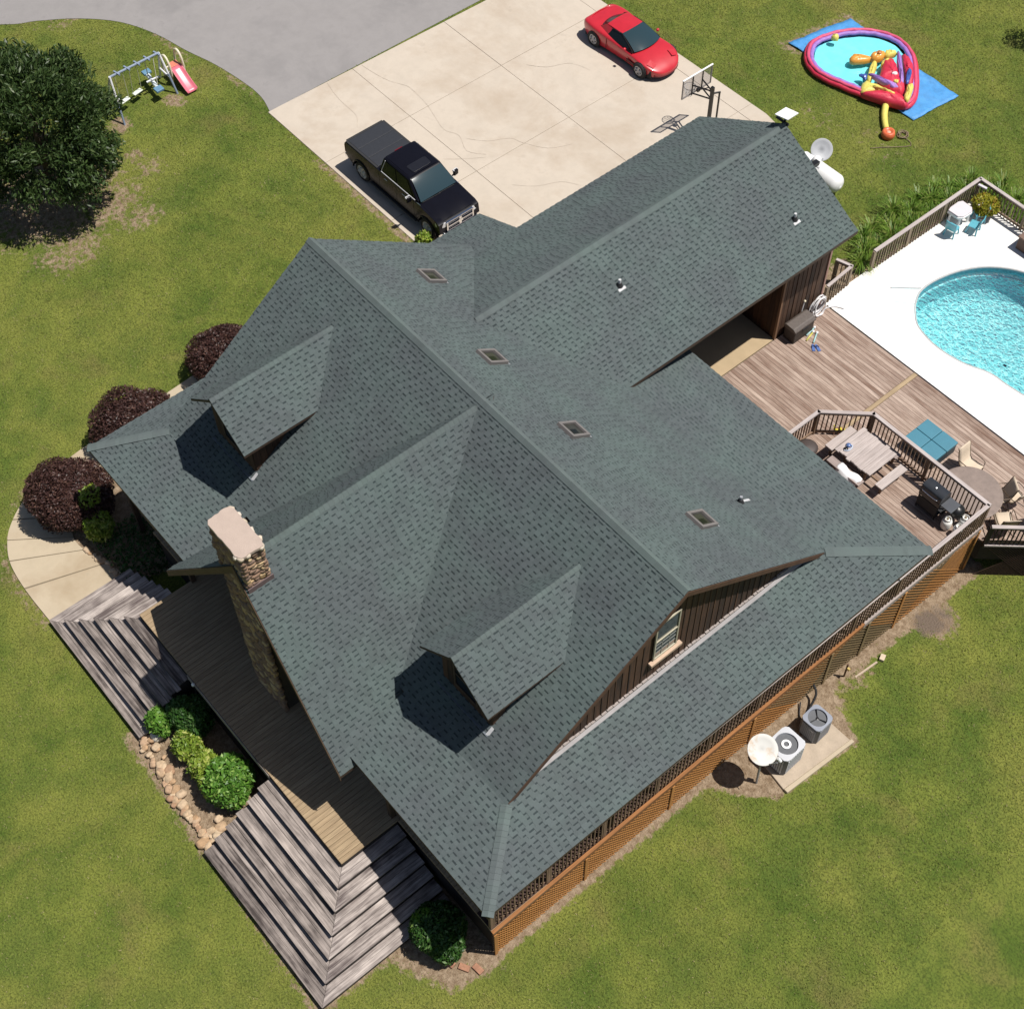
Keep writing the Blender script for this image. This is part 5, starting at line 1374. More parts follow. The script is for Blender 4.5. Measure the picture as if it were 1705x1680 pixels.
# pipes and oddments along the lattice
t = thing('line_set', 'black insulated pipes from the lattice to the grey air conditioner', 'pipe', (17.4, 11.3, -.2))
MB().path(spline([(17.2, 11.9, .25), (17.42, 11.8, .12), (17.55, 11.45, -.1), (17.72, 11.2, .1)], 5), .035, 7).build('pipe', RUBBER, t, smooth=True); MB().path(spline([(17.25, 11.4, -.1), (17.5, 11.1, -.14), (17.75, 10.95, .05)], 5), .02, 6).build('cable', BLACKM, t, smooth=True)
t = thing('standpipe', 'thin brown standpipe with a yellow tap at the foot of the lattice', 'pipe', (17.42, 13.05, -.35))
MB().tube((17.42, 13.05, -.4), (17.42, 13.05, .35), .028, 7).build('riser', mat('rust_pipe', (0.12, 0.06, 0.035), 0.7), t); MB().box(17.44, 17.52, 13.02, 13.08, .12, .20).build('tap', mat('brass2', (0.5, 0.38, 0.12), 0.4), t)
t = thing('board_offcut', 'pale board offcut lying by the lattice foot beyond the standpipe', 'board', (17.7, 13.8, -.35))
MB().obox((17.68, 13.7, H(17.7, 13.7) + .03), (.028, .42, .02), -.08).build('plank', mat('pale_board', (0.42, 0.33, 0.25), 0.8), t); MB().obox((17.72, 14.35, H(17.7, 14.3) + .06), (.07, .10, .05), .4).build('block', CONC, t)
for (x, y, lb) in ((17.62, 10.02, 'white ring-shaped pipe end behind the white air conditioner'), (17.42, 9.82, 'small white drain pipe stub by the lattice')):
    t = thing('pipe_stub', lb, 'pipe', (x, y, -.05)); MB().lathe([(.045, 0), (.07, 0), (.07, .22), (.045, .22)], (x, y, H(x, y) - .02), 14).build('pipe', CREAM, t, smooth=False)
for (x, y, a_, lb) in ((16.62, -.62, .2, 'loose red brick nearest the corner shrub'), (16.95, -.42, .5, 'loose red brick in the middle of the row by the deck corner'), (17.2, -.18, .1, 'loose red brick touching the deck corner post')):
    tag(MB().obox((0, 0, .035), (.14, .08, .04)).build('brick', mat('red_brick', (0.33, 0.17, 0.105), 0.95, 0.3, 12, bmp=.3), loc=(x, y, H(x, y)), bev=.008), lb, 'brick', 'loose bricks by the porch corner').rotation_euler = (0, 0, a_)
t = thing('path_light', 'small white globe lamp at the edge of the porch above the shrub bed', 'lamp', (6.78, -1.46, 1.2))
MB().tube((6.78, -1.46, 1.0), (6.78, -1.46, 1.62), .015).build('stem', BLACKM, t); MB().lathe([(0, 0), (.05, .02), (.05, .07), (0, .1)], (6.78, -1.46, 1.60), 10).build('globe', WHITE, t, smooth=True)

# stones edging the shrub bed
ED = stone_mat('edging_stone', [(0.46, 0.29, 0.16), (0.60, 0.46, 0.31), (0.38, 0.20, 0.11)])
EDP = [stone_mesh(.30, .24, .16, 60 + i, ED) for i in range(9)]
eg = thing('stone_edging', 'curving border of rounded tan stones round the front shrub bed', 'stone border', (8.2, -3.3, 0))
LN = spline([(6.42, -3.02), (6.75, -3.2), (7.5, -3.2), (8.07, -3.35), (8.66, -3.46), (9.23, -3.47), (9.79, -3.46), (10.15, -3.42)], 6)
tot = 0
for k in range(76):
    f = k / 75; p = at_(LN, f); wd = .26 if f < .55 or f > .9 else .10
    off = random.uniform(-wd, wd * .5) + .05
    s = random.uniform(.45, 1.05) * (.95 if f < .6 else .85)
    piece('stone', random.choice(EDP), eg, rel((p[0] + random.uniform(-.05, .05), p[1] + off, .06 + random.uniform(0, .04)), eg), (random.uniform(-.3, .3), random.uniform(-.3, .3), random.uniform(0, 6)), (s, s, s * .9))
for (x, y) in ((9.95, -3.0), (10.12, -2.85), (10.05, -3.15), (10.2, -3.2), (9.85, -3.25), (10.18, -3.55), (9.98, -3.6), (10.2, -2.6), (9.7, -2.9)):
    s = random.uniform(.8, 1.2); piece('stone', random.choice(EDP), eg, rel((x, y, .08), eg), (random.uniform(-.3, .3), random.uniform(-.3, .3), random.uniform(0, 6)), (s, s, s))
piece('stone', stone_mesh(.34, .32, .26, 99, stone_mat('white_stone', [(0.72, 0.68, 0.58), (0.74, 0.70, 0.6), (0.7, 0.66, 0.56)])), eg, rel((6.60, -2.85, .12), eg))
eg2 = thing('stone_edging', 'few pale stones at the end of the dark mulch bed beside the concrete walk', 'stone border', (0.6, -1.1, 0))
for k in range(9):
    s = random.uniform(.5, .8); piece('stone', random.choice(EDP), eg2, rel((0.0 + k * .16, -1.12 + random.uniform(-.08, .08) + k * .03, .05), eg2), (0, 0, random.uniform(0, 6)), (s, s, s))
# ------------------------------------------------------------------ vehicles
def paint(name, col, rough=.28, coat=.8, spec=.5):
    m = bpy.data.materials.new(name); nt, b, o = nodes_of(m); v, r = objpos(nt)
    n1 = noise(nt, v, 3.0, 3)
    c = mixrgb(nt, ramp(nt, n1, .3, .7), tuple(x * .92 for x in col), tuple(min(1, x * 1.06) for x in col)); nt.links.new(c, b.inputs['Base Color'])
    b.inputs['Specular IOR Level'].default_value = spec; b.inputs['Roughness'].default_value = rough; b.inputs['Coat Weight'].default_value = coat; b.inputs['Coat Roughness'].default_value = .05
    return m
BPAINT = paint('truck_black_paint', (0.006, 0.006, 0.010), .26, .05, .16)
RPAINT = paint('car_red_paint', (0.50, 0.018, 0.030), .35, .6)
HUBM = mat('wheel_alloy', (0.46, 0.46, 0.47), .4, .08, 8, metal=.25)
def wheel(par, x, y, z, r, w, side, spokes=5):
    """tyre, rim and spokes about the y axis; side is the outer direction"""
    M = Matrix.Rotation(-side * math.pi / 2, 3, 'X')
    ty = MB().lathe([(r * .66, -w / 2), (r * .9, -w / 2), (r, -w * .36), (r, w * .36), (r * .9, w / 2), (r * .66, w / 2)], (x, y, z), 26, M).build('wheel', RUBBER, par, local=True, smooth=False)
    MB().lathe([(0, -.02), (r * .62, -.02), (r * .62, w * .30), (r * .66, w * .44), (r * .60, w * .44), (r * .56, w * .22), (0, w * .18)], (x, y, z), 24, M).build('rim', mat('rim_dark', (.06, .06, .065), .5), ty, local=True)
    sp = MB()
    for k in range(spokes):
        a_ = 2 * math.pi * k / spokes + .3
        p = M @ Vector((0, 0, w * .36)); q_ = M @ Vector((r * .60 * math.cos(a_), r * .60 * math.sin(a_), w * .40))
        sp.tube(Vector((x, y, z)) + p, Vector((x, y, z)) + q_, r * .17, 6, r * .14)
    sp.lathe([(0, w * .30), (r * .2, w * .32), (r * .17, w * .46), (0, w * .47)], (x, y, z), 12, M)
    sp.lathe([(r * .54, w * .40), (r * .70, w * .40), (r * .70, w * .49), (r * .54, w * .49)], (x, y, z), 24, M)
    sp.build('spokes', HUBM, ty, local=True, smooth=False)
    return ty

tk = thing('pickup_truck', 'black four-door pickup truck with covered bed parked along the driveway edge', 'truck', (-4.78, 15.03, .885), 0.005)
ZT = 0.0
HW = .86
def arch(xc, r, z0):
    return [(xc + r * math.cos(t), z0 + r * math.sin(t)) for t in np.linspace(math.pi, 0, 9)]
wr = .385
# lower body in one length with wheel arches cut out
prof = [(-2.70, .62), (-2.72, 1.14), (-2.66, 1.19), (-.85, 1.21), (-.80, 1.21), (1.30, 1.18), (1.45, 1.165), (2.35, 1.06), (2.52, .98), (2.56, .62), (2.40, .40)]
low = [(2.33, .38)] + arch(1.84, .48, .38)[::-1] + [(1.3, .33), (-1.25, .33)] + arch(-1.83, .48, .38)[::-1] + [(-2.35, .42)]
MB().side(prof + low, -HW, HW).build('body', BPAINT, tk, local=True, bev=.055, seg=3)
MB().box(-2.3, 2.3, -.70, .70, .28, .9).build('underbody', BLACKM, tk, local=True)
# flared wheel lips
for xc in (1.84, -1.83):
    for s in (-1, 1):
        MB().path([(x, s * (HW + .005), z) for x, z in arch(xc, .47, .38)], .035, 6).build('wheel_lip', BPAINT, tk, local=True, smooth=True)
        wheel(tk, xc, s * (HW - .13), wr, wr, .25, s, 6)
# cab: tapered box
b0, b1 = -.80, 1.42; t0, t1 = -.66, .76
zb_, zt_ = 1.19, 1.74; bw_, tw_ = .83, .67
CABP = [(b0, -bw_, zb_), (b1, -bw_, zb_), (b1, bw_, zb_), (b0, bw_, zb_), (t0, -tw_, zt_), (t1, -tw_, zt_), (t1, tw_, zt_), (t0, tw_, zt_)]
cab = MB().hexa(CABP).build('cab', BPAINT, tk, local=True, bev=.07, seg=3)
rf = [[(x, y, zt_ + .012 + .028 * (1 - (y / .62) ** 2) - .01 * abs((x - .05) / .67) ** 2) for y in np.linspace(-.60, .60, 9)] for x in np.linspace(-.62, .72, 7)]
MB().grid(rf).build('roof_skin', BPAINT, tk, local=True, smooth=True)
def bil(P, u, v, off=0.0):
    P = [Vector(p) for p in P]; p = P[0].lerp(P[1], u).lerp(P[3].lerp(P[2], u), v)
    n = (P[1] - P[0]).cross(P[3] - P[0]).normalized(); return p + n * off
def pane(P, u0, u1, v0, v1, off, name, m, par, seg=6, bow=0.0, vb=0.0, nv_=2):
    rows = []
    for j in range(nv_ + 1):
        v = v0 + (v1 - v0) * j / nv_; r = []
        for i in range(seg + 1):
            u = u0 + (u1 - u0) * i / seg; r.append(bil(P, u, v, off + bow * (1 - (2 * u - 1) ** 2) + vb * (1 - (2 * v - 1) ** 2)))
        rows.append(r)
    mb = MB(); mb.grid(rows); return mb.build(name, m, par, local=True, smooth=True)
WS = bpy.data.materials.new('windscreen'); nt, b, o = nodes_of(WS)
b.inputs['Base Color'].default_value = (.022, .045, .055, 1); b.inputs['Roughness'].default_value = .085; b.inputs['Coat Weight'].default_value = .5; b.inputs['Coat Roughness'].default_value = .03; b.inputs['IOR'].default_value = 1.5
front = [CABP[1], CABP[2], CABP[6], CABP[5]]
frontP = [(b1 + .06, -bw_ + .02, zb_), (b1 + .06, bw_ - .02, zb_), (t1, tw_ - .02, zt_ + .01), (t1, -tw_ + .02, zt_ + .01)]
pane(frontP, .03, .97, .05, .93, .012, 'windscreen', WS, tk, 10, .035, .035, 8)
pane([CABP[3], CABP[0], CABP[4], CABP[7]], .1, .9, .2, .9, .012, 'rear_window', GLASSD, tk)
for s in (-1, 1):
    side = [CABP[0], CABP[1], CABP[5], CABP[4]] if s < 0 else [CABP[2], CABP[3], CABP[7], CABP[6]]
    U = (lambda u: u) if s < 0 else (lambda u: 1 - u)
    for (u0, u1) in ((.10, .46), (.50, .88)):
        a_, c_ = sorted((U(u0), U(u1))); pane(side, a_, c_, .10, .86, .012, 'side_window', GLASSD, tk)
    fr = MB()
    for (u0, v0, u1, v1) in ((.07, .06, .93, .06), (.07, .06, .10, .90)):
        fr.tube(bil(side, U(u0), v0, .014), bil(side, U(u1), v1, .014), .015, 5)
    fr.build('window_trim', mat('bright_trim', (.55, .55, .56), .3), tk, local=True)
    for xh in (-.36, .62): MB().box(xh - .085, xh + .085, s * (HW + .004) - .014, s * (HW + .004) + .014, 1.035, 1.065).build('door_handle', mat('bright_trim', (.55, .55, .56), .3), tk, local=True, bev=.008)
    for xd in (-.78, .20, 1.16): MB().box(xd - .006, xd + .006, s * (HW + .001) - .002, s * (HW + .001) + .002, .52, 1.17).build('door_gap', BLACKM, tk, local=True)
    mi = MB().obox((1.12, s * 1.02, 1.30), (.05, .10, .11), s * .15).build('wing_mirror', BPAINT, tk, local=True, bev=.03)
    MB().tube((1.12, s * .84, 1.20), (1.12, s * .96, 1.26), .03).build('mirror_arm', BLACK, mi, local=True)
    MB().obox((1.10, s * 1.02, 1.375), (.055, .10, .035), s * .15).build('mirror_cap', mat('bright_trim', (.55, .55, .56), .3), mi, local=True, bev=.02)
    MB().box(-1.25, 1.28, s * .88 - .05, s * .88 + .05, .33, .385).build('side_step', BLACKM, tk, local=True, bev=.015)
    hl = MB().hexa([(2.46, s * .60, .84), (2.575, s * .56, .82), (2.575 - .06, s * .855, .82), (2.34, s * .865, .84), (2.40, s * .60, .985), (2.545, s * .56, .985), (2.47, s * .85, .985), (2.30, s * .865, .985)] if s > 0 else
              [(2.34, -.865, .84), (2.515, -.855, .82), (2.575, -.56, .82), (2.46, -.60, .84), (2.30, -.865, .985), (2.47, -.85, .985), (2.545, -.56, .985), (2.40, -.60, .985)]).build('headlight', mat('headlight_lens', (.55, .55, .56), .08, .1, 20, coat=1), tk, local=True, bev=.015)
    MB().box(-2.735, -2.69, s * .84 - .03, s * .84 + .03, .75, 1.08).build('tail_light', mat('tail_red', (.22, .01, .01), .2), tk, local=True, bev=.01)
    MB().tube((1.30, s * .83, 1.185), (1.52, s * .82, 1.185), .018).build('fender_trim', CHROME, tk, local=True)
gr_ = MB()
gr_.box(2.53, 2.60, -.56, .56, .97, 1.01); gr_.box(2.54, 2.61, -.56, .56, .62, .66)
for zz in (.70, .745, .88, .92): gr_.box(2.55, 2.60, -.52, .52, zz, zz + .022)
gr_.box(2.54, 2.61, -.58, -.52, .62, 1.0); gr_.box(2.54, 2.61, .52, .58, .62, 1.0); gr_.box(2.55, 2.615, -.52, .52, .79, .84); gr_.box(2.55, 2.615, -.05, .05, .66, .98)
gr_.build('grille', CHROME, tk, local=True, bev=.012)
MB().box(2.50, 2.56, -.52, .52, .64, .98).build('grille_mesh', BLACKM, tk, local=True)
MB().hexa([(2.44, -.86, .42), (2.66, -.62, .42), (2.66, .62, .42), (2.44, .86, .42), (2.44, -.87, .60), (2.68, -.64, .60), (2.68, .64, .60), (2.44, .87, .60)]).build('front_bumper', CHROME, tk, local=True, bev=.03)
MB().box(-2.82, -2.62, -.84, .84, .45, .62).build('rear_bumper', CHROME, tk, local=True, bev=.03)
lid_m = mat('bed_cover_vinyl', (.022, .024, .030), .55, .15, 10)
for i, (x0, x1) in enumerate(((-2.60, -2.03), (-2.02, -1.45), (-1.44, -.90))):
    MB().box(x0, x1, -.76, .76, 1.195, 1.238).build('bed_cover_panel', lid_m, tk, local=True, bev=.012)
for s in (-1, 1): MB().box(-2.66, -.88, s * .80 - .045, s * .80 + .045, 1.19, 1.228).build('bed_rail', BLACKM, tk, local=True, bev=.012)
MB().box(-2.715, -2.62, -.78, .78, 1.17, 1.225).build('tailgate_cap', BLACKM, tk, local=True, bev=.012)
sr_ = MB(); sr_.prism([(.28, -.40), (.60, -.38), (.64, -.32), (.64, .32), (.60, .38), (.28, .40), (.24, .34), (.24, -.34)], zt_ + .0, zt_ + .046)
sr_.build('sunroof', mat('sunroof_glass', (.012, .012, .016), .3), tk, local=True, bev=.008)
MB().box(-.70, -.67, -.16, .16, 1.70, 1.722).build('third_brake_light', mat('brake_red', (.16, .008, .012), .3), tk, local=True)
hd = [[(x, y, zz + .035 * (1 - (y / .8) ** 2) + (.018 if abs(y) > .30 and abs(y) < .62 else 0)) for y in np.linspace(-.78, .78, 15)] for x, zz in ((1.44, 1.165), (1.65, 1.15), (1.95, 1.115), (2.25, 1.07), (2.46, 1.0))]
MB().grid(hd).build('hood', BPAINT, tk, local=True, smooth=True)
wp = MB(); wp.tube((1.46, -.70, 1.20), (1.50, .05, 1.215), .012); wp.tube((1.46, .0, 1.20), (1.48, .66, 1.21), .012)
wp.build('wiper', BLACKM, tk, local=True)
MB().obox((2.617, 0, .82), (.006, .09, .05)).build('emblem', CHROME, tk, local=True)

# red coupe
cr_ = thing('sports_car', 'red two-door sports coupe parked at the far right edge of the driveway', 'car', (-5.62, 26.12, .885), .012)
stn = [(-2.02, .46, .42, .50, .50, .32), (-1.98, .66, .58, .70, .71, .24), (-1.84, .78, .66, .79, .80, .20), (-1.45, .86, .70, .815, .83, .16), (-1.02, .87, .70, .80, .83, .14), (-.6, .835, .66, .76, .82, .14), (-.1, .80, .62, .70, .80, .14), (.4, .79, .60, .665, .78, .14),
       (.75, .80, .61, .655, .745, .14), (1.15, .835, .62, .65, .70, .14), (1.5, .82, .58, .60, .635, .16), (1.8, .70, .46, .50, .53, .18), (1.98, .50, .36, .40, .42, .20), (2.06, .24, .30, .32, .33, .22)]
rows = []
for (x, w, zm, zs, zc, zl) in stn:
    half = [(w * .90, zl), (w * .97, (zl + zm) / 2), (w, zm), (w * .94, zs), (w * .72, zs + (zc - zs) * .45 + (.012 if 1.0 < x < 1.75 else 0)), (w * .36, zc - .008), (0, zc)]
    rows.append([(x, -y, z) for y, z in half] + [(x, y, z) for y, z in half[-2::-1]])
mb = MB(); mb.grid(rows)
n_ = len(rows[0]); mb.f.append(tuple(range(n_ - 1, -1, -1))); mb.m.append(0); o_ = (len(rows) - 1) * n_; mb.f.append(tuple(range(o_, o_ + n_))); mb.m.append(0)
mb.build('body', RPAINT, cr_, local=True, smooth=True, sub=2)
MB().box(-1.8, 1.75, -.72, .72, .13, .45).build('underbody', BLACKM, cr_, local=True)
# greenhouse panels
G_ = {'rb': (-1.12, .50, .815), 'rt': (-.82, .52, 1.03), 'rm': (-.40, .535, 1.065), 'ft': (-.02, .52, 1.055), 'fb': (.80, .66, .745)}
def strip3(a, c, ka, kb, name, m, n=10, dome=.02, bowx=0.0, inset=1.0, vbow=0.0):
    rows = []
    for t in np.linspace(0, 1, 9):
        x = a[0] + (c[0] - a[0]) * t; w = (a[1] + (c[1] - a[1]) * t) * inset; z = a[2] + (c[2] - a[2]) * t + vbow * 4 * t * (1 - t)
        bx_ = ka + (kb - ka) * t
        rows.append([(x + bx_ * (1 - (y / max(w, .01)) ** 2), y, z + dome * (1 - (y / w) ** 2)) for y in np.linspace(-w, w, n)])
    mb = MB(); mb.grid(rows); return mb.build(name, m, cr_, local=True, smooth=True)
strip3(G_['rt'], G_['ft'], 0, .06, 'roof', RPAINT, dome=.04)
strip3(G_['ft'], G_['fb'], .06, .16, 'windscreen', WS, dome=.045, vbow=.035)
strip3(G_['rb'], G_['rt'], -.10, 0, 'rear_window', GLASSD, dome=.03)
for s in (-1, 1):
    P = [(.74, s * .73, .70), (-.62, s * .71, .74), (-.50, s * .545, 1.01), (-.02, s * .53, 1.04)]
    q_ = MB(); q_.add([P[0], P[1], P[2], P[3]], [(0, 1, 2, 3)]); q_.build('side_window', GLASSD, cr_, local=True)
    q_ = MB(); q_.add([P[1], (-1.15, s * .60, .80), (-.84, s * .525, 1.02), P[2]], [(0, 1, 2, 3)]); q_.build('quarter_panel', RPAINT, cr_, local=True)
    q_ = MB(); q_.tube((-.02, s * .525, 1.05), (.76, s * .70, .715), .022, 6); q_.build('windscreen_pillar', BLACK, cr_, local=True)
    q_ = MB(); q_.tube((-.52, s * .55, 1.02), (-.02, s * .53, 1.05), .016, 6); q_.build('roof_trim', BLACK, cr_, local=True)
    MB().lathe([(0, -.06), (.05, -.05), (.065, 0), (.05, .05), (0, .06)], (.46, s * .86, .79), 10, Matrix.Rotation(math.pi / 2, 3, 'X')).build('wing_mirror', RPAINT, cr_, local=True, smooth=True)
    for xc in (-1.20, 1.27):
        wheel(cr_, xc, s * .79, .30, .295, .20, s, 5)
        wa = MB(); wa.lathe([(0, 0), (.325, 0), (.325, .03), (0, .03)], (xc, s * (.845 if xc < 0 else .785), .295), 20, Matrix.Rotation(-s * math.pi / 2, 3, 'X')); wa.build('wheel_well', BLACKM, cr_, local=True)
    hl = MB(); hl.add([(1.42, s * .44, .672), (1.72, s * .40, .60), (1.76, s * .60, .55), (1.50, s * .70, .625)], [(0, 1, 2, 3)]); hl.build('headlight_cover', RPAINT, cr_, local=True)
    MB().box(.55, .95, s * .815 - .012, s * .815 + .012, .30, .42).build('side_vent', mat('dark_red', (.12, .01, .012)), cr_, local=True, bev=.008)
    MB().box(-.55, -.54, s * .83 - .01, s * .83 + .01, .22, .68).build('door_gap', mat('dark_red', (.12, .01, .012)), cr_, local=True)
    for dy in (.25, .50): MB().lathe([(0, 0), (.06, 0), (.06, .02), (0, .02)], (-2.0, s * dy, .56), 12, Matrix.Rotation(-math.pi / 2, 3, 'Y')).build('tail_light', mat('tail_red2', (.25, .01, .01), .2), cr_, local=True)
MB().path(spline([(-1.50, -.68, .78), (-1.68, -.60, .79), (-1.80, -.35, .80), (-1.83, 0, .805), (-1.80, .35, .80), (-1.68, .60, .79), (-1.50, .68, .78)], 5), .022, 6).build('spoiler_lip', RPAINT, cr_, local=True, smooth=True)
MB().path(spline([(1.83, -.62, .24), (2.0, -.38, .22), (2.06, 0, .215), (2.0, .38, .22), (1.83, .62, .24)], 5), .03, 6).build('air_dam', mat('dark_red', (.12, .01, .012)), cr_, local=True, smooth=True)

# ------------------------------------------------------------------ basketball hoop
bh = thing('basketball_hoop', 'black basketball hoop with clear white-topped backboard on a post by the driveway', 'basketball hoop', (-.38, 24.95, .87))
px_, py_ = -.38, 24.95
MB().box(px_ - .06, px_ + .06, py_ - .05, py_ + .05, .85, 3.05).build('post', BLACK, bh, bev=.008)
MB().tube((px_ + .10, py_ + .28, .85), (px_ + .10, py_ + .28, 2.75), .035, 8).tube((px_ + .0, py_ + .05, 2.75), (px_ + .12, py_ + .3, 2.75), .04, 6).build('strut', BLACK, bh)
bx_ = -1.12; y0, y1, z0, z1 = 24.22, 25.66, 2.42, 3.24
fr = MB()
fr.box(bx_ - .02, bx_ + .02, y0, y0 + .035, z0, z1 - .04); fr.box(bx_ - .02, bx_ + .02, y1 - .035, y1, z0, z1 - .04); fr.box(bx_ - .02, bx_ + .02, y0 + .036, y1 - .036, z0, z0 + .03)
fr.build('backboard_frame', mat('bb_grey', (.22, .2, .19), .5), bh)
MB().box(bx_ - .03, bx_ + .03, y0 - .01, y1 + .01, z1 - .04, z1).build('backboard_top', WHITE, bh, bev=.008)
cl = bpy.data.materials.new('clear_acrylic'); nt, b, o = nodes_of(cl)
tr_ = nt.nodes.new('ShaderNodeBsdfTransparent'); tr_.inputs[0].default_value = (.86, .86, .87, 1); mx = nt.nodes.new('ShaderNodeMixShader'); mx.inputs[0].default_value = .12
nt.links.new(tr_.outputs[0], mx.inputs[1]); nt.links.new(b.outputs[0], mx.inputs[2]); nt.links.new(mx.outputs[0], o.inputs[0]); b.inputs['Base Color'].default_value = (.5, .5, .5, 1); b.inputs['Roughness'].default_value = .1
MB().box(bx_ - .006, bx_ + .006, y0 + .036, y1 - .036, z0 + .031, z1 - .041).build('backboard_panel', cl, bh)
sq = MB()
for yy in (24.68, 25.16): sq.box(bx_ + .02, bx_ + .055, yy - .02, yy + .02, z0, z1 - .04)
for zz in (2.50, 2.84): sq.tube((bx_ + .04, 24.68, zz), (px_, py_, zz + .02), .028, 6); sq.tube((bx_ + .04, 25.16, zz), (px_, py_, zz + .02), .028, 6)
sq.tube((bx_ + .06, 24.92, 2.5), (px_ - .2, py_, 2.9), .02, 6); sq.build('support_arm', BLACK, bh)
MB().box(bx_ + .06, bx_ + .16, 24.86, 24.98, 2.5, 2.62).build('rim_bracket', BLACK, bh)
rc = (bx_ - .30, 24.92, 2.46)
MB().path([(rc[0] + .215 * math.cos(t), rc[1] + .215 * math.sin(t), rc[2]) for t in np.linspace(0, 2 * math.pi, 25)[:-1]], .012, 6, True).tube((bx_ - .02, 24.92, 2.45), (rc[0] + .2, 24.92, 2.46), .02).build('rim', mat('rim_grey', (.25, .22, .22), .4), bh, smooth=True)
nt_ = MB()
for k in range(10):
    for s in (1, -1):
        pts = []
        for j in range(4):
            a_ = 2 * math.pi * (k + s * j * .5) / 10; r_ = .21 - .035 * j; pts.append((rc[0] + r_ * math.cos(a_), rc[1] + r_ * math.sin(a_), rc[2] - .13 * j))
        nt_.path(pts, .007, 4)
nt_.build('net', WHITE, bh, kind='stuff')

# ------------------------------------------------------------------ swing set and slide
sw = thing('swing_set', 'metal swing set with blue-grey bar, white legs and hanging seats beside the tree', 'swing set', (-15.45, 10.6, .72))
BLUEG = mat('swing_blue_grey', (.22, .27, .36), .4, .1, 6); SWW = mat('swing_white', (.74, .74, .78), .4, .05)
zb0 = 2.42
MB().tube((-15.45, 9.60, zb0 - .05), (-15.40, 11.66, zb0), .045, 8).build('top_bar', BLUEG, sw)
for (yy, lab) in ((11.66, 1), (9.60, 0)):
    for (fx, m) in ((-14.89, BLUEG), (-16.1, SWW)):
        fy = yy + .12 if lab else yy - .15
        top = (-15.42, yy, zb0 - .02); mid = tuple(.5 * (a + c) for a, c in zip(top, (fx, fy, H(fx, fy))))
        MB().tube(top, mid, .042, 8).build('leg', SWW, sw); MB().tube(mid, (fx, fy, H(fx, fy) - .05), .042, 8).build('leg_foot', m, sw)
    MB().tube((-15.1, yy + .05, 1.5), (-15.75, yy + .05, 1.5), .03, 6).build('cross_brace', SWW, sw)
for k in range(5): MB().obox((-15.43, 9.9 + k * .42, zb0 - .01), (.16, .03, .03), .2).build('hanger', BLUEG, sw)
for (yy, nm) in ((9.95, 0), (10.55, 1)):
    se = MB().obox((-15.5 - .1 * nm, yy, 1.12), (.09, .20, .02), .2).build('swing_seat', mat('seat_pale', (.66, .70, .62), .6), sw, bev=.01)
    ch_ = MB()
    for s in (-1, 1): ch_.tube((-15.5 - .1 * nm, yy + s * .18, 1.13), (-15.43, yy + s * .16, zb0 - .05), .012, 5)
    ch_.build('chain', mat('chain_cream', (.60, .58, .45), .6), se)
gl = MB().tube((-16.0, 11.28, 1.25), (-15.15, 11.18, 1.22), .09, 8, .07).build('glider', mat('glider_pale', (.60, .66, .68), .5), sw)
MB().obox((-16.1, 11.3, 1.32), (.12, .16, .05)).build('glider_seat', mat('glider_blue', (.12, .24, .36), .5), gl, bev=.02); MB().obox((-15.05, 11.16, 1.26), (.14, .16, .05)).build('glider_seat', mat('glider_blue', (.12, .24, .36)), gl, bev=.02)
MB().obox((-15.55, 11.24, 1.36), (.03, .26, .02)).build('glider_handle', SWW, gl)
for yy, xx in ((11.05, -15.9), (11.4, -15.25)): MB().tube((xx, 11.24, 1.3), (-15.42, yy, zb0 - .03), .018, 5).build('glider_rod', mat('chain_cream', (.60, .58, .45)), gl)
sl_ = thing('toy_slide', 'pink and cream plastic toddler slide standing on the grass beside the swing set', 'slide', (-15.0, 12.2, .84))
PINK = mat('pink_plastic', (.62, .15, .20), .35, .06, 4)
rows = []
for t in np.linspace(0, 1, 9):
    x = -15.50 + 1.0 * t; z = .86 + .55 * (1 - t) ** 1.25 + .06
    rows.append([(x, 11.98, z + .09), (x, 12.01, z + .01), (x, 12.14, z), (x, 12.28, z), (x, 12.41, z + .01), (x, 12.44, z + .09)])
o_ = MB().grid(rows).build('chute', PINK, sl_, smooth=True); s_ = o_.modifiers.new('t', 'SOLIDIFY'); s_.thickness = .02
MB().box(-15.8, -15.5, 12.04, 12.42, 1.44, 1.50).build('platform', mat('slide_orange', (.60, .20, .13), .4), sl_, bev=.01)
for yy in (11.94, 12.48):
    MB().path(spline([(-15.35, yy, 1.2), (-15.40, yy, 1.75), (-15.62, yy, 2.0), (-15.9, yy, 1.75), (-16.0, yy, .86)], 5), .045, 7).build('handrail', CREAM, sl_, smooth=True)
    MB().box(-15.5, -15.36, yy - .02, yy + .02, .85, 1.4).build('side_leg', CREAM, sl_, bev=.01)
for zz in (1.05, 1.27): MB().tube((-15.9, 12.02, zz), (-15.9, 12.44, zz), .03, 6).build('step', CREAM, sl_)

# ------------------------------------------------------------------ inflatable paddling pool on a tarp
TZ = .87
tp_ = MB()
TP = [(-2.07, 30.93), (-1.54, 33.81), (4.13, 33.39), (3.93, 31.16)]
rows = []
for i in range(41):
    u = i / 40; r = []
    for j in range(25):
        v = j / 24
        a = np.array(TP[0]) * (1 - v) + np.array(TP[1]) * v; c = np.array(TP[3]) * (1 - v) + np.array(TP[2]) * v; p = a * (1 - u) + c * u
        r.append((p[0] + .02 * math.sin(9 * v), p[1] + .03 * math.sin(8 * u), TZ + .02 + .022 * math.sin(27 * u + 9 * v) * math.sin(19 * v + 5 * u) + .028 * random.random()))
    rows.append(r)
o_ = tp_.grid(rows).build('tarp', mat('tarp_blue', (.07, .28, .60), .45, .2, 5, bmp=.9), smooth=True)
s_ = o_.modifiers.new('t', 'SOLIDIFY'); s_.thickness = .01
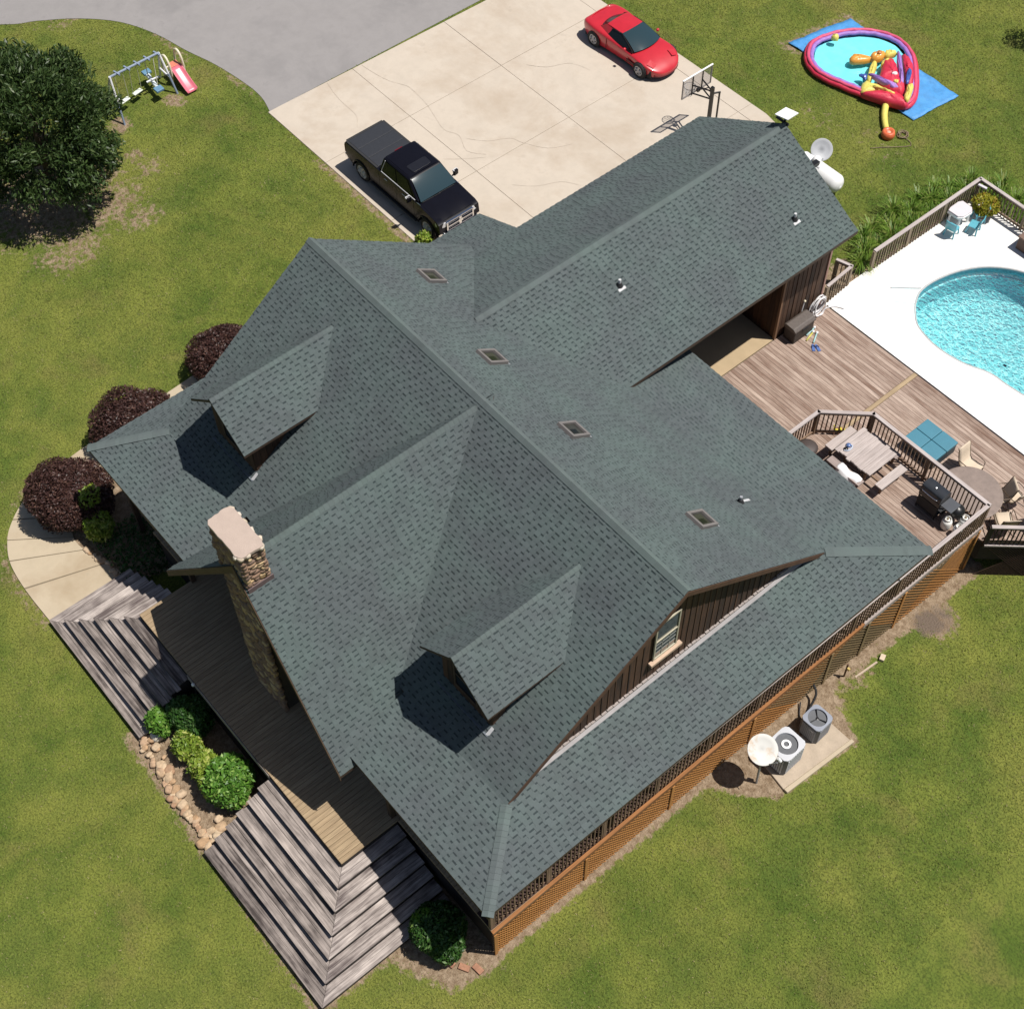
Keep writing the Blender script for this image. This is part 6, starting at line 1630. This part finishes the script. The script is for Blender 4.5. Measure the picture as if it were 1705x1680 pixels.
tag(o_, 'wrinkled bright blue tarp spread on the lawn under the inflatable pool', 'tarp')
ip = thing('inflatable_pool', 'big red and purple inflatable paddling pool with sagging slide on the blue tarp', 'inflatable pool', (1.0, 32.2, TZ))
RP = spline([(-.95, 30.72), (-1.36, 31.4), (-1.30, 32.15), (-.98, 32.95), (-.42, 33.62), (.35, 34.02), (1.05, 34.02), (1.75, 33.68), (2.40, 33.05), (2.92, 32.45), (3.28, 31.9), (3.36, 31.45), (3.1, 31.18), (2.5, 30.9), (1.8, 30.68), (1.0, 30.46), (.2, 30.30), (-.4, 30.38)], 4, True)
VINR = mat('vinyl_red', (.60, .03, .07), .38, .16, 5, bmp=.8); VINP = mat('vinyl_purple', (.33, .17, .52), .38, .2, 6, bmp=.8); VINC = mat('vinyl_cyan', (.22, .66, .70), .3, .14, 4)
VINY = mat('vinyl_yellow', (.72, .62, .14), .4, .12, 5, bmp=.8); VINO = mat('vinyl_orange', (.70, .32, .06), .3, .08, 5); VINB = mat('vinyl_blue', (.05, .10, .35), .3, .1, 5); VINPK = mat('vinyl_pink', (.62, .08, .17), .38, .14, 5, bmp=.8)
ctr = np.array((.9, 32.1))
def inset(P, d, s=1):
    out = []
    for p in P:
        v = ctr - np.array(p); out.append(tuple(np.array(p) + v / np.linalg.norm(v) * d))
    return out
MB().path([(x, y, TZ + .14 + .012 * math.sin(k * 1.7)) for k, (x, y) in enumerate(RP)], .11, 9, True).build('outer_ring', VINR, ip, smooth=True)
MB().path([(x, y, TZ + .26 + .012 * math.sin(k * 2.1)) for k, (x, y) in enumerate(inset(RP, .05))], .07, 9, True).build('top_ring', VINPK, ip, smooth=True)
MB().path([(x, y, TZ + .22 + .015 * math.sin(k * 2.3)) for k, (x, y) in enumerate(inset(RP, .18))], .085, 9, True).build('inner_ring', VINP, ip, smooth=True)
fl_ = drape(inset(RP, .30), 0, .22, .02, zf=lambda x, y: TZ + .12 + .016 * math.sin(6 * x + 2 * y) * math.cos(7 * y - 3 * x))
fl_.build('pool_floor', VINC, ip, smooth=True)
m_ = MB(); m_.add([(x, y, TZ + .20) for x, y in inset(RP, .32)], [tuple(range(len(RP) - 1, -1, -1))]); 
wm = water_mat((.92, .99, .995), .08); wm.name = 'paddling_water'; m_.build('water', wm, ip)
def lump(name, poly, z0, z1, m, seed, k=3):
    r = random.Random(seed); poly = spline(poly, 4, True); c = np.mean(poly, 0)
    A_ = sum(poly[i][0] * poly[(i + 1) % len(poly)][1] - poly[(i + 1) % len(poly)][0] * poly[i][1] for i in range(len(poly)))
    if A_ < 0: poly = poly[::-1]
    rows = []
    for s, z in ((1.0, z0), (1.03, z0 + (z1 - z0) * .45), (.88, z0 + (z1 - z0) * .85), (.55, z1), (.05, z1 + .02)):
        rows.append([(c[0] + (x - c[0]) * s + r.uniform(-.012, .012), c[1] + (y - c[1]) * s + r.uniform(-.012, .012), z + r.uniform(-.035, .035) * (1 if s < 1.0 else .2)) for x, y in poly])
    return MB().grid(rows, 0, True).build(name, m, ip, smooth=True)
lump('slide_body', [(1.29, 32.50), (1.5, 32.72), (2.14, 32.28), (2.83, 31.85), (2.87, 31.48), (2.0, 31.38), (1.62, 31.9)], TZ + .15, TZ + .62, VINR, 1)
lump('wall_panel', [(1.45, 33.3), (1.84, 33.26), (2.44, 32.81), (2.87, 32.19), (2.62, 32.15), (2.23, 32.5), (1.75, 32.95)], TZ + .2, TZ + .52, VINR, 2)
lump('wall_panel', [(1.92, 30.56), (2.42, 31.24), (2.84, 31.52), (3.35, 31.40), (3.40, 31.2), (2.67, 30.82)], TZ + .15, TZ + .48, VINR, 3)
lump('arch_piece', [(2.81, 32.0), (2.98, 32.12), (3.30, 31.62), (3.38, 31.34), (3.2, 31.36), (2.98, 31.7)], TZ + .4, TZ + .60, VINY, 4)
lump('side_wall', [(1.56, 31.18), (2.40, 31.42), (1.95, 30.72), (1.75, 30.7)], TZ + .18, TZ + .40, VINY, 5)
lump('arm_piece', [(1.04, 32.08), (1.26, 32.10), (1.66, 31.36), (1.52, 31.28)], TZ + .25, TZ + .50, VINY, 6)
lump('arm_piece', [(1.03, 32.80), (1.24, 33.10), (1.38, 33.0), (1.24, 32.62)], TZ + .35, TZ + .60, VINY, 7)
lump('spout', [(.36, 31.62), (.36, 31.86), (.80, 32.22), (.95, 32.12), (.70, 31.62), (.5, 31.5)], TZ + .30, TZ + .52, VINO, 8)
lump('spout_bowl', [(.80, 32.25), (.86, 32.60), (1.06, 32.72), (1.20, 32.50), (1.14, 32.22), (.95, 32.12)], TZ + .35, TZ + .62, VINO, 9)
lump('purple_band', [(1.42, 32.98), (1.58, 33.0), (2.62, 31.98), (2.66, 31.75), (2.52, 31.86)], TZ + .45, TZ + .66, VINP, 10)
lump('purple_band', [(1.52, 31.36), (1.66, 31.44), (2.62, 31.66), (2.66, 31.5), (2.2, 31.38)], TZ + .40, TZ + .60, VINP, 11)
lump('flag', [(1.22, 31.15), (1.42, 31.36), (1.60, 31.10), (1.42, 31.12)], TZ + .4, TZ + .47, VINB, 12)
lump('stripe', [(2.28, 32.62), (2.42, 32.66), (2.78, 32.1), (2.70, 32.0)], TZ + .5, TZ + .60, VINB, 14)
lump('stripe', [(2.05, 31.02), (2.15, 31.10), (2.75, 31.32), (2.72, 31.22)], TZ + .44, TZ + .52, VINY, 15)
lump('grip', [(2.10, 32.02), (2.24, 32.06), (2.24, 31.92), (2.12, 31.88)], TZ + .6, TZ + .68, WHITE, 16)
lump('grip', [(2.42, 31.74), (2.54, 31.78), (2.56, 31.66), (2.44, 31.62)], TZ + .58, TZ + .66, VINY, 17)
lump('spout_mouth', [(.92, 32.40), (1.0, 32.55), (1.1, 32.45), (1.02, 32.34)], TZ + .62, TZ + .68, mat('vinyl_dark_orange', (.45, .16, .03), .4), 18)
lump('arm_piece', [(1.30, 32.55), (1.42, 32.62), (1.5, 32.3), (1.36, 32.2)], TZ + .3, TZ + .55, VINY, 19)
lump('figurehead', [(-.92, 32.05), (-.74, 32.18), (-.66, 32.0), (-.84, 31.92)], TZ + .38, TZ + .58, VINY, 13)
t = thing('air_blower', 'orange air blower with a yellow tube feeding the inflatable pool', 'blower', (3.85, 29.85, .86))
MB().path(spline([(2.78, 30.95, 1.02), (3.1, 30.52, .98), (3.5, 30.12, .98), (3.78, 29.92, 1.0)], 5), lambda u: .13 - .03 * u, 9).build('air_tube', VINY, t, smooth=True)
MB().lathe([(.05, 0), (.22, 0), (.25, .12), (.22, .26), (.14, .28), (.12, .22), (.10, .22)], (3.88, 29.84, .86), 20).build('housing', mat('blower_orange', (.60, .13, .05), .4), t, smooth=True)
MB().lathe([(0, .2), (.11, .2), (.06, .24), (0, .26)], (3.88, 29.84, .86), 14).build('motor', mat('blower_pink', (.66, .35, .24), .5), t, smooth=True)
t = thing('garden_hose', 'coiled thin brown garden hose lying on the lawn beside the air blower', 'hose', (4.2, 30.3, .86))
pts = [(4.2 + (.16 + .05 * math.sin(k * .7)) * math.cos(k * .5), 30.3 + (.18 + .05 * math.cos(k * .9)) * math.sin(k * .5), .875 + .0012 * k) for k in range(60)] + [(4.5, 30.25, .88), (4.75, 30.1, .88), (4.5, 29.7, .88), (4.1, 29.2, .88), (3.9, 28.9, .88)]
MB().path(spline(pts, 2), .014, 5).build('hose', mat('hose_brown', (.22, .16, .10), .6), t, smooth=True)

# ------------------------------------------------------------------ gas tank and dish behind the garage
lp = thing('propane_tank', 'white horizontal propane tank showing past the far end of the garage roof', 'tank', (3.95, 26.25, .85))
L_, R_ = 1.0, .345
prf = [(0, -L_)] + [(R_ * math.sin(t), -L_ + R_ * .75 * (1 - math.cos(t))) for t in np.linspace(.25, math.pi / 2, 6)] + [(R_ * math.sin(t), L_ - R_ * .75 * (1 - math.cos(t))) for t in np.linspace(math.pi / 2, .25, 6)] + [(0, L_)]
MB().lathe(prf, (3.90, 26.12, .85 + .22 + R_), 28, Matrix.Rotation(math.pi / 2, 3, 'Y')).build('tank_body', mat('tank_gloss_white', (.80, .80, .79), .3, .02), lp, smooth=True)
MB().lathe([(.0, 0), (.16, .0), (.16, .12), (.10, .2), (0, .22)], (3.70, 26.12, .85 + .2 + 2 * R_), 16).build('dome', WHITE, lp, smooth=True)
for xx in (3.4, 4.5): MB().box(xx - .06, xx + .06, 26.0, 26.5, .8, 1.2).build('foot', GREYM, lp)
MB().box(3.72, 3.98, 25.95, 26.02, 1.72, 1.74).build('label_plate', mat('label_grey', (.45, .45, .46), .6), lp)
gd = thing('satellite_dish', 'plain grey satellite dish behind the white propane tank', 'satellite dish', (3.35, 26.75, .85))
MB().tube((3.35, 26.75, .8), (3.40, 26.72, 1.7), .03).build('pole', GREYM, gd)
Rg = Vector((.55, -.45, .70)).normalized().to_track_quat('Z', 'Y').to_matrix()
MB().lathe([(0, 0), (.15, .012), (.28, .04), (.38, .08), (.39, .075), (.28, .025), (.0, -.02)], (3.42, 26.66, 1.78), 26, Rg).build('reflector', mat('dish_grey', (.40, .41, .43), .5, .04), gd, smooth=True)
MB().tube(Vector((3.42, 26.66, 1.78)) + Rg @ Vector((0, -.36, .05)), Vector((3.42, 26.66, 1.78)) + Rg @ Vector((0, -.3, .36)), .014).build('feed_arm', GREYM, gd)
# ------------------------------------------------------------------ vegetation
def quads_obj(name, C_, A_, B_, m, parent=None, org=(0, 0, 0), kind=None):
    """C centres, A and B half axes (n,3): pointed leaf quads"""
    n = len(C_)
    V = np.empty((n, 4, 3)); V[:, 0] = C_ - A_; V[:, 1] = C_ - B_ * .9 ; V[:, 2] = C_ + A_; V[:, 3] = C_ + B_ * .9
    V = V.reshape(-1, 3) - np.array(org)
    me = bpy.data.meshes.new(name)
    me.vertices.add(4 * n); me.vertices.foreach_set('co', V.ravel().astype(np.float32))
    me.loops.add(4 * n); me.loops.foreach_set('vertex_index', np.arange(4 * n, dtype=np.int32))
    me.polygons.add(n); me.polygons.foreach_set('loop_start', np.arange(0, 4 * n, 4, dtype=np.int32)); me.polygons.foreach_set('loop_total', np.full(n, 4, dtype=np.int32))
    me.materials.append(m); me.update(calc_edges=True); me.validate()
    o = link(name, me, parent)
    if kind: o['kind'] = kind
    ORG[o.name] = org
    return o
def unit(v): return v / (np.linalg.norm(v, axis=-1, keepdims=True) + 1e-9)
def blob_leaves(c, rad, n, leaf, aspect, lumps=14, lump_amp=.22, up_bias=.15, shell=(.72, 1.05), flat=0.5, bottom=-.55, r=None):
    r = r or rng
    d = unit(r.normal(size=(int(n * 1.5), 3))); d = d[d[:, 2] > bottom][:n]; n = len(d)
    L = unit(r.normal(size=(lumps, 3)))
    a = np.clip((d @ L.T - .72) / .28, 0, 1).max(1)
    rr = r.uniform(shell[0], shell[1], n) ** .6 * (1 - lump_amp * .5 + lump_amp * a)
    P = np.array(c) + d * np.array(rad) * rr[:, None]
    nr = unit(d * flat + r.normal(size=(n, 3)) * .55 + np.array((0, 0, up_bias)))
    t = unit(np.cross(nr, r.normal(size=(n, 3)))); b = np.cross(nr, t)
    s = leaf * r.uniform(.65, 1.35, (n, 1))
    return P, t * s, b * s * aspect
DKL_ = leaf_mat('evergreen_leaf', (0.020, 0.042, 0.013), (0.070, 0.118, 0.030), (0.12, 0.165, 0.06))
BURG = leaf_mat('burgundy_leaf', (0.034, 0.015, 0.013), (0.098, 0.048, 0.040), (0.14, 0.075, 0.055))
LIME = leaf_mat('lime_leaf', (0.10, 0.19, 0.02), (0.30, 0.38, 0.05), (0.46, 0.48, 0.14))
MIDG = leaf_mat('mid_leaf', (0.05, 0.14, 0.018), (0.15, 0.31, 0.04), (0.26, 0.40, 0.09))
DEEP = leaf_mat('deep_leaf', (0.018, 0.055, 0.012), (0.05, 0.13, 0.02), (0.10, 0.18, 0.05))
YELL = leaf_mat('yellow_leaf', (0.20, 0.22, 0.02), (0.46, 0.42, 0.04), (0.52, 0.30, 0.06))
LILY = leaf_mat('lily_leaf', (0.07, 0.16, 0.018), (0.22, 0.33, 0.045), (0.28, 0.30, 0.08))
BARK = wood('bark', (0.16, 0.12, 0.09), (0.05, 0.038, 0.03), 2, .5, .1)
def stems(par, base, top_c, rad, n, m, r0=.03, r=random):
    mb = MB()
    for k in range(n):
        a = r.uniform(0, 6.28); q = (top_c[0] + math.cos(a) * rad[0] * r.uniform(.2, .75), top_c[1] + math.sin(a) * rad[1] * r.uniform(.2, .75), top_c[2] + rad[2] * r.uniform(-.3, .6))
        b_ = (base[0] + r.uniform(-.06, .06), base[1] + r.uniform(-.06, .06), base[2] - .05)
        mid = tuple(.55 * x + .45 * y + r.uniform(-.06, .06) for x, y in zip(b_, q))
        mb.tube(b_, mid, r0, 5, r0 * .7); mb.tube(mid, q, r0 * .7, 5, r0 * .3)
    return mb.build('stem', BARK, par)
def shrub(name, label, cat, c, rad, n, leaf, aspect, m, group=None, gz=None, lumps=14, amp=.25, inner=True, extra=None, bottom=-.6):
    g = H(c[0], c[1]) if gz is None else gz
    t = thing(name, label, cat, (c[0], c[1], g), 0, group)
    P, A, B = blob_leaves(c, rad, n, leaf, aspect, lumps, amp, bottom=bottom)
    if inner:
        P2, A2, B2 = blob_leaves(c, [x * .8 for x in rad], n // 3, leaf * 1.5, aspect, lumps, amp, shell=(.5, .95), bottom=-.8)
        P = np.vstack([P, P2]); A = np.vstack([A, A2]); B = np.vstack([B, B2])
    P[:, 2] = np.maximum(P[:, 2], g + .02)
    quads_obj('foliage', P, A, B, m, t, ORG[t.name])
    stems(t, (c[0], c[1], g), c, rad, 9, BARK)
    if extra:
        for (m2, cc, rr, nn, lf) in extra:
            P, A, B = blob_leaves(cc, rr, nn, lf, aspect, 6, .3, bottom=-.4); quads_obj('leaf_patch', P, A, B, m2, t, ORG[t.name])
    return t
# burgundy shrubs along the walk
shrub('burgundy_shrub', 'large rounded burgundy shrub nearest the front steps at the bend of the walk', 'shrub', (-1.38, -.72, .92), (1.24, 1.24, .95), 20000, .050, .42, BURG, 'burgundy shrubs along the left side', extra=[(LIME, (-.62, -.35, 1.35), (.36, .36, .42), 260, .075)])
shrub('burgundy_shrub', 'middle burgundy shrub half hidden behind the porch roof corner', 'shrub', (-2.50, 2.25, .95), (1.18, 1.25, .95), 16000, .050, .42, BURG, 'burgundy shrubs along the left side')
shrub('burgundy_shrub', 'farthest burgundy shrub peeping past the left gable edge', 'shrub', (-3.05, 6.0, 1.0), (.95, 1.2, .9), 12000, .050, .42, BURG, 'burgundy shrubs along the left side')
shrub('lime_shrub', 'small yellow-green leafy shrub in front of the largest burgundy shrub', 'shrub', (-.18, -.50, .55), (.44, .44, .52), 950, .085, .42, LIME)
# front bed
BG = 'shrubs in the front bed'
shrub('round_shrub', 'dark green rounded shrub in the house shade at the top of the front bed', 'shrub', (6.98, -1.90, .70), (.62, .56, .60), 3600, .060, .5, DEEP, BG)
shrub('bed_shrub', 'small bright green loose shrub at the steps end of the front bed', 'shrub', (6.50, -2.58, .50), (.38, .36, .42), 900, .085, .45, MIDG, BG)
shrub('bed_shrub', 'small yellowish green shrub second along the front bed', 'shrub', (7.56, -2.44, .50), (.42, .38, .45), 1200, .080, .38, LIME, BG)
shrub('bed_shrub', 'yellow-green shrub third along the front bed, touching the biggest one', 'shrub', (8.36, -2.36, .50), (.42, .42, .46), 1300, .080, .38, LIME, BG)
shrub('bed_shrub', 'biggest bright green shrub of the front bed beside the corner steps', 'shrub', (9.26, -2.18, .64), (.70, .66, .68), 3800, .070, .5, MIDG, BG, extra=[(LIME, (8.93, -2.52, .58), (.42, .40, .45), 620, .080)])
shrub('corner_shrub', 'dark green shrub in shadow below the near roof corner', 'shrub', (16.02, -.44, .64), (.72, .66, .66), 5200, .058, .5, DEEP, extra=[(MIDG, (15.70, -.62, .78), (.36, .42, .46), 420, .066)])
shrub('driveway_shrub', 'small yellow-green shrub at the driveway corner in front of the truck', 'shrub', (-2.70, 13.84, 1.12), (.30, .26, .34), 320, .085, .4, LIME)
# dark ground cover in the left bed
P = np.stack([rng.uniform(-.2, 2.2, 2600), rng.uniform(-.9, 2.2, 2600), rng.uniform(.02, .26, 2600)], 1)
nr = unit(rng.normal(size=(2600, 3)) + np.array((0, 0, 1.2))); tt_ = unit(np.cross(nr, rng.normal(size=(2600, 3)))); bb = np.cross(nr, tt_)
gc = quads_obj('ground_cover', P, tt_ * .06, bb * .03, DEEP, kind='stuff')
# potted yellow plant at the pool corner
pl = thing('potted_plant', 'bushy yellow-green plant in a pot in the pool fence corner', 'plant', (8.75, 29.12, 1.0))
MB().lathe([(0, 0), (.17, 0), (.22, .28), (.2, .28), (0, .25)], (8.75, 29.12, 1.0), 16).build('pot', mat('terracotta', (.30, .13, .08), .8), pl)
P, A, B = blob_leaves((8.75, 29.12, 1.42), (.46, .46, .34), 1100, .10, .26, 8, .3, flat=.2, bottom=-.4); quads_obj('foliage', P, A, B, YELL, pl, ORG[pl.name])
stems(pl, (8.75, 29.12, 1.25), (8.75, 29.12, 1.42), (.4, .4, .3), 8, BARK, .012)
# strap-leaved lilies outside the fence
lil = []
LP_ = [(7.55, 24.30), (7.30, 24.75), (7.35, 25.4), (6.9, 25.2), (7.45, 26.0), (7.05, 26.3), (7.45, 26.9), (7.1, 27.3), (7.5, 27.8), (7.15, 28.3), (7.55, 28.7), (7.2, 29.2), (7.6, 29.6), (7.4, 30.15), (8.0, 30.3), (8.6, 30.2), (9.1, 30.4), (9.6, 30.2), (10.1, 30.35), (8.3, 30.75), (9.4, 30.85), (6.75, 25.75), (6.7, 26.9), (6.85, 28.0), (6.9, 28.9)]
def lily(big):
    t = thing('lily_clump', 'clump of arching strap-leaved lilies growing along the outside of the pool fence', 'plant', (0, 0, 0), 0, 'lily clumps along the pool fence')
    mb = MB()
    for k in range(95):
        a = random.uniform(0, 6.28); L = random.uniform(.35, .85) * big; h = random.uniform(.35, .62) * big; w = random.uniform(.009, .017)
        d = Vector((math.cos(a), math.sin(a), 0)); s = Vector((-d.y, d.x, 0)) * w; o = d * random.uniform(0, .16)
        pts = [o, o + d * L * .25 + Vector((0, 0, h * .75)), o + d * L * .6 + Vector((0, 0, h)), o + d * L + Vector((0, 0, h * .55))]
        ww = (1, 1, .8, .1)
        mb.add([p + s * q for p, q in zip(pts, ww)] + [p - s * q for p, q in zip(pts, ww)], [(0, 1, 5, 4), (1, 2, 6, 5), (2, 3, 7, 6)])
    mb.build('leaves', LILY, t, local=True)
    return t
ORD = 'first second third fourth fifth sixth seventh eighth ninth tenth eleventh twelfth thirteenth fourteenth fifteenth sixteenth'.split()
side_ = sorted([i for i, (x, y) in enumerate(LP_) if y < 30.2 and x < 7.8], key=lambda i: LP_[i][1]); back_ = sorted([i for i in range(len(LP_)) if i not in side_], key=lambda i: LP_[i][0])
def lil_label(i):
    if i in side_:
        k = side_.index(i); n = len(side_)
        return ('%s lily clump from the shed along the left pool fence' % ORD[k]) if k < 9 else ('%s lily clump before the far corner of the left pool fence' % ORD[n - 1 - k])
    return '%s lily clump from the corner along the far pool fence' % ORD[back_.index(i)]
pro = [lily(1.0), lily(1.12), lily(.9)]
for i, (x, y) in enumerate(LP_):
    o = pro[i] if i < 3 else copy_tree(pro[i % 3])
    o['label'] = lil_label(i); o.location = (x, y, H(x, y)); o.rotation_euler = (0, 0, random.uniform(0, 6)); s_ = random.uniform(.75, 1.0); o.scale = (s_, s_, s_)

# big dark tree at the left
tr = thing('evergreen_tree', 'large dense dark green tree at the left edge beside the swing set', 'tree', (-14.1, 5.9, H(-14.1, 5.9)))
g0 = H(-14.1, 5.9)
mb = MB()
mb.tube((-14.1, 5.9, g0 - .1), (-14.05, 5.95, g0 + 1.5), .20, 9, .14); mb.tube((-14.05, 5.95, g0 + 1.5), (-14.0, 5.9, g0 + 4.4), .14, 8, .05)
mb.build('trunk', BARK, tr)
mb = MB()
for k in range(30):
    a = random.uniform(0, 6.28); z = g0 + random.uniform(.5, 3.4); R_ = random.uniform(1.6, 2.9); p = (-14.05, 5.93, z)
    q = (-14.05 + R_ * math.cos(a), 5.93 + R_ * math.sin(a), z + random.uniform(-.2, 1.1)); md = tuple(.5 * u + .5 * v + random.uniform(-.15, .15) for u, v in zip(p, q))
    mb.tube(p, md, .05, 5, .032); mb.tube(md, q, .032, 5, .012)
mb.build('limb', BARK, tr)
Ps, As, Bs = [], [], []
cc = np.array((-14.0, 5.9, g0 + 2.65)); RR = np.array((3.0, 3.0, 2.75))
for k in range(150):
    d = unit(rng.normal(size=3)); 
    if d[2] < -.62: d[2] = -d[2]
    f = rng.uniform(.60, .98) * (1 + .07 * math.sin(3 * math.atan2(d[1], d[0]) + 1))
    c_ = cc + d * RR * f; r_ = rng.uniform(.42, .78)
    n_ = 330
    P = c_ + unit(rng.normal(size=(n_, 3))) * (rng.uniform(0, 1, (n_, 1)) ** .45) * r_ * np.array((1, 1, .75))
    out = unit(d + rng.normal(size=(n_, 3)) * .8 + np.array((0, 0, .25))); t_ = out; b_ = unit(np.cross(t_, rng.normal(size=(n_, 3))))
    s = .105 * rng.uniform(.6, 1.4, (n_, 1)); Ps.append(P); As.append(t_ * s); Bs.append(b_ * s * .30)
P = np.vstack(Ps); P[:, 2] = np.maximum(P[:, 2], g0 + .06)
quads_obj('crown', P, np.vstack(As), np.vstack(Bs), DKL_, tr, ORG[tr.name])
# sapling at the top right corner
sp_ = thing('sapling', 'thin grey-leaved young tree at the top right corner of the lawn', 'tree', (4.2, 38.3, .85))
mb = MB(); mb.tube((4.2, 38.3, .8), (4.17, 38.35, 2.4), .05, 7, .03); mb.build('trunk', BARK, sp_)
mb = MB()
for k in range(14):
    a = random.uniform(0, 6.28); z = random.uniform(1.5, 2.6); mb.tube((4.18, 38.33, z), (4.18 + math.cos(a) * .6, 38.33 + math.sin(a) * .6, z + random.uniform(.2, .8)), .018, 5, .006)
mb.build('limb', BARK, sp_)
GRL = leaf_mat('grey_leaf', (0.10, 0.11, 0.07), (0.22, 0.22, 0.16), (0.30, 0.29, 0.22))
P, A, B = blob_leaves((4.2, 38.35, 2.5), (.75, .75, .9), 900, .07, .4, 10, .5, shell=(.3, 1.0)); quads_obj('crown', P, A, B, GRL, sp_, ORG[sp_.name])

# ------------------------------------------------------------------ grass blades over the lawn
n_ = 800000
gx_ = rng.uniform(-26, 24, n_); gy_ = rng.uniform(-10, 42, n_)
vx = np.stack([gx_ - CAM[0], gy_ - CAM[1], HV(gx_, gy_) - CAM[2]], 1)
u_ = vx @ np.array(RGT); v_ = vx @ np.array(UPV); w_ = vx @ np.array(FWD)
k_ = (np.abs(u_ / w_) < .375) & (np.abs(v_ / w_) < .37)
for poly in (ASPH_P, DRIVE_P, WALK_P, POOLDECK_P, [(0.1, -.8), (17.2, .3), (17.2, 18.7), (8, 22.2), (2, 22), (2, 14), (0.1, 14)], [(1.2, -3.3), (6.5, -3.3), (6.5, -1), (1.2, -1)], [(10.2, -3.75), (15.6, -3.75), (15.6, .5), (10.2, .5)], [(17.0, 18.5), (20, 21.4), (20, 23), (8, 23)], TP, PAD_P):
    k_ &= ~inside(gx_, gy_, [tuple(p[:2]) for p in poly])
ix = np.clip(np.searchsorted(AX, gx_) - 1, 0, nx - 2); iy = np.clip(np.searchsorted(AY, gy_) - 1, 0, ny - 2)
k_ &= rng.uniform(0, 1, n_) > np.maximum(dirt, ash)[iy, ix] * 1.15
gx_, gy_ = gx_[k_], gy_[k_]; n_ = len(gx_)
hgt = rng.uniform(.025, .060, n_) ; a_ = rng.uniform(0, 6.283, n_); lean = rng.uniform(.5, 1.5, n_); b_ = rng.uniform(0, 6.283, n_)
base = np.stack([gx_, gy_, HV(gx_, gy_) + .005], 1)
tip = base + np.stack([np.cos(a_) * hgt * lean, np.sin(a_) * hgt * lean, hgt], 1)
wd = np.stack([np.cos(b_), np.sin(b_), np.zeros(n_)], 1) * rng.uniform(.008, .018, (n_, 1))
V = np.empty((n_, 3, 3)); V[:, 0] = base - wd; V[:, 1] = base + wd; V[:, 2] = tip
me = bpy.data.meshes.new('grass')
me.vertices.add(3 * n_); me.vertices.foreach_set('co', V.ravel().astype(np.float32))
me.loops.add(3 * n_); me.loops.foreach_set('vertex_index', np.arange(3 * n_, dtype=np.int32))
me.polygons.add(n_); me.polygons.foreach_set('loop_start', np.arange(0, 3 * n_, 3, dtype=np.int32)); me.polygons.foreach_set('loop_total', np.full(n_, 3, dtype=np.int32))
me.materials.append(G_TUFT); me.update(calc_edges=True); me.validate()
go = link('grass', me); go['kind'] = 'stuff'
